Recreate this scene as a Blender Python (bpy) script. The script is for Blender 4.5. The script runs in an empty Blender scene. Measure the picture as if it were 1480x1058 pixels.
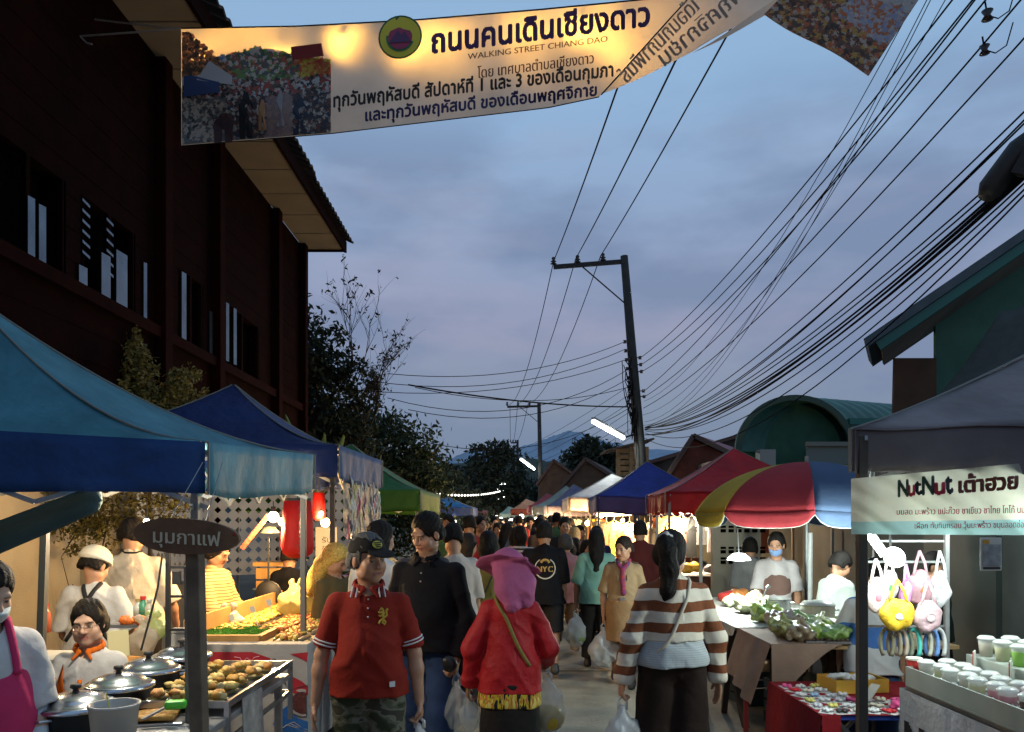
import bpy, bmesh, math, random
import numpy as np
from mathutils import Vector, Matrix, Euler
R = math.radians
scene = bpy.context.scene
C = scene.collection
# ---------------------------------------------------------------- camera
F, HC, HY, CX = 1140.0, 1.65, 750.0, 740.0
cam = bpy.data.cameras.new("camera"); cam_o = bpy.data.objects.new("camera", cam); C.objects.link(cam_o)
cam_o.location = (0, 0, HC); cam_o.rotation_euler = (R(90), 0, 0)
cam.sensor_fit = 'HORIZONTAL'; cam.sensor_width = 36; cam.lens = 36 * F / 1480
cam.shift_y = (HY - 529) / 1480; cam.clip_end = 6000; cam.clip_start = 0.05
scene.camera = cam_o
# ---------------------------------------------------------------- world: dusk sky
world = bpy.data.worlds.new("World"); scene.world = world; world.use_nodes = True
nt = world.node_tree; nt.nodes.clear()
def wn(t, **k):
    n = nt.nodes.new(t)
    for a, b in k.items(): setattr(n, a, b)
    return n
def build_world():
    L = nt.links.new
    out = wn('ShaderNodeOutputWorld'); bg = wn('ShaderNodeBackground')
    tc = wn('ShaderNodeTexCoord'); sep = wn('ShaderNodeSeparateXYZ'); L(tc.outputs['Generated'], sep.inputs[0])
    ramp = wn('ShaderNodeValToRGB'); cr = ramp.color_ramp
    stops = [(0.0, (.105, .155, .215)), (0.05, (.125, .180, .255)), (0.14, (.165, .210, .300)), (0.24, (.215, .240, .355)),
             (0.34, (.205, .275, .420)), (0.48, (.212, .342, .515)), (1.0, (.19, .31, .47))]
    while len(cr.elements) < len(stops): cr.elements.new(0.5)
    for e, (p, c) in zip(cr.elements, stops): e.position = p; e.color = (*c, 1)
    L(sep.outputs['Z'], ramp.inputs[0])
    # cloud bands: noise on the direction, stretched horizontally
    mp = wn('ShaderNodeMapping'); mp.inputs['Scale'].default_value = (1.5, 1.5, 4.2); mp.inputs['Location'].default_value = (3.1, 1.2, .35)
    L(tc.outputs['Generated'], mp.inputs[0])
    nz = wn('ShaderNodeTexNoise'); nz.inputs['Scale'].default_value = 1.7; nz.inputs['Detail'].default_value = 7; nz.inputs['Roughness'].default_value = .52
    L(mp.outputs[0], nz.inputs['Vector'])
    r1 = wn('ShaderNodeValToRGB'); r1.color_ramp.elements[0].position = .47; r1.color_ramp.elements[1].position = .60
    L(nz.outputs['Fac'], r1.inputs[0])
    band = wn('ShaderNodeMapRange', interpolation_type='SMOOTHSTEP'); band.inputs['From Min'].default_value = .52; band.inputs['From Max'].default_value = .38
    L(sep.outputs['Z'], band.inputs[0])
    m0 = wn('ShaderNodeMath', operation='MULTIPLY'); L(r1.outputs[0], m0.inputs[0]); L(band.outputs[0], m0.inputs[1])
    m0b = wn('ShaderNodeMath', operation='MULTIPLY'); L(m0.outputs[0], m0b.inputs[0]); m0b.inputs[1].default_value = .72
    mx = wn('ShaderNodeMix', data_type='RGBA'); L(m0b.outputs[0], mx.inputs[0]); L(ramp.outputs[0], mx.inputs[6]); mx.inputs[7].default_value = (.125, .175, .290, 1)
    # small pale pink wisps
    nz2 = wn('ShaderNodeTexNoise'); nz2.inputs['Scale'].default_value = 3.4; nz2.inputs['Detail'].default_value = 6
    mp2 = wn('ShaderNodeMapping'); mp2.inputs['Scale'].default_value = (1.2, 1.2, 4.0); mp2.inputs['Location'].default_value = (7.3, .2, 1.1)
    L(tc.outputs['Generated'], mp2.inputs[0]); L(mp2.outputs[0], nz2.inputs['Vector'])
    r2 = wn('ShaderNodeValToRGB'); r2.color_ramp.elements[0].position = .52; r2.color_ramp.elements[1].position = .72
    L(nz2.outputs['Fac'], r2.inputs[0])
    m2 = wn('ShaderNodeMath', operation='MULTIPLY'); L(r2.outputs[0], m2.inputs[0]); L(band.outputs[0], m2.inputs[1])
    m3 = wn('ShaderNodeMath', operation='MULTIPLY'); L(m2.outputs[0], m3.inputs[0]); m3.inputs[1].default_value = .30
    mx2 = wn('ShaderNodeMix', data_type='RGBA'); L(m3.outputs[0], mx2.inputs[0]); L(mx.outputs[2], mx2.inputs[6]); mx2.inputs[7].default_value = (.31, .29, .38, 1)
    sky = wn('ShaderNodeTexSky', sky_type='NISHITA'); sky.sun_disc = False; sky.sun_elevation = R(1.0); sky.sun_rotation = R(200)
    ad = wn('ShaderNodeMix', data_type='RGBA', blend_type='ADD'); ad.inputs[0].default_value = .012
    L(mx2.outputs[2], ad.inputs[6]); L(sky.outputs[0], ad.inputs[7])
    L(ad.outputs[2], bg.inputs[0]); bg.inputs[1].default_value = 1.06
    # eastern half of the sky, behind the camera, is already darker
    ymap = wn('ShaderNodeMapRange'); ymap.inputs['From Min'].default_value = -.35; ymap.inputs['From Max'].default_value = .25; ymap.inputs['To Min'].default_value = .95; ymap.inputs['To Max'].default_value = 1.14
    L(sep.outputs['Y'], ymap.inputs[0]); L(ymap.outputs[0], bg.inputs[1])
    L(bg.outputs[0], out.inputs[0])
build_world()
sun = bpy.data.lights.new("sun", 'SUN'); sun.energy = 0.04; sun.angle = R(15); sun.color = (1, .85, .75)
sun_o = bpy.data.objects.new("sun", sun); C.objects.link(sun_o); sun_o.rotation_euler = (R(86), 0, R(-20))
vs = scene.view_settings; vs.view_transform = 'Standard'; vs.look = 'None'; vs.gamma = 1; vs.exposure = 0.2
scene.cycles.max_bounces = 5; scene.cycles.diffuse_bounces = 2; scene.cycles.glossy_bounces = 2
scene.cycles.transparent_max_bounces = 10; scene.cycles.transmission_bounces = 3
scene.cycles.sample_clamp_indirect = 2.0; scene.cycles.use_denoising = True
scene.cycles.caustics_reflective = False; scene.cycles.caustics_refractive = False
random.seed(7); np.random.seed(7)

def P(px, py, Y): return Vector(((px - CX) / F * Y, Y, HC - (py - HY) / F * Y))
def X(px, Y): return (px - CX) / F * Y
def Z(py, Y): return HC - (py - HY) / F * Y
def srgb(r, g, b):
    f = lambda c: ((c / 255 + .055) / 1.055) ** 2.4 if c > 10 else c / 255 / 12.92
    return (f(r), f(g), f(b))
# ---------------------------------------------------------------- materials
_mats = {}
def mat(name, col=(.5, .5, .5), rough=.7, metal=0, noise=0, nscale=8, bump=0, bscale=60, transl=0, emit=None, est=0,
        alpha=1, spec=.5, trans=0, vcol=False, coat=0, sheen=0, dirt=0, double=False):
    if name in _mats: return _mats[name]
    m = bpy.data.materials.new(name); _mats[name] = m; m.use_nodes = True
    t = m.node_tree; n = t.nodes; L = t.links.new; b = n['Principled BSDF']
    b.inputs['Base Color'].default_value = (*col, 1); b.inputs['Roughness'].default_value = rough
    b.inputs['Metallic'].default_value = metal; b.inputs['Specular IOR Level'].default_value = spec
    if sheen: b.inputs['Sheen Weight'].default_value = sheen
    if coat: b.inputs['Coat Weight'].default_value = coat
    if trans: b.inputs['Transmission Weight'].default_value = trans
    tc = n.new('ShaderNodeTexCoord'); src = None
    if vcol:
        a = n.new('ShaderNodeAttribute'); a.attribute_name = 'Col'; src = a.outputs['Color']
    if noise:
        nz = n.new('ShaderNodeTexNoise'); nz.inputs['Scale'].default_value = nscale; nz.inputs['Detail'].default_value = 6
        L(tc.outputs['Object'], nz.inputs['Vector'])
        mr = n.new('ShaderNodeMapRange'); mr.inputs['From Min'].default_value = .3; mr.inputs['From Max'].default_value = .7
        mr.inputs['To Min'].default_value = 1 - noise; mr.inputs['To Max'].default_value = 1 + noise
        L(nz.outputs['Fac'], mr.inputs[0])
        mx = n.new('ShaderNodeMix'); mx.data_type = 'RGBA'; mx.blend_type = 'MULTIPLY'; mx.inputs[0].default_value = 1
        if src: L(src, mx.inputs[6])
        else: mx.inputs[6].default_value = (*col, 1)
        L(mr.outputs[0], mx.inputs[7]); src = mx.outputs[2]
    if src: L(src, b.inputs['Base Color'])
    if bump:
        nb = n.new('ShaderNodeTexNoise'); nb.inputs['Scale'].default_value = bscale; nb.inputs['Detail'].default_value = 4
        L(tc.outputs['Object'], nb.inputs['Vector'])
        bp = n.new('ShaderNodeBump'); bp.inputs['Strength'].default_value = bump; bp.inputs['Distance'].default_value = .02
        L(nb.outputs['Fac'], bp.inputs['Height']); L(bp.outputs[0], b.inputs['Normal'])
    if emit is not None:
        b.inputs['Emission Color'].default_value = (*emit, 1); b.inputs['Emission Strength'].default_value = est
    outn = n['Material Output']; last = b.outputs[0]
    if transl:
        tr = n.new('ShaderNodeBsdfTranslucent'); mxs = n.new('ShaderNodeMixShader'); mxs.inputs[0].default_value = transl
        if src: L(src, tr.inputs[0])
        else: tr.inputs[0].default_value = (*col, 1)
        L(last, mxs.inputs[1]); L(tr.outputs[0], mxs.inputs[2]); last = mxs.outputs[0]
    if alpha < 1:
        tp = n.new('ShaderNodeBsdfTransparent'); ma = n.new('ShaderNodeMixShader'); ma.inputs[0].default_value = alpha
        L(tp.outputs[0], ma.inputs[1]); L(last, ma.inputs[2]); last = ma.outputs[0]
    L(last, outn.inputs[0])
    return m
def cloth(name, col, **k):
    k.setdefault('rough', .85); k.setdefault('spec', .25); k.setdefault('bump', .25); k.setdefault('bscale', 25); k.setdefault('noise', .12)
    return mat(name, col, **k)
# ---------------------------------------------------------------- objects, tags
def prop(o, label=None, cat=None, group=None, kind=None):
    if label: o['label'] = label
    if cat: o['category'] = cat
    if group: o['group'] = group
    if kind: o['kind'] = kind
    return o
def empty(name, loc=(0, 0, 0), rz=0, label=None, cat=None, group=None):
    o = bpy.data.objects.new(name, None); C.objects.link(o); o.location = loc; o.rotation_euler = (0, 0, rz)
    o.empty_display_size = .1
    return prop(o, label, cat, group)
def obj(name, me, parent=None, mats=None, smooth=False, label=None, cat=None, group=None, kind=None):
    me.name = name
    o = bpy.data.objects.new(name, me); C.objects.link(o)
    if mats:
        for m in (mats if isinstance(mats, (list, tuple)) else [mats]): me.materials.append(m)
    if parent:
        o.parent = parent
    if smooth: me.polygons.foreach_set('use_smooth', [True] * len(me.polygons))
    return prop(o, label, cat, group, kind)
def wparent(o, parent):           # parent while keeping world-space mesh data
    o.parent = parent
    o.matrix_parent_inverse = Matrix.LocRotScale(parent.location, parent.rotation_euler, parent.scale).inverted()
    return o
def copy_tree(src, label=None, group=None, loc=None, rz=None, scale=None):
    def cp(o, par):
        c = o.copy(); C.objects.link(c); c.parent = par
        if par: c.matrix_parent_inverse = o.matrix_parent_inverse.copy()
        for ch in list(kids.get(o.name, [])): cp(ch, c)
        return c
    kids = {}
    def walk(o):
        ks = list(o.children); kids[o.name] = ks
        for k in ks: walk(k)
    walk(src)
    c = cp(src, None)
    if loc is not None: c.location = loc
    if rz is not None: c.rotation_euler = (0, 0, rz)
    if scale is not None: c.scale = (scale,) * 3 if not hasattr(scale, '__len__') else scale
    return prop(c, label, None, group)
class MB:
    def __init__(s): s.v = []; s.f = []; s.m = []; s.cols = None
    def add(s, vs, fs, mi=0):
        o = len(s.v); s.v += [tuple(v) for v in vs]; s.f += [tuple(i + o for i in f) for f in fs]; s.m += [mi] * len(fs)
        return s
    def box(s, c, d, rz=0, mi=0, rot=None, taper=1):
        hx, hy, hz = d[0] / 2, d[1] / 2, d[2] / 2
        M = rot if rot is not None else Matrix.Rotation(rz, 3, 'Z')
        vs = []
        for z, k in ((-hz, 1), (hz, taper)):
            for x, y in ((-hx, -hy), (hx, -hy), (hx, hy), (-hx, hy)): vs.append(Vector(c) + M @ Vector((x * k, y * k, z)))
        return s.add(vs, [(3, 2, 1, 0), (4, 5, 6, 7), (0, 1, 5, 4), (1, 2, 6, 5), (2, 3, 7, 6), (3, 0, 4, 7)], mi)
    def b2(s, a, b, mi=0):
        return s.box([(a[i] + b[i]) / 2 for i in range(3)], [abs(b[i] - a[i]) for i in range(3)], mi=mi)
    def tube(s, pts, r, n=8, mi=0, cap=True):
        pts = [Vector(p) for p in pts]; N = len(pts)
        rs = r if hasattr(r, '__len__') else [r] * N
        up = Vector((0, 0, 1)); rings = []; prev = None
        for i, p in enumerate(pts):
            t = (pts[min(i + 1, N - 1)] - pts[max(i - 1, 0)])
            t = t.normalized() if t.length > 1e-9 else Vector((0, 0, 1))
            if prev is None:
                a = t.cross(up) if abs(t.dot(up)) < .98 else t.cross(Vector((1, 0, 0)))
            else: a = prev - t * prev.dot(t)
            a.normalize(); prev = a; b = t.cross(a)
            rings.append([p + (a * math.cos(q) + b * math.sin(q)) * rs[i] for q in [2 * math.pi * j / n for j in range(n)]])
        vs = [v for r_ in rings for v in r_]; fs = []
        for i in range(N - 1):
            for j in range(n): fs.append((i * n + j, i * n + (j + 1) % n, (i + 1) * n + (j + 1) % n, (i + 1) * n + j))
        if cap: fs += [tuple(range(n - 1, -1, -1)), tuple(range((N - 1) * n, N * n))]
        return s.add(vs, fs, mi)
    def bar(s, a, b, w, h=None, mi=0):
        a = Vector(a); b = Vector(b); d = b - a; h = h or w
        q = d.to_track_quat('Z', 'Y').to_matrix()
        return s.box((a + b) / 2, (w, h, d.length), rot=q, mi=mi)
    def lathe(s, prof, c=(0, 0, 0), n=24, mi=0, rot=None, arc=1.0):
        vs = []; fs = []; m = len(prof)
        for j in range(n + (0 if arc == 1 else 1)):
            a = 2 * math.pi * j / n * arc
            for r_, z in prof:
                v = Vector((r_ * math.cos(a), r_ * math.sin(a), z))
                if rot is not None: v = rot @ v
                vs.append(v + Vector(c))
        nn = n if arc == 1 else n + 1
        for j in range(n):
            k = (j + 1) % nn
            for i in range(m - 1): fs.append((j * m + i, k * m + i, k * m + i + 1, j * m + i + 1))
        return s.add(vs, fs, mi)
    def grid(s, fn, nu, nv, mi=0, flip=False):
        vs = [fn(i / nu, j / nv) for i in range(nu + 1) for j in range(nv + 1)]
        fs = []
        for i in range(nu):
            for j in range(nv):
                a = i * (nv + 1) + j; q = (a, a + nv + 1, a + nv + 2, a + 1)
                fs.append(q[::-1] if flip else q)
        return s.add(vs, fs, mi)
    def blob(s, c, r, mi=0, seed=0, n=8, rough=.15, rot=None):
        rr = r if hasattr(r, '__len__') else (r, r, r); rnd = random.Random(seed); vs = []; fs = []
        for i in range(n // 2 + 1):
            th = math.pi * i / (n // 2)
            for j in range(n):
                a = 2 * math.pi * j / n; k = 1 + rnd.uniform(-rough, rough)
                v = Vector((math.sin(th) * math.cos(a) * rr[0], math.sin(th) * math.sin(a) * rr[1], math.cos(th) * rr[2])) * (k if 0 < i < n // 2 else 1)
                if rot is not None: v = rot @ v
                vs.append(v + Vector(c))
        for i in range(n // 2):
            for j in range(n): fs.append((i * n + j, (i + 1) * n + j, (i + 1) * n + (j + 1) % n, i * n + (j + 1) % n))
        return s.add(vs, fs, mi)
    def mesh(s, name='m'):
        me = bpy.data.meshes.new(name); me.from_pydata(s.v, [], s.f)
        if any(s.m): me.polygons.foreach_set('material_index', s.m)
        me.update(); return me
    def build(s, name, mats, parent=None, smooth=False, bevel=0, solid=0, subsurf=0, world=False, **k):
        o = obj(name, s.mesh(name), None if world else parent, mats, smooth, **k)
        if world and parent: wparent(o, parent)
        if solid:
            md = o.modifiers.new('s', 'SOLIDIFY'); md.thickness = solid; md.offset = 0
        if bevel:
            md = o.modifiers.new('b', 'BEVEL'); md.width = bevel; md.segments = 2; md.limit_method = 'ANGLE'; md.angle_limit = R(40)
        if subsurf:
            md = o.modifiers.new('ss', 'SUBSURF'); md.levels = subsurf; md.render_levels = subsurf
        return o
def sagline(a, b, sag, n=16):
    a = Vector(a); b = Vector(b)
    return [a.lerp(b, t) - Vector((0, 0, sag * 4 * t * (1 - t))) for t in [i / n for i in range(n + 1)]]
# ---------------------------------------------------------------- writing: outlines -> raster runs -> thin quads
_tx = {}
def text_runs(s, bold=0.0, rows=34, slant=0.0, wob=0.0):
    """returns list of runs (x0, x1, y0, y1) in em units, plus width"""
    key = (s, bold, rows, slant)
    if key in _tx: return _tx[key]
    cu = bpy.data.curves.new('tmp', 'FONT'); cu.body = s; cu.size = 1; cu.resolution_u = 3
    cu.dimensions = '2D'; cu.fill_mode = 'NONE'
    o = bpy.data.objects.new('tmp', cu); C.objects.link(o)
    dg = bpy.context.evaluated_depsgraph_get(); me = bpy.data.meshes.new_from_object(o.evaluated_get(dg))
    V = np.array([v.co[:2] for v in me.vertices]).reshape(-1, 2); E = np.array([e.vertices[:] for e in me.edges]).reshape(-1, 2)
    # orient edges along each contour
    adj = {}
    for a, b in E: adj.setdefault(a, []).append(b); adj.setdefault(b, []).append(a)
    seen = set(); segs = []
    for st in sorted(adj):
        if st in seen: continue
        loop = [st]; seen.add(st); cur = st
        # follow increasing index first to keep contour direction
        while True:
            nx = [k for k in adj[cur] if k not in seen]
            if not nx: break
            k = cur + 1 if (cur + 1) in nx else nx[0]
            loop.append(k); seen.add(k); cur = k
        for i in range(len(loop)): segs.append((V[loop[i]], V[loop[(i + 1) % len(loop)]]))
    bpy.data.objects.remove(o); bpy.data.curves.remove(cu); bpy.data.meshes.remove(me)
    A = np.array([q[0] for q in segs]); B = np.array([q[1] for q in segs])
    y0, y1 = V[:, 1].min(), V[:, 1].max(); x0, x1 = V[:, 0].min(), V[:, 0].max()
    st = 1.0 / rows; nx = int((x1 - x0 + .2) / (st * .5)) + 4; ny = int((y1 - y0 + .2) / st) + 2
    gx = x0 - .1 + np.arange(nx) * st * .5; gy = y0 - .1 + (np.arange(ny) + .37) * st
    M = np.zeros((ny, nx), bool)
    for j, y in enumerate(gy):
        up = (A[:, 1] <= y) & (B[:, 1] > y); dn = (B[:, 1] <= y) & (A[:, 1] > y)
        w = np.zeros(nx, int)
        for msk, sg in ((up, 1), (dn, -1)):
            for a, b in zip(A[msk], B[msk]):
                xx = a[0] + (y - a[1]) / (b[1] - a[1]) * (b[0] - a[0]); w += sg * (gx > xx)
        M[j] = w != 0
    nb = int(round(bold / st))
    if bold > 0:
        M2 = M.copy(); rb = bold / st
        for dy in range(-int(rb + 1), int(rb + 1) + 1):
            for dx in range(-int(2 * rb + 1), int(2 * rb + 1) + 1):
                if dy * dy + dx * dx * .25 <= rb * rb + .1: M2 |= np.roll(np.roll(M, dy, 0), dx, 1)
        M = M2
    runs = []
    for j in range(ny):
        row = np.concatenate([[0], M[j].astype(int), [0]]); d = np.diff(row)
        for a, b in zip(np.nonzero(d == 1)[0], np.nonzero(d == -1)[0]):
            sh = slant * gy[j]
            runs.append((gx[a] + sh, gx[b - 1] + st * .5 + sh, gy[j] - st / 2, gy[j] + st / 2))
    _tx[key] = (runs, x0, x1)
    return _tx[key]
def text_obj(name, s, fn, width, material, parent, bold=0, rows=34, slant=0, height=None, step=0.25, world=True):
    """fn(u, v) -> world point for u in metres along the text from its left edge and v up from its baseline"""
    runs, x0, x1 = text_runs(s, bold, rows, slant); k = width / (x1 - x0); kv = k if height is None else height
    mb = MB()
    for a, b, c, d in runs:
        n = max(1, int(math.ceil((b - a) / step)))
        for i in range(n):
            p, q = a + (b - a) * i / n, a + (b - a) * (i + 1) / n
            mb.add([fn((p - x0) * k, c * kv), fn((q - x0) * k, c * kv), fn((q - x0) * k, d * kv), fn((p - x0) * k, d * kv)], [(0, 1, 2, 3)])
    return mb.build(name, material, parent, world=world)
# ---------------------------------------------------------------- smooth solid modeller (continuous bodies, clothes, bags)
from mathutils.bvhtree import BVHTree
class Solid:
    """signed-distance shapes blended smoothly on a grid and turned into ONE closed mesh"""
    def __init__(s, res=.01): s.ops = []; s.res = res
    def cap(s, a, b, ra, rb=None, k=.02, sub=False): s.ops.append(('c', np.array(a, float), np.array(b, float), ra, ra if rb is None else rb, k, sub)); return s
    def ell(s, c, r, rot=None, k=.02, sub=False): s.ops.append(('e', np.array(c, float), np.array(r, float), None if rot is None else np.array(rot), 0, k, sub)); return s
    def chain(s, pts, rs, k=.015):
        for i in range(len(pts) - 1): s.cap(pts[i], pts[i + 1], rs[i], rs[i + 1], k)
        return s
    def plane(s, p, n, k=.005):      # keep the side the normal points away from
        s.ops.append(('p', np.array(p, float), np.array(n, float) / np.linalg.norm(n), 0, 0, k, True)); return s
    def bounds(s):
        lo = np.full(3, 1e9); hi = -lo
        for o in s.ops:
            if o[6]: continue
            if o[0] == 'c': r = max(o[3], o[4]); a = np.minimum(o[1], o[2]) - r; b = np.maximum(o[1], o[2]) + r
            else: r = o[2] if o[3] is None else np.full(3, o[2].max()); a = o[1] - r; b = o[1] + r
            lo = np.minimum(lo, a); hi = np.maximum(hi, b)
        return lo - .03, hi + .03
    def mesh(s, disp=None, offset=0.0):
        h = s.res; lo, hi = s.bounds(); lo = lo - offset; hi = hi + offset
        ax = [np.arange(lo[i], hi[i] + h, h, dtype=np.float32) for i in range(3)]
        f = np.full([len(a) for a in ax], .3, np.float32)
        for o in s.ops:
            k = max(o[5], 1e-4)
            if o[0] == 'p':
                d = ((ax[0][:, None, None] - o[1][0]) * o[2][0] + (ax[1][None, :, None] - o[1][1]) * o[2][1] + (ax[2][None, None, :] - o[1][2]) * o[2][2])
                np.maximum(f, d, out=f); continue
            pad = k + 2.5 * h + .02
            if o[0] == 'c': r = max(o[3], o[4]); a = np.minimum(o[1], o[2]) - r - pad; b = np.maximum(o[1], o[2]) + r + pad
            else: r = o[2] if o[3] is None else np.full(3, o[2].max()); a = o[1] - r - pad; b = o[1] + r + pad
            sl = [];
            for i in range(3):
                i0 = max(0, int((a[i] - lo[i]) / h)); i1 = min(len(ax[i]), int((b[i] - lo[i]) / h) + 2); sl.append(slice(i0, max(i0 + 1, i1)))
            x = ax[0][sl[0]][:, None, None]; y = ax[1][sl[1]][None, :, None]; z = ax[2][sl[2]][None, None, :]
            if 0 in (x.size, y.size, z.size): continue
            if o[0] == 'c':
                A, B = o[1], o[2]; ba = B - A; L2 = max(float(ba @ ba), 1e-9)
                px, py, pz = x - A[0], y - A[1], z - A[2]
                t = np.clip((px * ba[0] + py * ba[1] + pz * ba[2]) / L2, 0, 1)
                d = np.sqrt((px - t * ba[0]) ** 2 + (py - t * ba[1]) ** 2 + (pz - t * ba[2]) ** 2) - (o[3] + t * (o[4] - o[3]))
            else:
                px, py, pz = x - o[1][0], y - o[1][1], z - o[1][2]
                if o[3] is not None:
                    M = o[3].T
                    px, py, pz = (M[0, 0] * px + M[0, 1] * py + M[0, 2] * pz, M[1, 0] * px + M[1, 1] * py + M[1, 2] * pz, M[2, 0] * px + M[2, 1] * py + M[2, 2] * pz)
                rr = o[2]
                k0 = np.sqrt((px / rr[0]) ** 2 + (py / rr[1]) ** 2 + (pz / rr[2]) ** 2)
                k1 = np.sqrt((px / rr[0] ** 2) ** 2 + (py / rr[1] ** 2) ** 2 + (pz / rr[2] ** 2) ** 2)
                d = k0 * (k0 - 1) / np.maximum(k1, 1e-6)
            g = f[tuple(sl)]
            if o[6]:
                d = -d; hh = np.clip(.5 - .5 * (g - d) / k, 0, 1) if False else np.maximum(k - np.abs(g - d), 0) / k
                f[tuple(sl)] = np.maximum(g, d) + hh * hh * k * .25
            else:
                hh = np.maximum(k - np.abs(g - d), 0) / k
                f[tuple(sl)] = np.minimum(g, d) - hh * hh * k * .25
        f -= offset
        if disp is not None:
            msk = np.nonzero(np.abs(f) < .03)
            pts = np.stack([ax[i][msk[i]] for i in range(3)], 1)
            f[msk] += disp(pts).astype(np.float32)
        return surface_nets(f, ax)
def surface_nets(f, ax):
    ins = f < 0
    nx, ny, nz = f.shape
    c = np.zeros((nx - 1, ny - 1, nz - 1), np.uint8)
    for dx in (0, 1):
        for dy in (0, 1):
            for dz in (0, 1): c += ins[dx:nx - 1 + dx, dy:ny - 1 + dy, dz:nz - 1 + dz]
    cells = np.nonzero((c > 0) & (c < 8)); n = len(cells[0])
    idx = np.full(c.shape, -1, np.int32); idx[cells] = np.arange(n)
    ci, cj, ck = cells
    acc = np.zeros((n, 3)); cnt = np.zeros(n)
    X_ = [ax[0], ax[1], ax[2]]
    corners = [(0, 0, 0), (1, 0, 0), (0, 1, 0), (1, 1, 0), (0, 0, 1), (1, 0, 1), (0, 1, 1), (1, 1, 1)]
    edges = [(0, 1), (2, 3), (4, 5), (6, 7), (0, 2), (1, 3), (4, 6), (5, 7), (0, 4), (1, 5), (2, 6), (3, 7)]
    val = [f[ci + a, cj + b, ck + d] for a, b, d in corners]
    for e0, e1 in edges:
        a, b = val[e0], val[e1]; m = (a < 0) != (b < 0)
        if not m.any(): continue
        t = np.zeros(n); t[m] = a[m] / (a[m] - b[m])
        p0 = corners[e0]; p1 = corners[e1]
        for q, cc in enumerate((ci, cj, ck)):
            u = X_[q][cc + p0[q]]; v = X_[q][cc + p1[q]]
            acc[:, q] += np.where(m, u + (v - u) * t, 0)
        cnt += m
    V = acc / np.maximum(cnt, 1)[:, None]
    quads = []
    for axis in range(3):
        if axis == 0: a, b = ins[:-1], ins[1:]
        elif axis == 1: a, b = ins[:, :-1], ins[:, 1:]
        else: a, b = ins[:, :, :-1], ins[:, :, 1:]
        e = np.array(np.nonzero(a != b)); u, v = [(1, 2), (2, 0), (0, 1)][axis]
        ok = (e[u] > 0) & (e[v] > 0) & (e[u] < c.shape[u]) & (e[v] < c.shape[v]); e = e[:, ok]
        flip = a[tuple(e)]
        def at(du, dv):
            q = e.copy(); q[u] -= du; q[v] -= dv; return idx[tuple(q)]
        q = np.stack([at(1, 1), at(0, 1), at(0, 0), at(1, 0)], 1)
        q[~flip] = q[~flip][:, ::-1]
        quads.append(q)
    Q = np.concatenate(quads); Q = Q[(Q >= 0).all(1)]
    return V, Q
def np_mesh(name, V, Q):
    me = bpy.data.meshes.new(name); me.vertices.add(len(V)); me.vertices.foreach_set('co', V.astype(np.float32).ravel())
    me.loops.add(Q.size); me.loops.foreach_set('vertex_index', Q.astype(np.int32).ravel())
    me.polygons.add(len(Q)); me.polygons.foreach_set('loop_start', np.arange(0, Q.size, 4, dtype=np.int32))
    me.update(calc_edges=True); me.validate()
    me.polygons.foreach_set('use_smooth', [True] * len(me.polygons))
    return me
def set_col(me, cols):
    a = me.color_attributes.new('Col', 'FLOAT_COLOR', 'POINT')
    a.data.foreach_set('color', np.concatenate([cols, np.ones((len(cols), 1))], 1).astype(np.float32).ravel())
def folds(amp=.005, fx=9, fz=5, seed=0, drape=0):
    rs = np.random.RandomState(seed); ph = rs.uniform(0, 6.28, 12)
    def d(p):
        x, y, z = p[:, 0], p[:, 1], p[:, 2]
        a = np.sin(fx * 2.2 * x + 3 * np.sin(4.1 * z + ph[0]) + ph[1] + 7 * y) * np.sin(fz * 2.6 * z + 2 * np.sin(6 * x + ph[2]) + ph[3])
        q1 = np.abs(np.sin(9 * x + 15 * z * np.sign(x + .02) + 8 * y + ph[4] + 1.8 * np.sin(7 * z + ph[5]) + 1.2 * np.sin(8 * x)))
        q2 = np.abs(np.sin(17 * z - 9 * x + 11 * y + ph[6] + 2 * np.sin(11 * x + ph[7])))
        q1 = np.sqrt(q1 * q1 + .03); q2 = np.sqrt(q2 * q2 + .03)
        m1 = .5 + .5 * np.sin(6 * z + 5 * x + ph[8]); m2 = .5 + .5 * np.sin(7 * x - 5 * z + ph[9])
        b = (np.power(np.maximum(1.02 - q1, 0), 2) * -1.9 + .4) * m1
        e = (np.power(np.maximum(1.02 - q2, 0), 2) * -1.4 + .3) * m2
        out = amp * (a + b + e)
        if drape: out = out + drape * np.sin(38 * np.arctan2(y, x + 1e-6) / 2 + ph[8]) * .5
        return out
    return d
def nrm(v): v = np.array(v, float); return v / (np.linalg.norm(v) + 1e-9)
def rotm(yaw=0, pitch=0, roll=0): return np.array(Euler((R(pitch), R(roll), R(yaw)), 'XYZ').to_matrix())
SKIN = {'tan': (.42, .22, .13), 'brown': (.30, .15, .085), 'light': (.58, .36, .25), 'dark': (.22, .11, .06)}
def skin_mat(n):
    return mat('skin_' + n, SKIN[n], rough=.5, vcol=True, noise=.10, nscale=30, bump=.05, bscale=120, spec=.4)
MAT = {}
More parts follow.
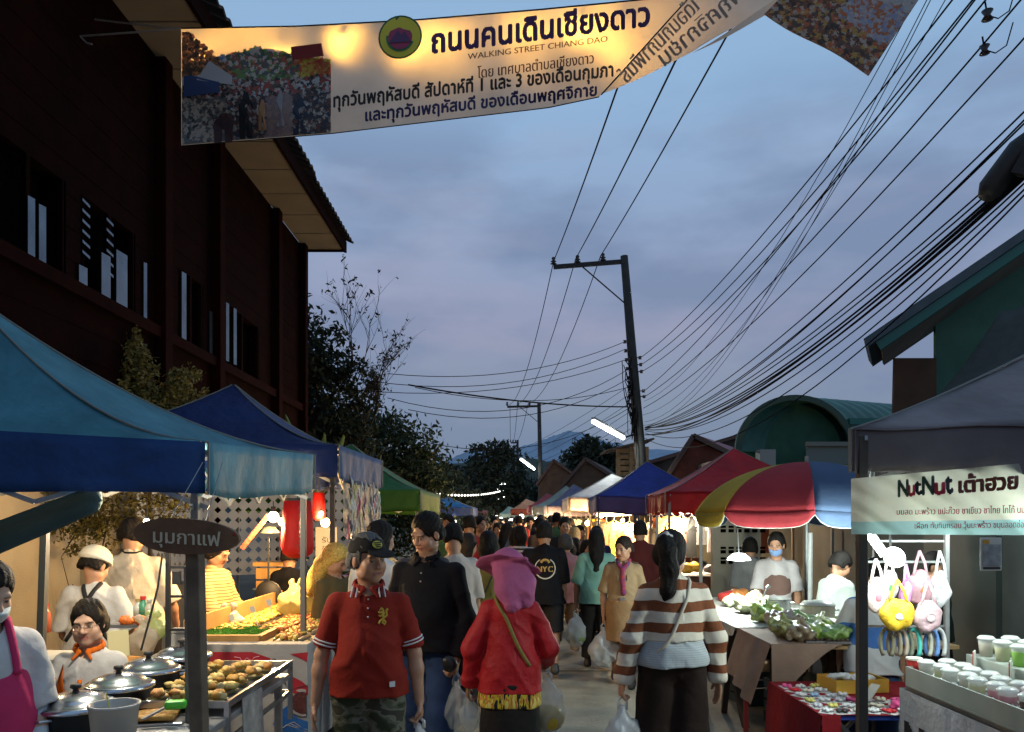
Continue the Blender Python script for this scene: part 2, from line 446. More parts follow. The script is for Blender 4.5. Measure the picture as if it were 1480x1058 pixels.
def figure(name='person', H=1.68, loc=(0, 0, 0), yaw=0, res=.008, wide=1.0, belly=0, bust=0, skin='tan',
           armL=((.12, .02, -1), (.06, -.25, -1)), armR=((-.12, .02, -1), (-.06, -.25, -1)), hand='relaxed', handdir=None,
           step=.10, head=(0, 0, 0), lean=(0, 0), sit=None, top=None, bottom=None, shoes=True, hair='short', haircol=(.012, .010, .009),
           hat=None, label='', group=None, sleeve=1.0, collar=None, cat='person', face=None, legs_apart=.0, old=False, extra=None, shoecol=(.03, .03, .03)):
    """one continuous body; garments, hair and hat are its children.  local frame: faces -Y, its left is +X"""
    s = H / 1.70
    lx, ly = lean
    up = lambda z: np.array([lx * (z / s - .9) if z > .9 * s else 0, ly * (z / s - .9) if z > .9 * s else 0, 0])
    J = lambda x, y, z: np.array([x * s, y * s, z * s]) + up(z * s)
    w = wide
    hipL, hipR = J(.09 * w, 0, .90), J(-.09 * w, 0, .90)
    kneeL, kneeR = J((.10 + legs_apart) * w, -.5 * step - .02, .49), J(-(.10 + legs_apart) * w, .35 * step - .02, .49)
    ankL, ankR = J(.105 + legs_apart, -step, .085), J(-.105 - legs_apart, step + .02, .085 + (.05 if step > .1 else 0))
    if sit:
        kneeL, kneeR = J(.13, -.42, .9), J(-.13, -.42, .9); ankL, ankR = J(.13, -.40, .47), J(-.13, -.40, .47)
    shL, shR = J(.157 * w, .01, 1.332), J(-.157 * w, .01, 1.332)
    eU, eF = .29 * s, .255 * s
    def arm(sh, a):
        el = sh + nrm(a[0]) * eU; wr = el + nrm(a[1]) * eF; return el, wr
    elL, wrL = arm(shL, armL); elR, wrR = arm(shR, armR)
    neck0, neck1 = J(0, .012, 1.40), J(0, -.005, 1.50)
    hc = J(0, -.020, 1.567)      # head centre = eye level
    RH = rotm(*head)
    h_ = lambda x, y, z: hc + RH @ (np.array([x, y, z]) * (s * .5 + .47))
    S = Solid(res); k3 = .03
    def torso(S, g=0.0, waist=True):
        S.cap(J(-.112 * w, .01, 1.326), J(.112 * w, .01, 1.326), .050 * s + g * .5, None, .04)
        S.ell(J(0, .0, 1.21), np.array([.146 * w, .108 + .02 * (w - 1), .18]) * s + g, k=.05)
        S.ell(J(0, .0, 1.06), np.array([.136 * w, .100, .17]) * s + g, k=.06)
        S.ell(J(0, .01, .94), np.array([.172 * w, .118, .125]) * s + g, k=.06)
        if belly: S.ell(J(0, -.05 - belly * .4, 1.06), np.array([.13 * w, .09 + belly, .14]) * s + g, k=.06)
        if bust:
            for q in (-1, 1): S.ell(J(q * .075, -.085, 1.25), np.array([.062, .045, .062]) * s * .6 * (1 + bust * .4) + g, k=.06)
        S.cap(J(0, .015, 1.33), J(0, .012, 1.415), .075 * s + g * .6, .046 * s + g * .5, .07)
    torso(S)
    # head
    S.ell(h_(0, .018, .038), (.074, .092, .086), RH, k=.01)
    S.ell(h_(0, -.022, -.040), (.058, .066, .072), RH, k=.03)
    S.ell(h_(0, -.064, -.096), (.026, .022, .020), RH, k=.025)
    for q in (-1, 1):
        S.ell(h_(q * .040, -.058, -.034), (.024, .024, .026), RH, k=.025)
        S.ell(h_(q * .078, .010, -.008), (.010, .020, .033), RH, k=.006)
        S.ell(h_(q * .050, -.02, -.075), (.018, .035, .018), RH, k=.025)
    S.cap(h_(-.034, -.078, .022), h_(.034, -.078, .022), .015, None, .012)
    for q in (-1, 1):
        S.ell(h_(q * .031, -.098, .001), (.018, .014, .010), RH, k=.012, sub=True)
        S.ell(h_(q * .031, -.074, .0), (.014, .014, .012), RH, k=.004)
        S.cap(h_(q * .018, -.086, -.003), h_(q * .042, -.080, -.003), .0045, None, .004)
    S.cap(h_(0, -.088, .008), h_(0, -.106, -.028), .008, .012, .008)
    for q in (-1, 1): S.ell(h_(q * .012, -.094, -.034), (.009, .011, .008), RH, k=.007)
    S.cap(h_(-.019, -.086, -.058), h_(.019, -.086, -.058), .0055, None, .005)
    S.cap(h_(-.015, -.086, -.068), h_(.015, -.086, -.068), .0070, None, .005)
    S.cap(h_(-.022, -.094, -.0628), h_(.022, -.094, -.0628), .0020, None, .003, sub=True)
    S.cap(neck0, h_(0, .018, -.055), .052 * s, .050 * s, .03)
    # arms
    for sg, sh, el, wr in ((1, shL, elL, wrL), (-1, shR, elR, wrR)):
        S.cap(sh, el, .047 * s, .037 * s, .03); S.cap(el, el + (wr - el) * .35, .038 * s, .038 * s, .015)
        S.cap(el + (wr - el) * .3, wr, .038 * s, .0255 * s, .02)
        # hand
        fd = nrm(wr - el); hd = nrm(fd + np.array([0, -.12, -.25]) * (1 if fd[2] > -.6 else .2))
        if handdir is not None and handdir.get(sg) is not None: hd = nrm(handdir[sg])
        side = nrm(np.cross(hd, [sg * 1.0, 0, 0.001]))      # towards the front (thumb side)
        if side[1] > 0: side = -side
        pn = nrm(np.cross(side, hd)); pn = pn if pn[0] * sg < 0 else -pn   # palm normal faces the body
        style = hand if isinstance(hand, str) else hand.get(sg, 'relaxed')
        pc = wr + hd * .045 * s
        Mh = np.stack([pn, side, hd], 1)
        S.ell(pc, np.array([.016, .040, .050]) * s, Mh, k=.012)
        curl = {'relaxed': .35, 'grip': 1.25, 'flat': .12}[style]
        for fi in range(4):
            L_ = [.040, .044, .041, .032][fi] * s; of = (1.5 - fi) * .0195 * s
            b0 = wr + hd * (.082 * s) + side * of
            d1 = nrm(hd * math.cos(curl * .7) + pn * math.sin(curl * .7) + side * of * 1.2)
            d2 = nrm(hd * math.cos(curl * 1.7) + pn * math.sin(curl * 1.7))
            b1 = b0 + d1 * L_; b2 = b1 + d2 * L_ * .75
            S.cap(b0 - hd * .015, b1, .0098 * s, .0088 * s, .003); S.cap(b1, b2, .0088 * s, .0072 * s, .003)
        t0 = wr + hd * .028 * s + side * .026 * s
        t1 = t0 + nrm(side * .8 + hd * .7 + pn * .25) * .036 * s; t2 = t1 + nrm(hd * .9 + side * .15 + pn * (.3 + curl * .4)) * .030 * s
        S.cap(t0, t1, .0135 * s, .0105 * s, .008); S.cap(t1, t2, .0105 * s, .0085 * s, .003)
    # legs
    for hp, kn, an in ((hipL, kneeL, ankL), (hipR, kneeR, ankR)):
        S.cap(hp, kn, .086 * s * w, .056 * s, .04); c0 = kn + (an - kn) * .3 + np.array([0, .012, 0])
        S.cap(kn, c0, .054 * s, .054 * s, .02); S.cap(c0, an, .052 * s, .034 * s, .02)
        S.cap(an + np.array([0, .025, -.045]) * s, an + np.array([0, -.10, -.055]) * s, .034 * s, .027 * s, .02)
        S.cap(an + np.array([0, -.10, -.055]) * s, an + np.array([0, -.145, -.060]) * s, .034 * s, .024 * s, .015)
    V, Q = S.mesh()
    me = np_mesh('body', V, Q)
    # face colouring: lips, brows, eyes are marks of the skin itself
    base = np.array(SKIN[skin]); cols = np.tile(base, (len(V), 1))
    loc_ = (V - hc) @ RH / (s * .5 + .47)
    x, y, z = loc_[:, 0], loc_[:, 1], loc_[:, 2]; fr = y < -.045
    def put(m, c, a=1.0): cols[m] = cols[m] * (1 - a) + np.array(c) * a
    put((y < -.03) & (abs(x) < .06) & (z < -.01) & (z > -.09), base * np.array([1.08, .95, .92]), .5)
    put(fr & (abs(z + .063) < .0105) & (abs(x) < .024), np.array([.36, .12, .10]) if skin != 'light' else np.array([.5, .13, .13]), .75)
    put(fr & (abs(z + .063) < .0022) & (abs(x) < .024), (.08, .03, .025), .8)
    put(fr & (abs(z - (.021 - .10 * abs(abs(x) - .032))) < .0048) & (abs(x) > .013) & (abs(x) < .050), (.03, .02, .016), .85 if not old else .5)
    ey = fr & (((abs(x) - .031) / .0140) ** 2 + ((z - .0) / .0046) ** 2 < 1); put(ey, (.30, .26, .23), .9)
    put(fr & (((abs(x) - .031) / .0070) ** 2 + (z / .0056) ** 2 < 1), (.012, .008, .006))
    put(fr & (abs(z - .0058) < .0020) & (abs(abs(x) - .031) < .017), (.03, .018, .014), .8)
    set_col(me, cols)
    root = empty(name, loc, yaw, label, cat, group)
    obj('body', me, root, skin_mat(skin))
    sd = int(abs(loc[0]) * 97 + abs(loc[1]) * 31) % 997
    out = {'J': J, 'h': h_, 'RH': RH, 'wrL': wrL, 'wrR': wrR, 'elL': elL, 'elR': elR, 'shL': shL, 'shR': shR, 'root': root, 's': s, 'hc': hc}
    tocol = lambda m: m
    # ---- garments
    if bottom:
        g = bottom.get('g', .018); T = Solid(res)
        T.ell(J(0, .01, .93), np.array([.172 * w, .118, .125]) * s + g * .45, k=.05)
        zc = bottom.get('to', .09)
        if bottom['kind'] in ('trousers', 'shorts', 'wide'):
            gg = .055 if bottom['kind'] == 'wide' else (.035 if bottom['kind'] == 'shorts' else 0.012)
            for hp, kn, an in ((hipL, kneeL, ankL), (hipR, kneeR, ankR)):
                T.cap(hp, kn, .086 * s * w + g, .060 * s + g + gg * .6, .04); T.cap(kn, an + np.array([0, .01, -.02]), .060 * s + g + gg * .6, .045 * s + g + gg, .03)
        else:
            r0, r1 = bottom.get('r', (.17, .20))
            zs = J(0, 0, zc)[2]
            for q in (-1, 1): T.cap(J(q * .05, 0, .93), np.array([q * .05 * s, -.02, zs]), r0 * s * .8, r1 * s * .8, .08)
            T.cap(J(0, 0, .93), np.array([0, -.02, zs]), r0 * s * .8, r1 * s * .9, .08)
        T.plane((0, 0, zc * s), (0, 0, -1)); T.plane(J(0, 0, bottom.get('top', .985)), (0, 0, 1))
        V, Q = T.mesh(disp=folds(bottom.get('fold', .004), 10, 4, sd + 3))
        obj(bottom.get('name', 'trousers'), np_mesh('trousers', V, Q), root, bottom['mat'])
    if top:
        g = top.get('g', .020); T = Solid(res)
        torso(T, g)
        hz = top.get('hem', .86)
        if hz < .92: T.cap(J(-.05 * w, .005, .94), J(-.05 * w, .005, hz), .135 * s * w + g * .6, .140 * s * w + g, .05); T.cap(J(.05 * w, .005, .94), J(.05 * w, .005, hz), .135 * s * w + g * .6, .140 * s * w + g, .05)
        if top.get('flare'): T.cap(J(-.05 * w, 0, 1.1), J(-.06 * w, 0, hz), .13 * s * w, (.15 + top['flare']) * s * w, .05); T.cap(J(.05 * w, 0, 1.1), J(.06 * w, 0, hz), .13 * s * w, (.15 + top['flare']) * s * w, .05)
        T.plane((0, 0, hz * s), (0, 0, -1))
        for sh, el, wr in ((shL, elL, wrL), (shR, elR, wrR)):
            f_ = top.get('sleeve', 1.0); gs = top.get('gs', g) * .85
            if f_ <= 0: continue
            if f_ <= 1.0:
                e = sh + (el - sh) * f_; T.cap(sh, e, .047 * s + gs * .8, (.047 - .008 * f_) * s + gs * 1.4, .022)
                out.setdefault('cuts', []).append((e, nrm(el - sh)))
            else:
                T.cap(sh, el, .047 * s + gs * .8, .042 * s + gs, .018); e = el + (wr - el) * (f_ - 1); T.cap(el, e, .042 * s + gs, .032 * s + gs * top.get('cuff', 1.1), .03)
        # trim round ends of sleeves by subtracting a sphere-like cap beyond them
        for sh, el, wr in ((shL, elL, wrL), (shR, elR, wrR)):
            f_ = top.get('sleeve', 1.0)
            if f_ <= 0: continue
            d = nrm(el - sh) if f_ <= 1 else nrm(wr - el); e = sh + (el - sh) * f_ if f_ <= 1 else el + (wr - el) * (f_ - 1)
            T.cap(e + d * .085, e + d * .14, .085, .085, .004, sub=True) if f_ <= 1.0 else T.cap(e + d * .045, e + d * .09, .045, .045, .004, sub=True)
            if f_ <= 1.0: T.cap(e - d * .02, e + d * .05, .046 * s + .002, .046 * s + .004, .004, sub=True) if False else None
        nr = top.get('neck', .066)
        T.cap(J(0, -.015, 1.415), J(0, -.03, 1.57), nr * s, (nr + .03) * s, .008, sub=True)
        if top.get('vneck'):
            T.cap(J(0, -.20, 1.34 - top['vneck']), J(0, -.10, 1.45), .012, .055, .01, sub=True)
        V, Q = T.mesh(disp=folds(top.get('fold', .0045), 8, 5, sd)); out['topVQ'] = (V, Q)
        obj(top.get('name', 'shirt'), np_mesh('shirt', V, Q), root, top['mat'])
        out['top_g'] = g
        if top.get('collar'):
            K = Solid(res * .8)
            n = 14; pts = []
            for i in range(n + 1):
                a = -math.pi / 2 + (.30 + (2 * math.pi - .60) * i / n)
                pts.append(J(0, 0, 0) * 0 + J(0, -.01, 1.430) + np.array([math.cos(a) * .076 * s, math.sin(a) * .074 * s, .020 * math.sin(a) * s]))
            for i in range(n): K.cap(pts[i], pts[i + 1], .010, .010, .006); K.cap(pts[i] + np.array([0, 0, .013]), pts[i + 1] + np.array([0, 0, .013]), .006, .006, .006)
            for q in (0, n):
                K.cap(pts[q], pts[q] + np.array([0.030 * (1 if q == 0 else -1), -.022, -.038]) * s, .010, .007, .008)
            V, Q = K.mesh(); obj('collar', np_mesh('collar', V, Q), root, top['collar'])
    if shoes:
        for an in (ankL, ankR):
            K = Solid(max(res, .008)); K.cap(an + np.array([0, .03, -.045]) * s, an + np.array([0, -.11, -.052]) * s, .042 * s, .036 * s, .02)
            K.cap(an + np.array([0, -.10, -.055]) * s, an + np.array([0, -.155, -.058]) * s, .042 * s, .030 * s, .015); K.cap(an + np.array([0, .02, -.04]), an + np.array([0, .015, .0]), .044 * s, .042 * s, .02)
            K.plane(an + np.array([0, 0, -.084]) * s, (0, 0, -1))
            V, Q = K.mesh(); obj('shoe', np_mesh('shoe', V, Q), root, mat('shoe_%d' % int(shoecol[0] * 100), shoecol, rough=.6))
    hm = mat('hair_%d' % int(haircol[0] * 1000), haircol, rough=.6, noise=.4, nscale=80, bump=.4, bscale=140, spec=.12)
    if hair:
        K = Solid(min(res, .009)); gh = .010
        K.ell(h_(0, .020, .040), (.074 + gh, .092 + gh, .088 + gh), RH, k=.01)
        K.cap(h_(-.03, .05, -.02), h_(.03, .05, -.02), .062, None, .03)
        if hair in ('short',):
            K.ell(h_(0, -.102, -.024), (.074, .070, .096), RH, k=.012, sub=True); K.ell(h_(0, .03, -.125), (.13, .17, .080), RH, k=.01, sub=True)
            for q in (-1, 1): K.ell(h_(q * .088, -.005, -.03), (.022, .03, .045), RH, k=.006, sub=True)
        elif hair == 'thin':
            K.ell(h_(0, -.085, .0), (.085, .075, .098), RH, k=.012, sub=True); K.ell(h_(0, .03, -.125), (.13, .17, .078), RH, k=.01, sub=True)
            for q in (-1, 1): K.ell(h_(q * .088, -.005, -.03), (.022, .03, .045), RH, k=.006, sub=True)
        else:
            K.ell(h_(0, -.100, -.030), (.068, .070, .090), RH, k=.012, sub=True)
            if hair == 'bun': K.ell(h_(0, .11, .055), (.045, .04, .045), RH, k=.02)
            if hair == 'lowbun': K.ell(h_(0, .105, -.02), (.045, .04, .045), RH, k=.02)
            if hair == 'long':
                K.chain([h_(0, .07, .02), h_(0, .09, -.10), h_(0, .095, -.22), h_(0, .10, -.36), h_(0, .10, -.45)], [.075, .075, .072, .055, .02], .03)
                K.cap(h_(-.04, .07, -.06), h_(-.03, .085, -.30), .05, .035, .03); K.cap(h_(.04, .07, -.06), h_(.03, .085, -.30), .05, .035, .03)
            if hair == 'bob':
                for q in (-1, 1): K.cap(h_(q * .060, .02, -.02), h_(q * .058, .01, -.12), .036, .026, .02)
                K.cap(h_(-.03, .06, -.03), h_(-.03, .05, -.12), .055, .04, .03); K.cap(h_(.03, .06, -.03), h_(.03, .05, -.12), .055, .04, .03)
            if hair == 'pony':
                K.ell(h_(0, .115, .055), (.035, .035, .04), RH, k=.02)
                a = h_(0, .14, .06)
                K.chain([a, a + np.array([-.01, .03, -.05]), a + np.array([-.015, .035, -.15]), a + np.array([-.01, .03, -.27]), a + np.array([0, .02, -.35])], [.038, .046, .052, .040, .008], .02)
        V, Q = K.mesh(disp=lambda p: .0016 * np.sin(210 * p[:, 0] + 90 * p[:, 1] + 5 * np.sin(25 * p[:, 2])) + .0022 * np.sin(60 * p[:, 1] + 30 * p[:, 2] + 3 * np.sin(30 * p[:, 0])))
        obj('hair', np_mesh('hair', V, Q), root, hm)
    if hat:
        K = Solid(min(res, .007)); kind = hat['kind']
        if kind == 'cap':
            K.ell(h_(0, .020, .045), (.088, .106, .088), RH, k=.005); K.plane(h_(0, .02, .034), -RH @ np.array([0, .10, 1.0]))
            K.ell(h_(0, -.112, .047), (.070, .062, .008), RH @ rotm(0, 14, 0), k=.008)
        elif kind == 'bonnet':       # soft cloth cap with band
            K.ell(h_(0, .022, .060), (.098, .115, .090), RH, k=.005); K.plane(h_(0, .02, .035), -RH @ np.array([0, .15, 1.0])); K.ell(h_(0, .02, .042), (.104, .120, .014), RH, k=.01)
        elif kind == 'sun':          # sun hat with long neck flap and wide brim
            K.ell(h_(0, .02, .066), (.090, .108, .088), RH, k=.01); K.cap(h_(0, .02, .03), h_(0, .02, .06), .098, .092, .02)
            K.chain([h_(-.03, .055, .01), h_(-.04, .085, -.09), h_(-.05, .115, -.19)], [.075, .075, .045], .04)
            K.chain([h_(.03, .055, .01), h_(.04, .085, -.09), h_(.05, .115, -.19)], [.075, .075, .045], .04)
            K.ell(h_(0, -.01, .046), (.195, .200, .010), RH @ rotm(0, 12, -22), k=.010)
            K.cap(h_(0, -.06, -.30), h_(0, -.05, -.02), .09, .085, .02, sub=True)
        if kind in ('cap', 'bonnet'): K.ell(h_(0, .018, .026), (.079, .096, .082), RH, k=.003, sub=True)
        V, Q = K.mesh(disp=folds(.0022 if kind != 'sun' else .0055, 13, 9, 4)); o = obj(hat.get('name', 'cap'), np_mesh('hat', V, Q), root, hat['mat'])
        out['hat'] = o
    return out
# ================================================================ SETTING: ground, hills
def road_material():
    m = mat('concrete_road', (.24, .215, .165), rough=.72, noise=.38, nscale=2.1, bump=.5, bscale=30, spec=.35)
    return m
mb = MB(); mb.add([(-400, -60, 0), (400, -60, 0), (400, 900, 0), (-400, 900, 0)], [(0, 1, 2, 3)])
mb.build('ground', mat('dirt', (.11, .095, .07), rough=.95, noise=.3, nscale=.6, bump=.4), kind='structure')
mb = MB(); mb.add([(-2.35, -8, .006), (2.6, -8, .006), (2.6, 90, .006), (-2.35, 90, .006)], [(0, 1, 2, 3)])
mb.build('road', road_material(), kind='structure')
mb = MB()
for y in [4.5 + 4 * i for i in range(20)]: mb.add([(-2.35, y, .010), (2.6, y, .010), (2.6, y + .03, .010), (-2.35, y + .03, .010)], [(0, 1, 2, 3)])
mb.add([(.12, -8, .011), (.145, -8, .011), (.145, 90, .011), (.12, 90, .011)], [(0, 1, 2, 3)])
mb.build('road_joints', mat('joint', (.05, .045, .04), rough=.9), kind='structure')
def hills(name, dist, pts, col, base=-5, thick=60):
    mb = MB(); P_ = []
    for (x0, y0), (x1, y1) in zip(pts, pts[1:]):
        n = 8
        for i in range(n):
            t = i / n; P_.append((x0 + (x1 - x0) * t, y0 + (y1 - y0) * t + random.uniform(-1.2, 1.2)))
    P_.append(pts[-1]); vs = []; fs = []
    for px, py in P_:
        w = P(px, py, dist); vs += [(w.x, dist - thick, base), (w.x, dist - thick * .3, (w.z) * .55), (w.x, dist, w.z), (w.x, dist + thick, base)]
    for i in range(len(P_) - 1):
        for j in range(3): a = i * 4 + j; fs.append((a, a + 4, a + 5, a + 1))
    mb.add(vs, fs); mb.build(name, mat(name + '_m', col, rough=1, noise=.2, nscale=.02), smooth=True, kind='structure')
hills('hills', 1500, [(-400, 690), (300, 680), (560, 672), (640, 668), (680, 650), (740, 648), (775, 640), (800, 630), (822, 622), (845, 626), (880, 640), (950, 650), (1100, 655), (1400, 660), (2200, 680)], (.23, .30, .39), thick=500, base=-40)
hills('wooded_hills', 320, [(-200, 700), (500, 690), (640, 672), (700, 668), (760, 662), (800, 668), (850, 664), (900, 660), (1000, 668), (1300, 680), (1700, 700)], (.035, .045, .035), thick=70)
# ================================================================ LEFT BUILDING
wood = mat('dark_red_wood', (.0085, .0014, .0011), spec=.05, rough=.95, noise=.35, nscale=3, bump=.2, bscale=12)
wood2 = mat('red_wood_post', (.013, .0015, .0012), spec=.05, rough=.9, noise=.3, nscale=4)
dark = mat('dark_void', (.004, .003, .003), rough=1, spec=0)
soff = mat('soffit', (.22, .19, .155), rough=.8, noise=.12, nscale=2)
roofm = mat('roof_sheet', (.012, .009, .008), rough=.7, noise=.3, nscale=5)
XW = -4.6; Y1 = 17.2
b = empty('wooden_building', (XW - 3, 8, 0), 0, 'dark red two storey timber building with wide eaves behind the left stalls', 'building')
mb = MB()
YS = -3.0
zwin0, zwin1 = 4.15, 5.12
wins = [(7.2, 9.6), (10.2, 12.6), (13.2, 14.6)]
# wall planks around window bands
mb.b2((XW - .16, YS, 2.6), (XW, Y1, zwin0)); mb.b2((XW - .16, YS, zwin1), (XW, Y1, 7.62))
wins = [(6.9, 8.1), (8.45, 9.6), (10.9, 11.7), (12.6, 14.3)]
prev = YS
for a, c in wins: mb.b2((XW - .16, prev, zwin0), (XW, a, zwin1)); prev = c
mb.b2((XW - .16, prev, zwin0), (XW, Y1, zwin1))
mb.b2((XW - 6, Y1 - .18, 2.6), (XW - .165, Y1 - .02, 7.6))
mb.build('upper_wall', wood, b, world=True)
mb = MB()
for i in range(0, 30, 2):      # horizontal clapboard lips
    z = 2.7 + i * .165
    for (a, c) in ([(YS, Y1)] if not (zwin0 - .1 < z < zwin1 + .03) else list(zip([YS] + [w_[1] for w_ in wins], [w_[0] for w_ in wins] + [Y1]))):
        mb.b2((XW + .001, a + .01, z), (XW + .008, c - .01, z + .012))
mb.build('clapboard', wood, b, world=True)
for y in (2.5, 6.2, 10.25, 12.15, 15.2, 17.12):
    mb = MB(); mb.b2((XW + .002, y - .11, 0), (XW + .15, y + .11, 7.6)); mb.build('post', wood2, b, world=True, bevel=.01)
mb = MB(); mb.b2((XW - .1, YS, 2.3), (XW + .12, Y1, 2.6)); mb.b2((XW + .02, YS, 3.98), (XW + .10, Y1, 4.12)); mb.build('beam', wood2, b, world=True)
pane = mat('sky_gap_grey', (.20, .24, .27), rough=.25, metal=.75, noise=.2, nscale=4)  # shiny blue-grey standing in for sky light seen through gaps in the building
for a, c in wins:
    mb = MB(); mb.b2((XW - .22, a - .5, zwin0 - .4), (XW - .18, c + .5, zwin1 + .4)); wo = mb.build('window', dark, b, world=True)
    for t in (0, .5, 1):
        y = a + (c - a) * t; mb = MB(); mb.b2((XW - .06, y - .03, zwin0), (XW - .0, y + .03, zwin1)); mb.build('frame', wood, b, world=True)
for (px, pw, y0, y1) in [(44, 8, 285, 378), (60, 8, 297, 388), (119, 10, 385, 417), (152, 11, 368, 434), (175, 14, 365, 446), (209, 3, 380, 462), (231, 3, 408, 473), (265, 5, 394, 490), (307, 8, 452, 512), (317, 6, 440, 518), (328, 3, 438, 522), (339, 3, 446, 527)]:
    Yw = abs(XW + .02) * F / abs(px - CX); dy = pw * Yw / abs(px - CX)
    mb = MB(); z0, z1 = Z(y1, Yw), Z(y0, Yw)
    mb.add([(XW + .02, Yw - dy / 2, z0), (XW + .035, Yw + dy / 2, z0), (XW + .035, Yw + dy / 2, z1), (XW + .02, Yw - dy / 2, z1)], [(0, 1, 2, 3)])
    mb.build('sky_gap_strip', pane, b, world=True, solid=.008)
for px, y0 in ((119, 290), (154, 318)):
    for k in range(6):
        Yw = abs(XW + .02) * F / abs(px - CX); z = Z(y0 + k * 15, Yw)
        mb = MB(); mb.add([(XW + .02, Yw, z), (XW + .03, Yw + .13, z - .03), (XW + .03, Yw + .13, z), (XW + .02, Yw, z + .03)], [(0, 1, 2, 3)]); mb.build('sky_gap_slat', pane, b, world=True, solid=.006)
# roof and soffit
XE = -3.64; ZE = 7.62
mb = MB()
for i in range(22):
    y0 = Y1 + .22 - i * 1.0; mb.b2((XW + .02, y0 - .965, ZE - .02), (XE - .08, y0, ZE + .01))
mb.build('soffit_panels', soff, b, world=True)
mb = MB(); mb.b2((XE - .07, YS, ZE - .08), (XE - .02, Y1 + .27, ZE + .16)); mb.b2((XW - 6, Y1 + .23, ZE - .06), (XE - .03, Y1 + .28, ZE + .14)); mb.build('fascia', wood, b, world=True)
mb = MB()
def roofs(u, v):
    y = YS + (Y1 + .42 - YS) * u; x = XE + .10 - 5.6 * v
    st = .09 if y < 14.2 else 0
    return (x - .0, y, ZE + .17 + st + 2.6 * v + .028 * math.sin(y * 2 * math.pi / .24))
mb.grid(roofs, 760, 2); mb.build('roof', roofm, b, world=True, solid=.03)
# ground floor: plaster wall, lattice screen
plaster = mat('plaster', (.42, .36, .25), rough=.9, noise=.15, nscale=2, bump=.2)
g = empty('garden_wall', (-4.3, 8, 0), 0, 'beige plaster wall lit warm behind the food sellers on the left', 'wall')
mb = MB(); mb.b2((-4.42, 2, 0), (-4.3, 10.4, 2.25)); mb.build('wall_panel', plaster, g, world=True)
for y in (5.3, 6.4, 7.9, 9.2): mb = MB(); mb.b2((-4.298, y - .05, 0), (-4.24, y + .05, 2.28)); mb.build('pilaster', plaster, g, world=True)
ls = empty('lattice_screen', (-3.6, 10.3, 0), 0, 'grey white lattice screen with diamond holes at the back of the stalls', 'screen')
def lattice(name, A, B, z0, z1, step, parent):
    A = Vector(A); B = Vector(B); d = (B - A); L_ = d.length; d.normalize(); mb = MB(); n = Vector((-d.y, d.x, 0))
    nu = int(L_ / step); nv = int((z1 - z0) / step)
    su = L_ / nu; sv = (z1 - z0) / nv; q = .34
    for i in range(nu):
        for j in range(nv):
            c = A + d * (su * (i + .5)); cz = z0 + sv * (j + .5)
            o4 = [(-.5, -.5), (.5, -.5), (.5, .5), (-.5, .5)]; i4 = [(0, -q), (q, 0), (0, q), (-q, 0)]
            vs = []
            for (a, e) in o4 + i4: v = c + d * (a * su); vs.append((v.x, v.y, cz + e * sv))
            mb.add(vs, [(0, 1, 5, 4), (1, 2, 6, 5), (2, 3, 7, 6), (3, 0, 4, 7), ] and [(0, 1, 4), (1, 5, 4), (1, 2, 5), (2, 6, 5), (2, 3, 6), (3, 7, 6), (3, 0, 7), (0, 4, 7)])
    return mb.build(name, mat('lattice_paint', (.42, .41, .38), rough=.8, noise=.12, nscale=4), parent, world=True, solid=.02)
lattice('lattice_panel', (-3.95, 10.4, 0), (-2.25, 11.4, 0), .9, 2.5, .13, ls)
lattice('lattice_panel', (-4.0, 8.4, 0), (-3.95, 10.3, 0), .9, 2.5, .13, ls)
mb = MB(); mb.b2((-3.05, 10.82, 0), (-2.95, 10.92, 2.55)); mb.b2((-4.02, 10.30, 0), (-3.92, 10.38, 2.55)); mb.build('screen_post', mat('lattice_paint'), ls, world=True)
# ================================================================ RIGHT BUILDINGS
grn = mat('green_wall', (.05, .15, .11), rough=.8, noise=.15, nscale=3)
teal = mat('teal_fascia', (.02, .14, .12), rough=.5)
slate = mat('slate_roof', (.07, .10, .12), rough=.85, noise=.15, nscale=4)
brn = mat('brown_board', (.085, .05, .03), rough=.85, noise=.3, nscale=2.5)
b = empty('green_house', (7, 13, 0), 0, 'tall house with slate gable roof, teal fascia and pale green wall on the right', 'building')
Yg = 11.0
A_ = P(1255, 500, Yg); B_ = P(1620, 250, Yg); up = Vector((0, 0, 1))
d = (B_ - A_).normalized(); nn = Vector((-d.z, 0, d.x))
def slab(name, a, bb, y0, y1, t0, t1, m):
    mb = MB(); vs = []
    for y in (y0, y1):
        for p, t in ((a, t0), (bb, t0), (bb, t1), (a, t1)): q = p + nn * t; vs.append((q.x + .5 * (y - Yg), y, q.z))
    mb.add(vs, [(3, 2, 1, 0), (4, 5, 6, 7), (0, 1, 5, 4), (1, 2, 6, 5), (2, 3, 7, 6), (3, 0, 4, 7)]); return mb.build(name, m, b, world=True)
slab('roof', A_, B_, Yg, Yg + 1.5, 0, .12, slate)
slab('fascia', A_ + d * .12, B_, Yg + .06, Yg + .12, -.13, -.004, teal)
slab('soffit', A_ + d * .15, B_, Yg + .14, Yg + 1.4, -.10, -.06, mat('soffit_dark', (.20, .17, .14), rough=.9, noise=.2, nscale=2))
mb = MB()
zb = Z(518, 12)
mb.add([(X(1290, 12), 12, 0), (X(1290, 12) - .25, 12, 2.3), (X(1290, 12), 12, 3.2), (X(1290, 12) + .02, 12, zb), (X(1352, 12), 12, zb), (X(1352, 12), 12, 0)], [(0, 5, 4, 3, 2, 1)])
mb.build('brown_wall', brn, b, world=True, solid=.06)
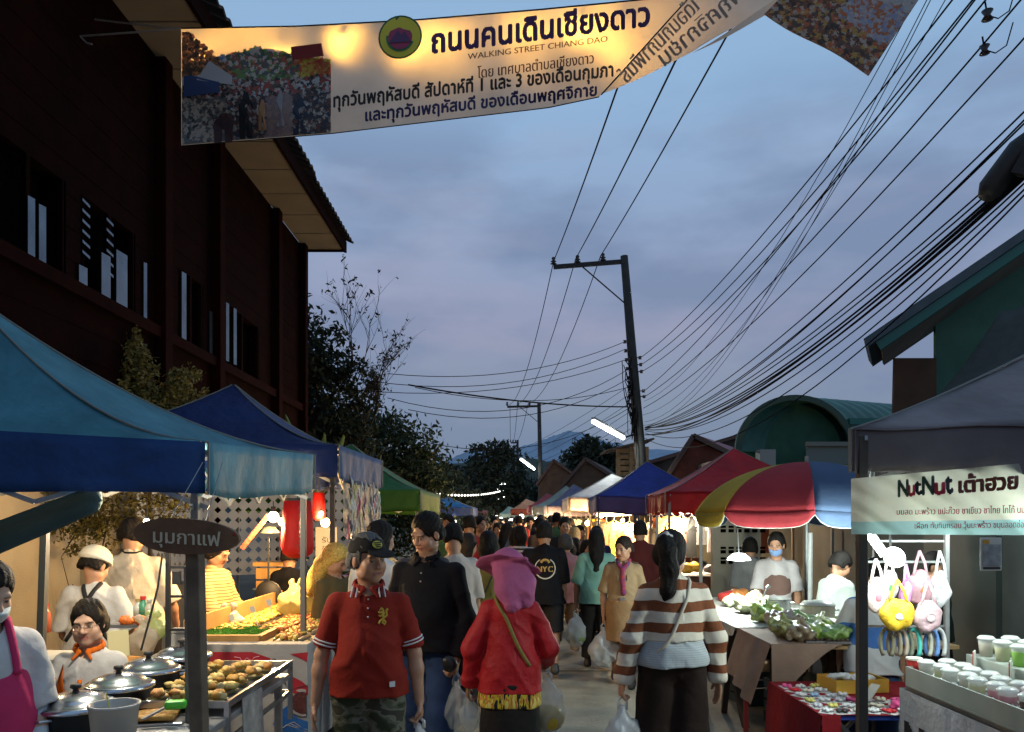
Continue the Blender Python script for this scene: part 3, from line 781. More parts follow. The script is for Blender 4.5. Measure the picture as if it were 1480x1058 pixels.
mb = MB(); mb.add([(X(1352, 12) + .04, 12.1, 0), (9.5, 12.1, 0), (9.5, 12.1, A_.z + (9.5 - A_.x) * d.z / d.x - .10), (X(1352, 12) + .04, 12.1, A_.z + (X(1352, 12) + .04 - A_.x) * d.z / d.x - .10)], [(0, 1, 2, 3)]); mb.build('green_wall', grn, b, world=True, solid=.06)
# shade net from the house to the stalls
mb = MB()
def net(u, v):
    a = P(1300, 612, 9.6).lerp(P(1560, 600, 8.0), u); c = P(1440, 452, 10.4).lerp(P(1640, 380, 9.4), u)
    p = a.lerp(c, v); p.z -= .25 * math.sin(math.pi * v) * (1 - .3 * u) + .05 * math.sin(u * 14); p.y += .1 * math.sin(u * 9 + v * 4); return p
mb.grid(net, 24, 12)
mb.build('shade_net', cloth('net', (.06, .068, .065), transl=.2), solid=.004, smooth=True, label='dark grey shade net slung between the green house and the grey stall roof', cat='shade net')
# green arched-roof building
b = empty('arched_building', (X(1150, 22), 22, 0), 0, 'green building with a barrel vaulted corrugated roof and arched front', 'building')
Ya = 20.0; cxA = X(1148, Ya); Rr = X(1232, Ya) - cxA; zt = Z(574, Ya); z0 = Z(652, Ya)
def arc(a, r, k=0): return cxA + r * math.cos(a), z0 + (zt - z0) * math.sin(a) * (r / Rr)
mb = MB(); ax_d = Vector((4.5, 2.0, 0))
def arched(u, v):
    a = math.pi * (1 - u); x, z = arc(a, Rr + .012 * math.sin(v * 2 * math.pi * 13))
    return (x + ax_d.x * v, Ya + ax_d.y * v, z)
mb.grid(arched, 30, 130); mb.build('arched_roof', mat('green_sheet', (.035, .13, .105), rough=.45, noise=.15, nscale=3), b, world=True, solid=.04)
mb = MB(); n = 28; o_ = []; i_ = []
for k in range(n + 1):
    a = math.pi * (1 - k / n); x, z = arc(a, Rr + .05); o_.append((x, Ya - .06, z)); x, z = arc(a, Rr - .10); i_.append((x, Ya - .06, z))
mb.add(o_ + i_, [(k, k + 1, n + 2 + k, n + 1 + k) for k in range(n)]); mb.build('arch_trim', mat('trim_dk', (.03, .07, .05), rough=.6), b, world=True, solid=.1)
mb = MB(); vs = [(*[arc(math.pi * (1 - k / n), Rr - .12)[0]], Ya + .35, arc(math.pi * (1 - k / n), Rr - .12)[1]) for k in range(n + 1)]
mb.add(vs + [(cxA + Rr - .12, Ya + .35, 2.6), (cxA - Rr + .12, Ya + .35, 2.6)], [tuple(range(n + 2, -1, -1))]); mb.build('front_wall', mat('green_dk', (.025, .10, .06), rough=.8, noise=.2, nscale=3), b, world=True)
mb = MB(); mb.b2((cxA - Rr, Ya + .4, 0), (cxA + Rr + 2.5, Ya + 4.5, 3.3)); mb.build('wall', mat('grey_wall', (.12, .13, .12), rough=.9, noise=.2, nscale=2), b, world=True)
for x in (X(1108, Ya), X(1190, Ya)): mb = MB(); mb.b2((x - .2, Ya - .1, 0), (x + .2, Ya + .3, Z(650, Ya))); mb.build('column', mat('pale_col', (.30, .31, .29), rough=.8), b, world=True)
mb = MB(); mb.b2((X(1160, Ya), Ya - .3, Z(646, Ya)), (X(1262, Ya), Ya - .16, Z(640, Ya))); mb.b2((X(1160, Ya), Ya - .24, Z(672, Ya)), (X(1262, Ya), Ya - .2, Z(646, Ya))); mb.build('awning_board', mat('grey_board', (.16, .19, .17), rough=.7), b, world=True)
mb = MB(); mb.b2((X(1226, Ya), Ya - .1, Z(614, Ya)), (X(1290, Ya), Ya + .05, Z(605, Ya))); mb.build('gutter', teal, b, world=True)
# houses down the right side
def gable(name, label, pxl, pxr, pya, pyb, Y, depth, ang, wallm, roofmat, peak=None, rib=.25):
    """front gable from eave-left pixel to eave-right pixel, ridge running back"""
    xl, xr, ze, zp = X(pxl, Y), X(pxr, Y), Z(pyb, Y), Z(pya, Y); xm = (xl + xr) / 2 if peak is None else X(peak, Y)
    b = empty(name, ((xl + xr) / 2, Y, 0), 0, label, 'building'); dv = Vector((math.sin(ang), math.cos(ang), 0)) * depth
    mb = MB(); f = [(xl + .15, Y + .1, 0), (xr - .15, Y + .1, 0), (xr - .15, Y + .1, ze - .05), (xm, Y + .1, zp - .12), (xl + .15, Y + .1, ze - .05)]
    g_ = [(p[0] + dv.x, p[1] + dv.y, p[2]) for p in f]; k = 5
    mb.add(f + g_, [(0, 1, 2, 3, 4), (9, 8, 7, 6, 5)] + [(i, i + 5, (i + 1) % 5 + 5, (i + 1) % 5) for i in range(5)]); mb.build('walls', wallm, b, world=True)
    mb = MB()
    for (xa, xb) in ((xl, xm), (xr, xm)):
        def fn(u, v, xa=xa, xb=xb): q = .014 * math.sin(v * depth / rib * 2 * math.pi); return (xa + (xb - xa) * u + dv.x * v, Y + dv.y * v, ze + (zp - ze) * u + q)
        mb.grid(fn, 1, int(depth / rib * 6))
    mb.build('roof', roofmat, b, world=True, solid=.04)
    mb = MB()
    for xa in (xl, xr): mb.bar((xa, Y - .03, ze - .03), (xm, Y - .03, zp - .03), .05, .14)
    mb.build('bargeboard', mat('barge', (.10, .06, .05), rough=.8), b, world=True)
    return b
redroof = mat('red_sheet', (.22, .03, .04), rough=.5, noise=.2, nscale=2)
gable('red_roofed_house', 'house with dull red metal roof and brick coloured gable behind the red canopy', 955, 1150, 628, 700, 24, 5, .5, mat('brick_wall', (.13, .035, .02), rough=.9, noise=.25, nscale=5), redroof, peak=1002)
brroof = mat('brown_tiles', (.085, .06, .045), rough=.85, noise=.3, nscale=3)
gable('brown_house', 'brown corrugated roofed shed standing beyond the white canopy', 808, 912, 662, 706, 36, 7, .25, brn, brroof, peak=846)
gable('far_brown_house', 'low house with rust brown ribbed roof under the far tube lamp', 775, 850, 664, 700, 44, 8, .1, brn, brroof, peak=800)
gable('long_house', 'long low dark roofed building behind the main electric pole', 935, 1120, 622, 668, 30, 10, .7, mat('dk_wall', (.05, .045, .04), rough=.9), mat('dk_roof', (.05, .055, .06), rough=.7, noise=.2, nscale=2), peak=1090)
b = empty('timber_shelter', (X(905, 27), 27, 0), 0, 'rough timber shelter with plank walls at the foot of the main electric pole', 'shelter')
tm = mat('raw_timber', (.24, .16, .08), rough=.9, noise=.3, nscale=6)
mb = MB()
for k in range(9): mb.b2((X(893, 27), 27, Z(722 - k * 8.4, 27)), (X(936, 27), 27.06, Z(722 - k * 8.4 - 6.5, 27)))
mb.build('planks', tm, b, world=True)
for x in (893, 912, 934): mb = MB(); mb.b2((X(x, 27) - .07, 26.9, 0), (X(x, 27) + .07, 26.99, Z(646, 27))); mb.build('post', tm, b, world=True)
mb = MB(); mb.box((X(908, 27), 27.4, Z(644, 27)), (1.7, 1.6, .06), rot=Matrix.Rotation(R(-14), 3, 'Y')); mb.build('roof', brroof, b, world=True)
# right-side dim back wall behind the stalls
wr = empty('street_wall', (4.6, 8, 0), 0, 'dim shop front wall behind the vegetable and dessert stalls', 'wall')
mb = MB(); mb.b2((4.6, 2, 0), (4.75, 19, 2.35)); mb.build('wall_panel', mat('shop_wall', (.075, .085, .078), rough=.9, noise=.3, nscale=1.5), wr, world=True)
for y in (3.2, 5.0, 7.4): mb = MB(); mb.b2((4.54, y, 0), (4.597, y + 1.3, 2.05)); mb.build('roller_door', mat('door_gr', (.05, .065, .06), rough=.6, noise=.2, nscale=2), wr, world=True)
vb = empty('vent_block_wall', (X(1060, 10.5), 10.5, 0), 0, 'beige wall of patterned vent blocks behind the umbrella stall', 'wall')
mb = MB(); mb.b2((X(1030, 10.5), 10.5, 0), (X(1100, 10.5), 10.6, Z(742, 10.5))); mb.build('wall_panel', plaster, vb, world=True)
mb = MB()
for i in range(6):
    for j in range(4):
        if j == 2: continue
        x = X(1024 + 0, 10.5) + .16 + i * .105; z = 1.05 + j * .14
        mb.b2((x, 10.49, z), (x + .07, 10.498, z + .045)); mb.b2((x, 10.49, z + .06), (x + .07, 10.498, z + .09))
mb.build('vent_slots', dark, vb, world=True)
# ================================================================ TREES
def foliage_tree(name, label, base, height, crowns, leaf=.09, n=2600, col=(.035, .06, .02), trunk_r=.12, seed=0, limbs=7, cat='tree', group=None, tcol=(.05, .04, .03), shape='leaf'):
    rnd = random.Random(seed); root = empty(name, base, 0, label, cat, group)
    mb = MB(); bx, by, bz = base; top = Vector((rnd.uniform(-.2, .2), 0, height * .55))
    mb.tube([(0, 0, 0), (rnd.uniform(-.1, .1), 0, height * .25), top], [trunk_r, trunk_r * .8, trunk_r * .5], 8)
    for i in range(limbs):
        c, r = crowns[i % len(crowns)]; c = Vector(c); e = c + Vector([rnd.uniform(-.6, .6) * r[k] for k in range(3)])
        s0 = Vector((0, 0, height * rnd.uniform(.2, .5))); m_ = s0.lerp(e, .5) + Vector((rnd.uniform(-.2, .2), rnd.uniform(-.2, .2), rnd.uniform(0, .3)))
        mb.tube([s0, m_, e], [trunk_r * .45, trunk_r * .28, .012], 6)
    mb.build('trunk', mat('bark_%d' % int(tcol[0] * 100), tcol, rough=.95, noise=.3, nscale=9), root, smooth=True)
    vols = [r[0] * r[1] * r[2] for c, r in crowns]; vt = sum(vols)
    rs = np.random.RandomState(seed); allv = []
    for (c, r), v in zip(crowns, vols):
        m = max(20, int(n * v / vt)); ncl = max(4, m // 26)
        cd = rs.normal(size=(ncl, 3)); cd /= np.linalg.norm(cd, axis=1)[:, None]; cc = cd * (rs.uniform(.25, 1.0, (ncl, 1)) ** .45)
        w = rs.randint(0, ncl, m); p = (cc[w] + rs.normal(size=(m, 3)) * .14) * np.array(r) + np.array(c)
        a = rs.normal(size=(m, 3)); a /= np.linalg.norm(a, axis=1)[:, None]; b_ = np.cross(a, rs.normal(size=(m, 3))); b_ /= np.linalg.norm(b_, axis=1)[:, None]
        L_ = leaf * rs.uniform(.6, 1.4, (m, 1)); W_ = L_ * .42
        q = np.stack([p - a * L_, p + b_ * W_, p + a * L_, p - b_ * W_], 1); allv.append(q.reshape(-1, 3))
    V = np.concatenate(allv); Q = np.arange(len(V)).reshape(-1, 4)
    me = np_mesh('crown', V, Q); me.polygons.foreach_set('use_smooth', [False] * len(me.polygons))
    cols = np.repeat(np.array(col) * rs.uniform(.55, 1.5, (len(Q), 1)), 4, axis=0); set_col(me, cols)
    obj('crown', me, root, mat('leaf_%s' % name[:8] + str(int(col[1] * 1000)), col, rough=.7, vcol=True, transl=.25))
    return root
# large dark tree left: behind the building corner
foliage_tree('broadleaf_tree', 'large dark tree rising beside the far corner of the timber building', (-5.55, 19.5, 0), 6.0,
    [((-.2, 0, 5.6), (1.4, 1.2, 1.5)), ((.9, .2, 4.1), (1.2, 1.1, 1.3)), ((-.5, .1, 3.4), (1.8, 1.2, 1.6)), ((.9, 0, 5.7), (.8, .7, .8)), ((1.7, 0, 4.9), (.6, .6, .7)), ((1.2, 0, 2.6), (1.4, 1, 1.4))], leaf=.085, n=19000, col=(.020, .030, .014), seed=4, trunk_r=.16, limbs=10)
foliage_tree('rounded_tree', 'rounded dense tree sloping down behind the green canopy', (-4.3, 24, 0), 4.6,
    [((.1, 0, 3.6), (2.0, 1.5, 1.3)), ((1.3, 0, 2.7), (1.0, 1.0, 1.1)), ((-.9, .3, 3.9), (1.6, 1.2, 1.3)), ((.2, 0, 2.0), (2.3, 1.2, 1.6))], leaf=.09, n=20000, col=(.020, .035, .012), seed=8, trunk_r=.18)
# bare twigs with a few leaves
tw = empty('bare_tree', (-4.1, 19, 0), 0, 'nearly leafless tree with thin twigs against the sky above the dark tree', 'tree')
mb = MB(); rnd = random.Random(5); tips = []
def branch(p, d, L_, r, depth):
    pts = [p]; q = Vector(p); dd = Vector(d)
    for i in range(4): dd = (dd + Vector((rnd.uniform(-.22, .22), rnd.uniform(-.1, .1), rnd.uniform(-.1, .2)))).normalized(); q = q + dd * L_ / 4; pts.append(q.copy())
    mb.tube(pts, [r * (1 - .16 * i) for i in range(5)], 5)
    tips.append(pts[-1])
    if depth > 0:
        for k in range(4 if depth > 1 else 3):
            i = rnd.choice([2, 3, 4]); a = Vector((rnd.uniform(-1, 1), rnd.uniform(-.4, .4), rnd.uniform(-.3, .9)))
            branch(pts[i], (dd * 1.1 + a * .8).normalized(), L_ * rnd.uniform(.5, .72), r * .55, depth - 1)
o0 = Vector((-4.1, 19, -.5)); 
branch(o0 + Vector((0, 0, 0)), (0.0, 0, 1), 3.9, .10, 0)
s0 = tips[-1]; tips.clear()
for t_, L_ in ((P(525, 440, 19), .6), (P(585, 545, 19), .55), (P(560, 560, 19), .5), (P(590, 510, 19), .5)):
    dd = (t_ - s0); branch(s0, dd.normalized(), dd.length * .62, .026, 3)
mb.build('branches', mat('twig', (.03, .025, .02), rough=.9), tw, world=True)
mb = MB()
for p in tips:
    if rnd.random() < .5:
        for k in range(3): c = p + Vector([rnd.uniform(-.06, .06) for _ in range(3)]); a = Vector([rnd.uniform(-.06, .06) for _ in range(3)]); e = Vector([rnd.uniform(-.03, .03) for _ in range(3)]); mb.add([c - a, c + e, c + a, c - e], [(0, 1, 2, 3)])
mb.build('leaves', mat('twigleaf', (.03, .035, .02), rough=.8), tw, world=True)
# olive shrub in front of the timber building
foliage_tree('garden_tree', 'small olive green tree with pointed top against the timber wall', (X(195, 9.5), 9.5, 0), 3.6,
    [((0, 0, 3.45), (.24, .22, .46)), ((-.15, 0, 3.1), (.45, .35, .35)), ((-.5, 0, 2.95), (.30, .3, .30)), ((.58, 0, 3.05), (.28, .25, .42)), ((.1, 0, 2.75), (.8, .4, .35))], leaf=.034, n=14000, col=(.17, .15, .04), seed=3, trunk_r=.06)
foliage_tree('wall_creeper', 'sparse leafy shrub overhanging the beige wall behind the cooks', (X(120, 7.3), 7.3, 0), 1.9,
    [((-.15, 0, 1.75), (.55, .15, .28)), ((.5, 0, 1.75), (.6, .15, .25)), ((.1, 0, 1.45), (.25, .12, .22))], leaf=.024, n=3800, col=(.10, .09, .02), seed=13, trunk_r=.012, limbs=3, cat='shrub')
# banana-like plant behind the blue canopy
bp_ = empty('banana_plant', (X(452, 12.2), 12.2, 0), 0, 'banana plant with broad green leaves behind the navy canopy', 'plant')
mb = MB(); mb.tube([(X(452, 12.2), 12.2, 0), (X(452, 12.2), 12.2, 2.0)], [.1, .07], 8); mb.build('stem', mat('bstem', (.10, .12, .04), rough=.8), bp_, world=True)
for (px, py, dx) in ((468, 625, .05), (496, 628, .30), (437, 622, -.12), (412, 598, -.3)):
    mb = MB(); a = Vector((X(455, 12.2), 12.2, 1.9)); c = P(px, py, 12.2)
    def lf(u, v, a=a, c=c): p = a.lerp(c, u); w_ = .11 * math.sin(math.pi * (.06 + .88 * u) ** .8); return (p.x + (v - .5) * 2 * w_, p.y + abs(v - .5) * .12, p.z - abs(v - .5) * .06)
    mb.grid(lf, 12, 4); mb.build('leaf', mat('banana_leaf', (.10, .17, .03), rough=.5, transl=.3), bp_, world=True, smooth=True)
# background trees
foliage_tree('background_tree', 'dark bushy tree at the end of the street left of the third pole', (X(665, 62), 62, 0), 6.2, [((0, 0, 4.2), (3.2, 2, 1.6)), ((-1.2, 0, 2.6), (3.2, 2, 2)), ((2.4, 0, 4.0), (1.5, 1.5, 1.4))], leaf=.24, n=5000, col=(.022, .032, .018), seed=21, trunk_r=.25)
foliage_tree('background_tree', 'tall domed dark tree behind the string of white bulbs', (X(712, 55), 55, 0), 7, [((0, 0, 6.2), (1.5, 1.4, 1.1)), ((.2, 0, 4.3), (2.3, 2, 2.2)), ((0, 0, 2.5), (2.8, 2, 2))], leaf=.2, n=6000, col=(.022, .032, .018), seed=22, trunk_r=.25)
foliage_tree('background_tree', 'dark spreading tree behind the upper tube lamp on the main pole', (X(862, 50), 50, 0), 6.4, [((0, 0, 5.4), (2.0, 1.5, 1.3)), ((1.5, 0, 4.6), (2.2, 1.5, 1.2)), ((-1.0, 0, 4.4), (1.3, 1.2, .9))], leaf=.2, n=5000, col=(.022, .034, .018), seed=23, trunk_r=.25)
foliage_tree('background_tree', 'low dark tree between the tall domed tree and the brown roofs', (X(760, 75), 75, 0), 5.2, [((0, 0, 3.6), (3.4, 2, 1.8)), ((2.5, 0, 2.6), (3, 2, 1.6)), ((-2.4, 0, 3), (2.5, 2, 1.8))], leaf=.3, n=4000, col=(.022, .032, .020), seed=24, trunk_r=.25)
foliage_tree('background_tree', 'dark tree closing the gap behind the light blue canopy', (X(628, 40), 40, 0), 5, [((0, 0, 3.2), (1.8, 1.5, 1.6)), ((-1.5, 0, 3.4), (1.6, 1.5, 1.9)), ((.8, 0, 2.0), (1.8, 1.5, 1.3))], leaf=.16, n=5000, col=(.024, .034, .016), seed=25, trunk_r=.2)
# ================================================================ POLES, WIRES, LAMPS, BANNER
conc = mat('pole_concrete', (.035, .033, .030), rough=.9, noise=.2, nscale=6)
blk = mat('black_metal', (.012, .012, .013), rough=.6)
ins = mat('insulator', (.03, .02, .018), rough=.35)
wirem = mat('wire', (.003, .003, .004), rough=.9, spec=.1)
galv = mat('galvanised', (.30, .31, .31), rough=.45, metal=.5, noise=.1, nscale=20)
def light(name, loc, energy, col, size=.05, parent=None, typ='POINT', rot=None, sy=None):
    l = bpy.data.lights.new(name, typ); l.energy = energy * ((2.5 if energy >= 40 else 1.7) if typ == 'POINT' else 1); l.color = col
    if typ in ('POINT', 'SPOT'):
        l.shadow_soft_size = size
        if typ == 'SPOT': l.spot_size = R(150); l.spot_blend = .6
    else:
        l.shape = 'RECTANGLE'; l.size = size; l.size_y = sy or size
    o = bpy.data.objects.new(name, l); C.objects.link(o); o.location = loc
    if rot is not None: o.rotation_euler = rot
    if parent: wparent(o, parent)
    return o
WARM = (1.0, .62, .26); COOL = (.86, 1.0, .95); WHITE = (1, .93, .80)
warm_em = mat('warm_glow', (1, .8, .4), emit=(1.0, .66, .26), est=14)
cool_em = mat('cool_glow', (1, 1, 1), emit=(.93, 1.0, .97), est=9)
hot_em = mat('white_glow', (1, 1, .9), emit=(1.0, .90, .68), est=12)
def pole(name, label, foot, top, r0, r1, arm=None, n_ins=3, group=None, armlen=1.0, armdir=-1, Y=30, brace=True, sidebits=True, pts=None):
    b = empty(name, (foot.x, foot.y, 0), 0, label, 'electric pole', group)
    mb = MB(); mb.tube([(foot.x, foot.y, 0), foot.lerp(top, .5), top], [r0, (r0 + r1) / 2, r1], 10); mb.build('shaft', conc, b, world=True, smooth=True)
    if arm:
        a, e = arm; mb = MB(); mb.bar(a, e, r1 * .8, r1 * 1.1); mb.build('crossarm', blk, b, world=True)
        mb = MB(); m_ = a.lerp(e, .62); mb.bar(m_, top.lerp(foot, .28) if pts is None else pts, r1 * .30); mb.build('brace', blk, b, world=True)
        for t in (.0, .34, .70):
            c = e.lerp(a, t) + Vector((0, 0, r1 * .6)); s = r1
            mb = MB(); mb.lathe([(.2 * s, 0), (.9 * s, .25 * s), (.35 * s, .5 * s), (.8 * s, .9 * s), (.3 * s, 1.2 * s), (.55 * s, 1.6 * s), (.4 * s, 2.0 * s), (0, 2.1 * s)], c, 10); mb.build('insulator', ins, b, world=True, smooth=True)
    return b
YP = 22.0
pf = P(934, 1100, YP); pf.z = 0; pf.x = X(940, YP); pt = P(902, 370, YP)
armL_, armR_ = P(800, 386, YP), P(902, 378, YP)
mp_ = pole('electric_pole', 'tall leaning concrete electric pole carrying a one sided crossarm with three insulators', pf, pt, .19, .105, (armR_, armL_), pts=P(905, 440, YP))
# small spool insulators and coils of wire down its side
for k in range(11):
    y = 494 + k * 13; x = 903 + k * 1.1
    mb = MB(); c = P(x, y, YP - .1); mb.lathe([(0, -.05), (.05, -.04), (.03, 0), (.05, .04), (0, .05)], c, 8); mb.bar(c, c + Vector((.16, .0, 0)), .025); mb.build('spool', ins, mp_, world=True)
for (x, y) in ((925, 517), (926, 527), (927, 537), (930, 565), (931, 573)):
    mb = MB(); c = P(x, y, YP - .1); mb.lathe([(0, -.05), (.05, -.04), (.03, 0), (.05, .04), (0, .05)], c, 8); mb.bar(c, c - Vector((.14, .0, 0)), .025); mb.build('spool', ins, mp_, world=True)
rnd = random.Random(9)
for k in range(9):
    mb = MB(); x0, y0 = 906 + rnd.uniform(-4, 4), 505 + rnd.uniform(0, 60); pts = []
    for i in range(9): pts.append(P(x0 + rnd.uniform(-6, 5) + i * 1.2, y0 + i * rnd.uniform(8, 16), YP - .2 + rnd.uniform(-.1, .1)))
    mb.tube(pts, .012, 4); mb.build('loose_wire', wirem, mp_, world=True)
p2 = P(783, 900, 46); p2.z = 0; t2 = P(779, 583, 46)
pole('electric_pole', 'distant electric pole with crossarm seen over the far tube lamp', p2, t2, .16, .11, (P(779, 587, 46), P(733, 588, 46)), pts=P(780, 612, 46))
p3 = P(749, 900, 80); p3.z = 0; t3 = P(748, 636, 80)
pole('electric_pole', 'farthest small electric pole against the hills', p3, t3, .17, .12, (P(748, 640, 80), P(738, 640, 80)), pts=P(748, 652, 80))
nwire = [0]
def wire(a, b, sag, r=.011, label=None, n=14, grp='overhead wires'):
    mb = MB(); mb.tube(sagline(a, b, sag, n), r, 5)
    return mb.build('overhead_wire', wirem, label=label, cat='wire', group=grp)
k = 0
LW = ['left', 'middle', 'right']
# high voltage: from near (out of frame top) over the main pole arm to pole 2 arm to pole 3
near = [(893, 0, 7.5), (1003, -60, 7.5), (1100, -60, 8)]
tops = [(800, 378), (832, 374), (868, 370)]
nr_ = [(905, 75), (975, 75), (1062, 15)]
for i in range(3):
    a = P(*tops[i], YP); n_ = P(*nr_[i], 9.5); d = (n_ - a); s_ = a + d * 1.5
    wire(s_, a, .15, .013, 'high wire running from the banner to the %s insulator of the main crossarm' % LW[i])
    c = P([737, 748, 763][i], 584, 46); wire(a, c, .9, .013, 'high wire from the %s insulator of the main crossarm down to the distant pole' % LW[i])
    e = P(738 + 3 * i, 636, 80); wire(c, e, .8, .016, 'far high wire leaving the %s insulator of the distant pole' % LW[i])
# low wires, pole to upper right near camera
ups = [(926, 517, 1370, -20, 'uppermost'), (927, 527, 1388, -10, 'second uppermost'), (928, 537, 1400, -5, 'third'), (930, 566, 1418, -40, 'fourth'), (931, 574, 1440, 10, 'fifth'), (930, 590, 1480, 20, 'sixth')]
for i, (x0, y0, x1, y1, nm) in enumerate(ups):
    a = P(x0, y0, YP); Yn = 7.0; m_ = P(x1, y1, Yn); e = a + (m_ - a) * 1.15
    wire(a, e, .38 + .05 * (i % 3), .009, '%s thin wire rising from the main pole to the top right' % nm)
for i, (x0, y0, x1, y1, sg) in enumerate([(929, 600, 1400, -60, .9), (930, 615, 1385, -80, 1.1), (931, 580, 1360, -70, .8), (932, 610, 1375, -70, 1.0)]):
    a = P(x0, y0, YP); e = P(x1, y1, 7.5); wire(a, e, sg, .005, 'slack drop wire number %s from the top among the crossing thin wires' % ['one', 'two', 'three', 'four'][i])
# telecom bundle rising to the right
for i in range(13):
    dy = [0, -7, 6, 11, -14, 17, -22, -48, -53, -62, 3, -3, 22][i]
    a = P(932, 618 + dy * .15 + i, YP); e = P(1520, 215 + dy * 1.2 - (18 if dy < -40 else 0), 6.6); sg = [.62, .60, .66, .75, .5, .9, .45, .50, .55, .40, .63, .58, 1.05][i]
    names = ['thickest', 'upper tight', 'lower tight', 'sagging', 'upper loose', 'lowest sagging', 'separate upper', 'highest separate', 'second separate', 'third separate', 'inner', 'inner twisted', 'bottom drooping']
    wire(a, e, sg, .013 if i in (0, 1, 2, 10, 11) else .009, '%s cable of the black telecom bundle rising to the right' % names[i], n=24, grp='telecom bundle')
# left going thin wires
for i, (x0, y0, x1, y1, sg) in enumerate([(903, 494, 560, 540, .35), (903, 505, 500, 545, .5), (904, 520, 480, 560, .4), (906, 535, 560, 575, .6), (907, 548, 590, 592, .5), (907, 560, 600, 560, .3), (908, 588, 590, 556, .12), (909, 590, 620, 640, .5)]):
    wire(P(x0, y0, YP), P(x1, y1, 17.5 if i < 6 else 19), sg * 1.1, .009 if i != 6 else .02, '%s wire strung left from the main pole towards the dark tree' % ['topmost', 'second', 'third', 'fourth', 'fifth', 'short crossing', 'thick', 'lowest'][i])
for i in range(7):
    a = P(906 + i, 560 + i * 12, YP); e = P(700 + 14 * i, 668 + i * 3, 46); wire(a, e, .3, .007, '%s of the wires fanning from the main pole to the far street' % ['outermost', 'second', 'third', 'middle', 'fifth', 'sixth', 'innermost'][i])
# coil hardware hanging at the top right, and cable closure box
for i, (px, py, r_, nm) in enumerate([(1427, 22, .05, 'upper'), (1423, 72, .045, 'lower')]):
    c = P(px, py, 7.2); b = empty('wire_spool', c, 0, '%s black spool insulator hanging from a wire near the top right' % nm, 'insulator')
    mb = MB(); mb.lathe([(0, -r_), (r_, -r_ * .8), (r_ * .5, 0), (r_, r_ * .8), (0, r_)], c, 12); mb.build('spool', ins, b, world=True, smooth=True)
    mb = MB(); mb.tube([c, c + Vector((.1, 0, -.03)), c + Vector((.2, 0, .04)), c + Vector((.26, 0, .25))], .006, 5); mb.tube([c, c + Vector((-.02, 0, .12))], .008, 5); mb.build('tail_wire', wirem, b, world=True)
c = P(1455, 240, 7.0); b = empty('cable_box', c, 0, 'black cable splice box clamped on the telecom bundle at the right edge', 'cable box')
mb = MB(); dvec = (P(1520, 180, 6.8) - P(1430, 275, 7.2)); mb.tube([P(1425, 285, 7.1), P(1432, 272, 7.1), P(1475, 215, 6.95), P(1490, 195, 6.9)], [.07, .11, .11, .06], 12); mb.build('closure', blk, b, world=True, smooth=True)
mb = MB(); mb.bar(P(1475, 235, 6.9), P(1500, 240, 6.8), .16, .2); mb.build('bracket', blk, b, world=True)
# street tube lamps
def tube_lamp(name, a, e, r, label, m, energy=0, col=COOL, group=None, arm=None):
    b = empty(name, (a + e) / 2, 0, label, 'tube lamp', group)
    mb = MB(); mb.tube([a, e], r, 10); mb.build('glass_tube', m, b, world=True)
    mb = MB(); off = Vector((0, 0, r * 1.15)); mb.bar(a + off * 1.3, e + off * 1.3, r * 2.0, r * 1.0); mb.build('housing', mat('lamp_housing', (.30, .30, .28), rough=.5), b, world=True)
    if arm: mb = MB(); mb.tube(arm, r * .5, 6); mb.build('arm', blk, b, world=True)
    if energy: light('tube_light', (a + e) / 2 - Vector((0, 0, r + .05)), energy, col, .1, b)
    return b
tube_lamp('tube_lamp', P(857, 609, 20.5), P(901, 633, 21.5), .055, 'bright tube lamp slanting from the main electric pole', mat('tube_hi', (1, 1, 1), emit=(.92, 1, .97), est=6), 60, arm=[P(901, 633, 21.5), P(925, 625, 22)])
tube_lamp('tube_lamp', P(753, 664, 44), P(772, 678, 46), .07, 'smaller tube lamp slanting from the distant electric pole', mat('tube_hi'), 30, arm=[P(772, 678, 46), P(783, 676, 46)])
for i, (x0, y0, x1, y1, nm) in enumerate([(719, 700, 733, 700, 'level far tube lamp above the other'), (719, 706, 734, 712, 'tilted far tube lamp below the level one'), (718, 722, 730, 719, 'lowest cluster of far street lamp tubes')]):
    tube_lamp('tube_lamp', P(x0, y0, 55), P(x1, y1, 55), .075, nm, mat('tube_hi'))
# string of white bulbs across the street
mb = MB(); A_, B_ = P(624, 711, 30), P(722, 709, 48); cur = sagline(A_, B_, .15, 24)
sb = empty('bulb_string', A_, 0, 'string of tiny white bulbs hung across the far street', 'string lights')
mb.tube(cur, .008, 4); mb.build('cord', wirem, sb, world=True)
for p in cur: m1 = MB(); m1.blob(p - Vector((0, 0, .05)), .05 + .00 * p.y, n=8, rough=0); m1.build('bulb', mat('bulb_dim', (1, 1, 1), emit=(1, .95, .85), est=3), sb, world=True)
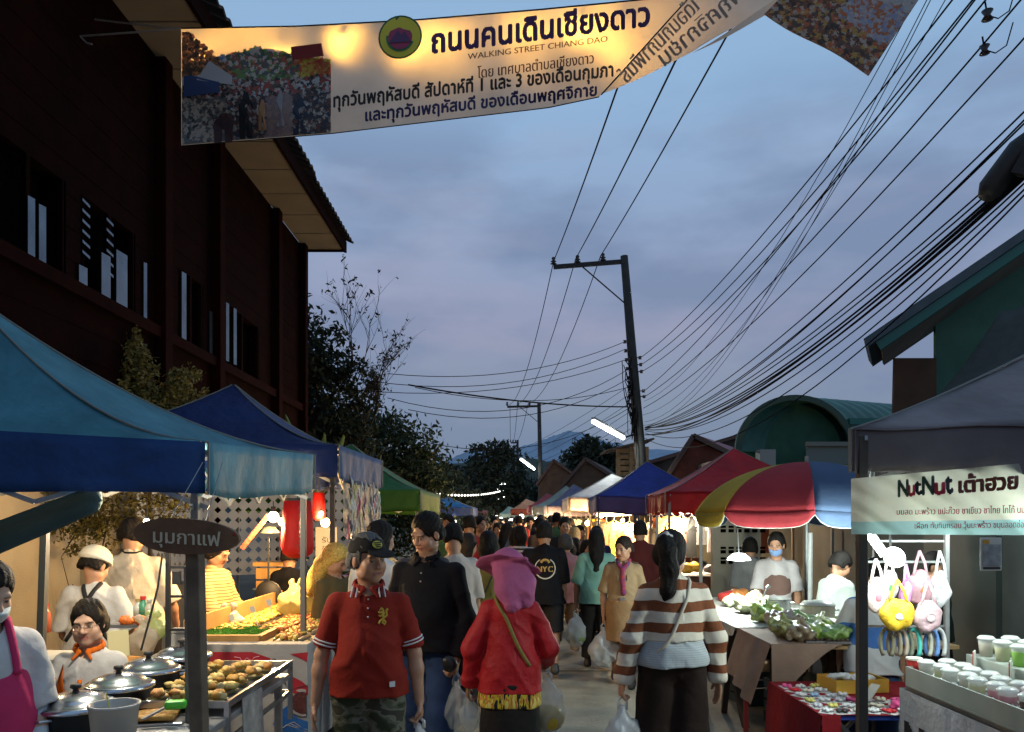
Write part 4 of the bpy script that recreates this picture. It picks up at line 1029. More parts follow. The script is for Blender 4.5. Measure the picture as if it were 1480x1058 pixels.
# ---------------------------------------------------------------- banner
banm = mat('banner_cloth', (.68, .63, .56), rough=.8, noise=.08, nscale=3, transl=.6, bump=.1, bscale=8)
YB = 8.1
def lerp_poly(pts, u):
    for (u0, *a), (u1, *c) in zip(pts, pts[1:]):
        if u <= u1: t = (u - u0) / (u1 - u0); return [a[i] + (c[i] - a[i]) * t for i in range(len(a))]
    return list(pts[-1][1:])
TOP = [(0, 262, 42, 8.1), (.228, 430, 39, 8.05), (.459, 600, 30, 7.9), (.704, 780, 15, 7.6), (1, 998, -6, 7.2)]
BOT = [(0, 262, 211, 8.05), (.36, 480, 193, 8.0), (.647, 655, 172, 7.8), (.969, 850, 149, 7.5), (1, 869, 136, 7.45)]
def ypoly(pts, x): return lerp_poly([(p[1], p[2], p[3]) for p in pts], x)
def ban2(u, v):
    def col(px):
        (yt, Yt), (yb, Yb) = ypoly(TOP, px), ypoly(BOT, px); return px, yb + (yt - yb) * v, Yb + (Yt - Yb) * v
    if u <= .72: return col(262 + 736 * u)
    a = col(262 + 736 * .72); e = (866 + 132 * v, 140 - 146 * v, 7.45 - .25 * v); t = (u - .72) / .28
    return tuple(a[i] + (e[i] - a[i]) * t for i in range(3))
def ban(u, v, off=0.0):
    """u 0..1 along, v 0 bottom..1 top"""
    px, py, Y = ban2(u, v)
    Y += .045 * math.sin(3.2 * u * 2 * math.pi + v * 5) * (1 - v * .6) + .02 * math.sin(11 * u + 9 * v) - off
    return P(px, py, Y)
def ban_xy(px, py):
    v = .5; u = 0
    for _ in range(9):
        if px <= 792: u = (px - 262) / 736
        else: u = min(.999, .72 + .28 * (px - 792) / (866 + 132 * v - 792))
        v = min(.99, max(.01, v - (py - ban2(u, v)[1]) / 150))
    return u, v
bn = empty('street_banner', P(262, 42, 8.1), 0, 'long cream street banner with purple Thai lettering strung high across the street', 'banner')
mb = MB(); mb.grid(ban, 80, 16); mb.build('cloth_panel', banm, bn, world=True, smooth=True)
# folded-back part showing its reverse, and the twisted end
def q4(a, b_, c, d, wav=.03, n=14):
    def f(u, v): p = a.lerp(b_, u).lerp(d.lerp(c, u), v); p = p + Vector((0, wav * math.sin(u * 7 + v * 4), 0)); return p
    return f
mb = MB(); mb.grid(q4(P(869, 136, 7.40), P(1000, -8, 7.10), P(1170, -30, 7.0), P(1000, 77, 7.2)), 14, 14); mb.grid(q4(P(1000, 77, 7.2), P(1170, -30, 7.0), P(1180, -30, 6.9), P(1112, 20, 7.0)), 6, 6); mb.build('folded_back', banm, bn, world=True, smooth=True)
mb = MB(); endf = q4(P(1104, 21, 6.95), P(1256, 109, 6.7), P(1335, -12, 6.6), P(1190, -70, 6.8), .02); mb.grid(endf, 14, 14); mb.build('twisted_end', banm, bn, world=True, smooth=True)
# printed pictures: patchwork of market colours
purple = mat('ink_purple', (.045, .012, .10), rough=.7); black_i = mat('ink_black', (.012, .010, .012), rough=.7); navy = mat('ink_navy', (.012, .012, .09), rough=.7); maroon = mat('ink_maroon', (.06, .012, .012), rough=.7)
def uv_of(px, py):
    best = None
    for i in range(101):
        u = i / 100
        for j in range(21):
            v = j / 20; x, y, _ = ban2(u, v); d = (x - px) ** 2 + (y - py) ** 2
            if best is None or d < best[0]: best = (d, u, v)
    return best[1], best[2]
def bt(name, s, x0, y0, x1, y1, em, m, bold, slant=0):
    def fn(x, y): u, v = ban_xy(x0 + (x1 - x0) * x, y0 + (y1 - y0) * x - y * em); return ban(u, v, .006)
    text_obj(name, s, fn, 1.0, m, bn, bold=bold, rows=30, height=1.0, step=.3)
bt('title_lettering', 'ถนนคนเดินเชียงดาว', 624, 76, 938, 36, 46, purple, .045)
bt('small_lettering', 'WALKING STREET CHIANG DAO', 676, 86, 878, 60, 12, mat('ink_grey', (.12, .08, .06)), .02)
bt('organiser_lettering', 'โดย เทศบาลตำบลเชียงดาว', 690, 113, 858, 91, 21, maroon, .02)
bt('schedule_lettering', 'ทุกวันพฤหัสบดี สัปดาห์ที่ 1 และ 3 ของเดือนกุมภา', 482, 155, 886, 110, 27, mat('ink_black'), .035)
bt('schedule_lettering', 'และทุกวันพฤหัสบดี ของเดือนพฤศจิกาย', 528, 175, 862, 138, 24, navy, .035)
# reverse lettering seen through on the folded part
for (x0, y0, x1, y1, s, em) in ((905, 125, 1010, 18, 'เดือนกุมภาพันธ์', 30), (960, 100, 1075, 0, 'พฤศจิกายน', 30)):
    a = P(x0, y0, 7.24 - .03); e = P(x1, y1, 7.0 - .03); d = (e - a); upv = Vector((-d.z, 0, d.x)).normalized()
    text_obj('reverse_lettering', s, lambda x, y, a=a, d=d, upv=upv, em=em: a + d * (1 - x) + upv * (y * .2) + Vector((0, -.05, 0)), 1.0, mat('ink_faded', (.30, .25, .21)), bn, bold=.03, rows=24, height=1.0)
# round emblem: yellow ring, green-red centre
def disc(mb, u0, v0, ru, rv, off, r0=0, n=28, mi=0):
    vs = []
    for k in range(n): a = 2 * math.pi * k / n; vs.append(ban(u0 + ru * math.cos(a), v0 + rv * math.sin(a), off))
    if r0 == 0: mb.add(vs, [tuple(range(n))], mi)
    return mb
ue, ve = uv_of(575, 57)
# the emblem overlaps the title zone slightly below the top hem
ue, ve = uv_of(576, 57)
for i, (r, c) in enumerate([(.20, (.02, .10, .03)), (.185, (.70, .55, .03)), (.13, (.04, .16, .06)), (.11, (.35, .03, .08))]):
    m1 = MB(); disc(m1, ue, ve, r * .215, r * 1.05, .008 + i * .004); m1.build('emblem', mat('emblem_%d' % i, c, rough=.7), bn, world=True)
m1 = MB(); vs = [ban(ue + a * .022, ve + c * .10, .026) for a, c in ((-1, -.5), (1, -.5), (.35, .6), (.1, .2), (-.2, .7))]; m1.add(vs, [(0, 1, 2, 3, 4)]); m1.build('emblem', mat('emblem_mtn', (.10, .03, .10)), bn, world=True)
def patchwork(fn, nu, nv, colf, name, parent, seed, cell=.85, off=.007):
    rnd = random.Random(seed); groups = {}
    for i in range(nu):
        for j in range(nv):
            u, v = (i + rnd.uniform(.1, .9)) / nu, (j + rnd.uniform(.1, .9)) / nv; c = colf(u, v, rnd)
            if c is None: continue
            c = tuple(min(.8, x * 2.6 + .03) for x in c)
            r_ = rnd.uniform(.8, 1.4); n = rnd.choice([4, 5, 6]); vs = []
            for k in range(n): a = 2 * math.pi * (k + rnd.uniform(-.25, .25)) / n; vs.append(fn(min(max(u + math.cos(a) * r_ / nu * rnd.uniform(.6, 1.2), 0.004), .996), min(max(v + math.sin(a) * r_ / nv * rnd.uniform(.6, 1.2), .004), .996), off + rnd.uniform(0, .006)))
            groups.setdefault(c, MB()).add(vs, [tuple(range(n))])
    mb = MB(); ms = []
    for q, (c, g) in enumerate(groups.items()):
        mb.add(g.v, g.f, q); ms.append(mat('print_%s' % ('%02x%02x%02x' % tuple(int(min(x, 1) * 255) for x in c)), c, rough=.75, transl=.5))
    return mb.build(name, ms, parent, world=True)
def pcol(u, v, r):
    if v > .60 and u < .35 and v + u * 1.2 < 1.05: return r.choice([(.10, .05, .02), (.35, .12, .04), (.05, .03, .015)])
    if v > .84 - .30 * abs(u - .5): return None
    if v > .55: 
        if u < .3: return r.choice([(.30, .28, .27), (.45, .40, .38), (.08, .12, .20)])
        if u > .78: return r.choice([(.45, .10, .03), (.55, .22, .04), (.30, .05, .03), (.5, .3, .05)])
        return r.choice([(.05, .07, .04), (.06, .07, .08), (.20, .06, .04), (.30, .27, .24), (.08, .16, .05)])
    if v > .40: return r.choice([(.03, .03, .03), (.40, .37, .33), (.10, .06, .05), (.25, .22, .2), (.02, .02, .02), (.22, .05, .04)])
    if .56 < u < .74: return r.choice([(.18, .13, .12), (.20, .14, .13), (.15, .11, .11)])
    if u < .30: return r.choice([(.26, .22, .19), (.30, .26, .22), (.10, .10, .10), (.04, .04, .04)])
    return r.choice([(.03, .025, .03), (.02, .03, .05), (.30, .27, .24), (.10, .04, .03), (.18, .16, .15), (.05, .04, .04)])
mb = MB(); mb.grid(lambda u, v: ban(.002 + u * .29, .01 + v * (.80 - .25 * abs(u - .5)), .004), 16, 8); mb.build('market_print', mat('print_base', (.30, .26, .23), rough=.8, transl=.5), bn, world=True)
patchwork(lambda u, v, o: ban(u * .295, .01 + v * .97, o), 58, 44, pcol, 'market_print', bn, 5)
def figs(u, v, w, h, c, nm):
    m1 = MB(); pts = [(-.5, 0), (-.1, 0), (-.05, .45), (.05, .45), (.1, 0), (.5, 0), (.55, .7), (.3, .82), (.18, .98), (-.18, .98), (-.3, .82), (-.55, .7)]
    m1.add([ban((u + x * w) * .295, v + y * h, .017) for x, y in pts], [tuple(range(len(pts)))]); m1.build('market_print', mat('print_fig_%s' % nm, c), bn, world=True)
figs(.43, .02, .085, .42, (.012, .012, .014), 'a'); figs(.28, .0, .12, .26, (.06, .03, .035), 'b'); figs(.79, .02, .09, .34, (.018, .025, .05), 'c'); figs(.54, .08, .05, .28, (.45, .22, .10), 'd'); figs(.66, .1, .05, .34, (.28, .25, .26), 'e')
m1 = MB(); m1.add([ban(.215, .82, .02), ban(.275, .84, .02), ban(.280, .72, .02), ban(.218, .70, .02)], [(0, 1, 2, 3)]); m1.build('market_print', mat('print_redroof', (.28, .03, .03)), bn, world=True)
m1 = MB(); m1.add([ban(.005, .42, .02), ban(.075, .44, .02), ban(.075, .53, .02), ban(.02, .60, .02), ban(.005, .60, .02)], [(0, 1, 2, 3, 4)]); m1.build('market_print', mat('print_bluetent', (.04, .07, .18)), bn, world=True)
m1 = MB(); m1.add([ban(.03, .56, .021), ban(.10, .50, .021), ban(.10, .58, .021), ban(.055, .72, .021)], [(0, 1, 2, 3)]); m1.build('market_print', mat('print_whitetent', (.5, .44, .42)), bn, world=True)
def pcol2(u, v, r):
    if v > .75: return r.choice([(.5, .45, .4), (.6, .5, .3)])
    if u > .5 and v > .35: return r.choice([(.20, .22, .30), (.26, .26, .34), (.5, .12, .06), (.4, .36, .4)])
    return r.choice([(.05, .04, .035), (.14, .07, .05), (.30, .26, .22), (.45, .10, .05), (.08, .06, .05), (.35, .20, .06)])
mb = MB(); mb.grid(lambda u, v: endf(u, v) - Vector((0, .004, 0)), 8, 8); mb.build('goods_print', mat('print_base'), bn, world=True)
patchwork(lambda u, v, o: endf(u, v) - Vector((0, o, 0)), 40, 34, pcol2, 'goods_print', bn, 6)
# hem cord and tie ropes
mb = MB(); mb.tube([ban(i / 40, 1.0, .0) + Vector((0, 0, .008)) for i in range(41)], .007, 5); mb.tube([ban(i / 40, 0.0, .0) for i in range(41)], .005, 5); mb.tube([P(869, 137, 7.35), P(1000, -8, 7.05)], .006, 5); mb.build('hem_cord', wirem, bn, world=True)
ropem = mat('white_rope', (.32, .30, .28), rough=.9)
mb = MB(); mb.tube([P(262, 42, 8.1), P(170, 32, 8.6), P(33, 15, 9.0)], .010, 5); mb.tube([P(262, 42, 8.1), P(120, 52, 8.4), P(30, 57, 8.6)], .010, 5); mb.tube([P(115, 52, 8.4), P(125, 62, 8.4), P(133, 64, 8.4)], .009, 5); mb.tube([P(50, 40, 8.6), P(51, 60, 8.6), P(54, 72, 8.6), P(50, 74, 8.6)], .009, 5); mb.build('tie_rope', ropem, bn, world=True)
# bulbs hanging behind the translucent banner
for i, (px, py, nm) in enumerate([(303, 82, 'leftmost bulb behind the banner, by the printed picture'), (415, 82, 'bulb behind the banner above the printed red roof'), (372, 58, 'bulb behind the banner between the two over the printed picture'), (592, 70, 'bulb behind the banner at the round emblem'), (655, 66, 'bulb behind the banner at the first purple letters'), (500, 62, 'bulb behind the plain cloth left of the emblem'), (778, 56, 'bulb behind the middle purple letters of the banner'), (842, 46, 'bulb behind the later purple letters of the banner'), (905, 75, 'rightmost bulb behind the banner before its fold'), (1190, 0, 'bulb behind the twisted end of the banner')]):
    if px > 1100: Yb = 7.15
    else: uu, vv_ = uv_of(px, py); Yb = ban(uu, vv_).y + (.12 if i % 2 else .30)
    p = P(px, py, Yb); b = empty('festoon_bulb', p, 0, nm, 'bulb', 'bulbs hung behind the street banner')
    mb = MB(); mb.blob(p, .026, n=10, rough=0); mb.build('glass', mat('festoon', (1, .8, .4), emit=(1, .55, .12), est=30), b, world=True)
    mb = MB(); mb.tube([p + Vector((0, 0, .02)), p + Vector((0, 0, .06))], .012, 8); mb.build('socket', blk, b, world=True)
    lo = light('festoon_light', p + Vector((0, .04, -.03)), (10 if i % 2 else 19) * (.55 if px < 430 else 1), (1, .50, .07), .03, None, 'SPOT'); lo.rotation_euler = (R(-90), 0, 0); wparent(lo, b)
# ================================================================ CANOPIES
framem = mat('grey_frame', (.16, .16, .15), rough=.5, metal=.3)
def canopy(name, label, corners, apex, val, cols, sag=.10, power=1.35, poles=(0, 1, 2, 3), flat=0.0, group=None, truss=True, panelcols=None, wav=.012, thick=.004, polem=None, pr=.018, zfoot=0, transl=.16, seed=0, trussides=(0, 1, 2, 3)):
    """corners: four (x,y,z) eave corners in order; cols: roof, list of four valance colours"""
    cs = [Vector(c) for c in corners]; A = Vector(apex); b = empty(name, (A.x, A.y, 0), 0, label, 'canopy', group)
    rnd = random.Random(seed)
    if not isinstance(cols[1], (list, tuple)) or len(cols[1]) == 3: cols = (cols[0], [cols[1]] * 4)
    rc = panelcols or [cols[0]] * 4
    cm = lambda c: cloth('tarp_%02x%02x%02x' % tuple(int(x * 255) for x in c), c, transl=transl, noise=.26, nscale=2.6, bump=.75, bscale=9, rough=.62, spec=.3)
    for i in range(4):
        a, c = cs[i], cs[(i + 1) % 4]
        def fn(u, v, a=a, c=c):
            e = a.lerp(c, u); q = e.lerp(A, v); zz = e.z + (A.z - e.z) * (v ** power)
            hip = abs(u - .5) * 2
            zz -= sag * 4 * u * (1 - u) * (1 - v) * .55 * math.sin(math.pi * min(1, v * 1.3 + .2)) ; q.z = zz + .008 * math.sin(u * 23 + v * 9 + i) * (1 - v)
            return q
        mb = MB(); mb.grid(fn, 20, 14); mb.build('roof_panel', cm(rc[i]), b, world=True, smooth=True, solid=thick)
        n = Vector(((c - a).y, -(c - a).x, 0)).normalized()
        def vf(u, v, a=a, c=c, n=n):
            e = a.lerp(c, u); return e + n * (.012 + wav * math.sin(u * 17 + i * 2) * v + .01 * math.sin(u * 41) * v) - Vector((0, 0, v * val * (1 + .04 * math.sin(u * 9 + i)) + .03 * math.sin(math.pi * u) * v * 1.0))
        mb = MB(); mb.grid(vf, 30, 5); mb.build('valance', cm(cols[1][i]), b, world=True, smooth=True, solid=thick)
    sm = mat('seam_tape', (.20, .20, .18), rough=.8)
    for c in cs:
        ov = Vector((c.x - A.x, c.y - A.y, 0)).normalized() * .02
        mb = MB(); mb.tube([Vector((c.x, c.y, c.z - val * 1.0)) + ov, c + ov] + [Vector((*(c.lerp(A, t)).xy, c.z + (A.z - c.z) * t ** power + .006)) for t in [.02 + .97 * q / 12 for q in range(13)]], .0065, 5); mb.build('seam', sm, b, world=True)
    pm = polem or framem
    for i in poles:
        c = cs[i]; d = (A - c); d.z = 0; d.normalize(); q = c + d * .06
        mb = MB(); mb.bar((q.x, q.y, zfoot), (q.x, q.y, c.z - .03), pr * 2); mb.build('pole', pm, b, world=True, bevel=.003)
    if truss:
        for i in trussides:
            a, c = cs[i], cs[(i + 1) % 4]; d = A - (a + c) / 2; d.z = 0; d.normalize(); o = d * .06
            L_ = (c - a).length; n = 4; mb = MB()
            zt, zl = -.04, -.04 - min(.28, val + .02)
            for k in range(n):
                p, q = a.lerp(c, k / n) + o, a.lerp(c, (k + 1) / n) + o
                mb.bar(p + Vector((0, 0, zt)), q + Vector((0, 0, zl)), .012, .022); mb.bar(p + Vector((0, 0, zl)), q + Vector((0, 0, zt)) + d * .02, .012, .022)
            mb.build('truss', galv, b, world=True)
        mb = MB()
        for c in cs: mb.tube([Vector((*(c.lerp(A, t)).xy, c.z + (A.z - c.z) * t ** power - .05)) for t in [.04 + .9 * q / 10 for q in range(11)]], .010, 6)
        mb.build('rafters', galv, b, world=True)
    return b
BLUE = (.016, .060, .19); TEAL = (.075, .235, .30); NAVY = (.018, .035, .13)
c0 = canopy('canopy', 'nearest left canopy with faded teal roof, blue front valance and teal side valance',
    [(-1.40, 3.6, 2.0), (-1.37, 5.4, 2.09), (-4.0, 5.2, 2.12), (-4.2, 2.9, 2.10)], P(-45, 425, 4.3), .24, (TEAL, [TEAL, BLUE, BLUE, BLUE]), panelcols=[TEAL, BLUE, BLUE, TEAL], sag=.10, power=1.75, poles=(0, 1, 2), seed=1, trussides=(0, 1, 3))
canopy('canopy', 'navy blue canopy with pointed peak standing behind the teal one on the left',
    [(X(488, 6.2), 6.2, 2.23), (X(550, 7.7), 7.7, 2.22), (-3.7, 8.0, 2.22), (-3.75, 6.1, 2.30)], P(338, 556, 7.0), .26, (NAVY, [(.04, .09, .20), NAVY, NAVY, NAVY]), sag=.10, power=1.7, poles=(0, 1, 2), seed=2, polem=mat('dark_pole', (.05, .04, .03), rough=.6))
canopy('canopy', 'green canopy beyond the navy one on the left side of the street',
    [(X(606, 12.2), 12.2, 2.10), (X(635, 14.4), 14.4, 2.08), (-4.3, 14.4, 2.12), (-4.3, 12.2, 2.12)], P(508, 642, 13.3), .34, ((.030, .14, .045), (.055, .15, .018)), sag=.10, seed=3, truss=True)
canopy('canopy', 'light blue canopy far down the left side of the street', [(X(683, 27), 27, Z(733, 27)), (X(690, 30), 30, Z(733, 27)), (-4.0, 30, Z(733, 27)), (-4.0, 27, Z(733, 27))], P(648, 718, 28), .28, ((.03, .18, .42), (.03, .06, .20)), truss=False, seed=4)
canopy('canopy', 'small dark grey canopy at the far left end of the street', [(X(704, 40), 40, Z(738, 40)), (X(706, 43), 43, Z(738, 40)), (-4.3, 43, Z(738, 40)), (-4.3, 40, Z(738, 40))], P(672, 726, 41), .3, ((.10, .11, .14), (.25, .10, .14)), truss=False, seed=5)
# right row
GREY = (.20, .17, .175)
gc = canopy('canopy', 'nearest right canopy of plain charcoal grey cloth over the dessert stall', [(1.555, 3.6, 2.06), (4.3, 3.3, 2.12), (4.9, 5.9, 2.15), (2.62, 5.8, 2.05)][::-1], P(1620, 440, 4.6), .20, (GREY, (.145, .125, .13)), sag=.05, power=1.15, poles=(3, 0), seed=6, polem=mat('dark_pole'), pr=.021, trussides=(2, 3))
def rcan(label, pxn, Yn, pxf, Yf, pk, Yk, pyt, val, cols, right=None, seed=0, truss=True, transl=.16, power=1.2):
    z = Z(pyt, Yn); xr = 2 * pk_x(pk, Yk) - X(pxn, Yn)
    return canopy('canopy', label, [(X(pxn, Yn), Yn, z), (xr, Yn, z + .03), (xr, Yf, z + .03), (X(pxf, Yf), Yf, z)][::-1], P(*pk, Yk), val, cols, seed=seed, truss=truss, transl=transl, power=power, sag=.06)
pk_x = lambda pk, Y: X(pk[0], Y)
rcan('deep red canopy behind the striped umbrella', 963, 11, 935, 12.6, (1060, 648), 11.9, 711, .29, ((.36, .010, .016), [(.42, .018, .014), (.42, .015, .012), (.40, .01, .01), (.38, .04, .02)]), seed=7)
rcan('royal blue canopy between the red and the white ones', 936, 14.2, 862, 15.6, (935, 668), 15.0, 719, .31, ((.018, .035, .26), (.07, .06, .22)), seed=8) if False else canopy('canopy', 'royal blue canopy between the red and the white ones', [(X(862, 15), 15, Z(716, 15)), (4.0, 14.8, Z(722, 15)), (4.0, 17.4, Z(716, 15)), (X(850, 17.4), 17.4, Z(716, 15))][::-1], P(935, 667, 16.0), .32, ((.018, .035, .26), (.075, .065, .20)), seed=8, sag=.06, power=1.2)
canopy('canopy', 'white canopy lit from below beside the royal blue one', [(X(821, 19), 19, Z(719, 19)), (4.2, 19, Z(719, 19)), (4.2, 21.8, Z(719, 19)), (X(812, 21.8), 21.8, Z(719, 19))][::-1], P(884, 685, 20.4), .32, ((.62, .55, .54), (.60, .52, .46)), seed=9, sag=.04, power=1.1, transl=.3)
canopy('canopy', 'greyish purple canopy left of the white one', [(X(790, 25), 25, Z(731, 25)), (3.6, 25, Z(731, 25)), (3.6, 28, Z(731, 25)), (X(786, 28), 28, Z(731, 25))][::-1], P(829, 700, 26.4), .3, ((.11, .11, .20), (.16, .13, .17)), seed=10, sag=.04, truss=False)
canopy('canopy', 'pale grey green canopy just behind the purple one', [(X(770, 30), 30, Z(732, 30)), (3.6, 30, Z(732, 30)), (3.6, 33, Z(732, 30)), (X(768, 33), 33, Z(732, 30))][::-1], P(818, 702, 31.4), .3, ((.20, .26, .25), (.22, .24, .24)), seed=11, sag=.04, truss=False)
canopy('canopy', 'red patterned canopy between the grey green and the orange ones', [(X(764, 36), 36, Z(731, 36)), (3.6, 36, Z(731, 36)), (3.6, 38, Z(731, 36)), (X(762, 38), 38, Z(731, 36))][::-1], P(790, 713, 37), .3, ((.36, .06, .07), (.36, .06, .07)), seed=12, truss=False, sag=.04)
canopy('canopy', 'orange canopy farther down the right side', [(X(738, 42), 42, Z(736, 42)), (2.4, 42, Z(734, 42)), (2.4, 45, Z(734, 42)), (X(738, 45), 45, Z(736, 42))][::-1], P(760, 721, 43.5), .3, ((.50, .14, .04), (.48, .10, .05)), seed=13, truss=False, sag=.04)
canopy('canopy', 'pale teal canopy past the orange one', [(X(722, 49), 49, Z(742, 49)), (1.4, 49, Z(742, 49)), (1.4, 52, Z(742, 49)), (X(722, 52), 52, Z(742, 49))][::-1], P(735, 732, 50), .25, ((.30, .42, .36), (.30, .40, .36)), seed=14, truss=False, sag=.04)
canopy('canopy', 'farthest red canopy on the right side of the street', [(X(706, 56), 56, Z(744, 56)), (.4, 56, Z(744, 56)), (.4, 59, Z(744, 56)), (X(706, 59), 59, Z(744, 56))][::-1], P(716, 735, 57), .25, ((.40, .05, .07), (.42, .05, .08)), seed=15, truss=False, sag=.04)
# ---------------------------------------------------------------- striped umbrella
UX, UY, UZ = X(1166, 8.0), 8.0, Z(668, 8.0)
um = empty('market_umbrella', (UX, UY, 0), 0, 'large market umbrella with yellow, pink red and blue panels', 'umbrella')
ucols = {'y': (.50, .36, .04), 'r': (.42, .045, .055), 'b': (.09, .14, .24), 'g': (.22, .30, .24)}
order = ['r', 'b', 'y', 'g', 'r', 'b', 'g', 'y']; n8 = 8; RU = 1.10; a0 = R(-197)
for i in range(8):
    aa, ab = a0 + i * math.pi / 4, a0 + (i + 1) * math.pi / 4
    col = ['y', 'r', 'b', 'y', 'r', 'b', 'g', 'b'][i]
    m_ = cloth('umb_' + col, ucols[col], transl=.3, noise=.08, nscale=3)
    def uf(u, v, aa=aa, ab=ab):
        r = RU * math.sin(v * 1.25) / math.sin(1.25); z = UZ - .50 * (1 - math.cos(v * 1.25)) / (1 - math.cos(1.25))
        p0 = Vector((math.cos(aa), math.sin(aa), 0)); p1 = Vector((math.cos(ab), math.sin(ab), 0)); q = p0.lerp(p1, u)
        sag = .018 * math.sin(math.pi * u) * v
        return (UX + q.x * r, UY + q.y * r, z - sag)
    mb = MB(); mb.grid(uf, 10, 14); mb.build('panel', m_, um, world=True, smooth=True, solid=.003)
    def ff(u, v, uf=uf, aa=aa, ab=ab):
        p = Vector(uf(u, 1)); tp = .14 * (1 - .75 * (abs(u - .5) * 2) ** 6); q = Vector((p.x - UX, p.y - UY, 0)).normalized(); return p + q * .006 + Vector((0, 0, -v * tp))
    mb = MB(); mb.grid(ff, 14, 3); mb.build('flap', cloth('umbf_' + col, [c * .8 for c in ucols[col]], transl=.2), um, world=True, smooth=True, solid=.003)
    def fl(u, uf=uf):
        p = Vector(uf(u, 1)); tp = .14 * (1 - .75 * (abs(u - .5) * 2) ** 6); return p + Vector((0, 0, -tp))
    mb = MB(); mb.tube([fl(k / 14) for k in range(15)], .006, 5); mb.build('trim', mat('trim_white', (.5, .5, .45), rough=.8), um, world=True)
    mb = MB(); mb.tube([Vector((UX, UY, UZ - .03))] + [Vector(uf(0, k / 5)) - Vector((0, 0, .02)) for k in range(1, 6)], .006, 5); mb.build('rib', galv, um, world=True)
mb = MB(); mb.tube([(UX, UY, 0), (UX, UY, UZ + .06)], .019, 10); mb.build('pole', galv, um, world=True)
mb = MB(); mb.lathe([(0, 0), (.22, 0), (.22, .06), (.05, .09), (.03, .2), (0, .2)], (UX, UY, 0), 20); mb.build('base', conc, um, world=True)

# ================================================================ LEFT STALLS
steel = mat('steel', (.55, .56, .56), rough=.28, metal=.9, noise=.1, nscale=12)
steeld = mat('steel_dull', (.38, .38, .37), rough=.45, metal=.6, noise=.2, nscale=8)
potm = mat('pot_dark', (.035, .033, .032), rough=.35, metal=.6)
lidm = mat('lid_alu', (.50, .53, .56), rough=.22, metal=.95, noise=.12, nscale=6)
# cart with wooden post and oval sign
ct = empty('food_cart', (-1.65, 3.7, 0), 0, 'steel food cart with glass topped counter at the lower left', 'cart')
def table(root, x0, x1, y0, y1, z, topm, legm, t=.03, leg=.035):
    mb = MB(); mb.b2((x0, y0, z - t), (x1, y1, z)); mb.build('table_top', topm, root, world=True, bevel=.004)
    for x, y in ((x0 + .05, y0 + .05), (x1 - .05, y0 + .05), (x0 + .05, y1 - .05), (x1 - .05, y1 - .05)):
        mb = MB(); mb.b2((x - leg / 2, y - leg / 2, 0), (x + leg / 2, y + leg / 2, z - t - .001)); mb.build('leg', legm, root, world=True)
table(ct, -2.1, -1.22, 2.75, 4.34, .80, steeld, steeld)
mb = MB()
for (a, c) in (((-1.22, 3.38), (-1.22, 4.34)), ((-1.22, 3.38), (-1.62, 3.38)), ((-1.22, 4.34), (-1.62, 4.34))): mb.bar((*a, .855), (*c, .855), .014, .03); mb.bar((*a, .70), (*c, .70), .014, .02)
for (x, y) in ((-1.22, 3.38), (-1.22, 4.34), (-1.62, 3.38)): mb.bar((x, y, .55), (x, y, .87), .022)
mb.build('tray_rail', steel, ct, world=True)
mb = MB(); mb.b2((-1.61, 3.40, .835), (-1.235, 4.32, .842)); mb.build('steel_tray', steel, ct, world=True)
mb = MB(); mb.b2((-2.08, 2.78, .35), (-1.24, 4.32, .37)); mb.build('shelf', steeld, ct, world=True)
mb = MB(); mb.add([(-1.205, 3.55, .56), (-1.195, 3.80, .56), (-1.205, 3.80, .84), (-1.215, 3.55, .84)], [(0, 1, 2, 3)]); mb.build('price_sheet', mat('plastic_sheet', (.40, .38, .34), rough=.3, noise=.3, nscale=20), ct, world=True, solid=.004)
# wooden post
mb = MB(); mb.bar((-1.175, 3.02, 0), (-1.215, 3.02, 1.58), .068, .05)
postm = mat('old_wood_post', (.15, .11, .07), rough=.85, noise=.4, nscale=8, bump=.3, bscale=20)
wp = mb.build('wooden_post', postm, label='dark square wooden post at the left holding the oval coffee sign', cat='post', bevel=.004)
mb = MB(); mb.bar((-1.33, 3.3, 0), (-1.345, 3.3, 1.45), .04); mb.build('wooden_post', mat('grey_wood', (.20, .18, .15), rough=.8, noise=.3, nscale=8), label='paler upright post just behind the coffee sign', cat='post')
sg = empty('coffee_sign', P(270, 775, 3.0), 0, 'oval dark wooden sign with carved pale Thai lettering on the post', 'sign')
cxs, czs = X(270, 2.97), Z(775, 2.97)
mb = MB(); n = 40; f1 = []; f2 = []
for k in range(n):
    a = 2 * math.pi * k / n; rx, rz = .198, .067; w = 1 + .02 * math.sin(3 * a + 1)
    f1.append((cxs + rx * w * math.copysign(abs(math.cos(a)) ** .9, math.cos(a)), 2.955, czs + rz * w * math.sin(a) - .012 * math.cos(a))); f2.append((f1[-1][0], 2.98, f1[-1][2]))
mb.add(f1 + f2, [tuple(range(n)), tuple(range(2 * n - 1, n - 1, -1))] + [(k, k + n, (k + 1) % n + n, (k + 1) % n) for k in range(n)])
mb.build('board', mat('carved_wood', (.16, .078, .036), rough=.7, noise=.4, nscale=7, bump=.4, bscale=18), sg, world=True)
text_obj('carved_lettering', 'มุมกาแฟ', lambda x, y: (cxs - .118 + x, 2.9515 , czs - .022 - x * .06 + y), .25, mat('pale_paint', (.62, .54, .38), rough=.8), sg, bold=.015, rows=34, height=.072)
mb = MB(); mb.blob((X(338, 2.95), 2.953, Z(772, 2.95)), (.006, .002, .006), n=8); mb.build('red_dot', mat('red_dot', (.4, .02, .02)), sg, world=True)
mb = MB(); mb.tube([(cxs - .07, 2.97, czs + .05), (cxs - .03, 3.2, 1.88)], .002, 4); mb.tube([(cxs + .07, 2.97, czs + .05), (cxs + .05, 3.2, 1.88)], .002, 4); mb.build('hanging_wire', galv, sg, world=True)
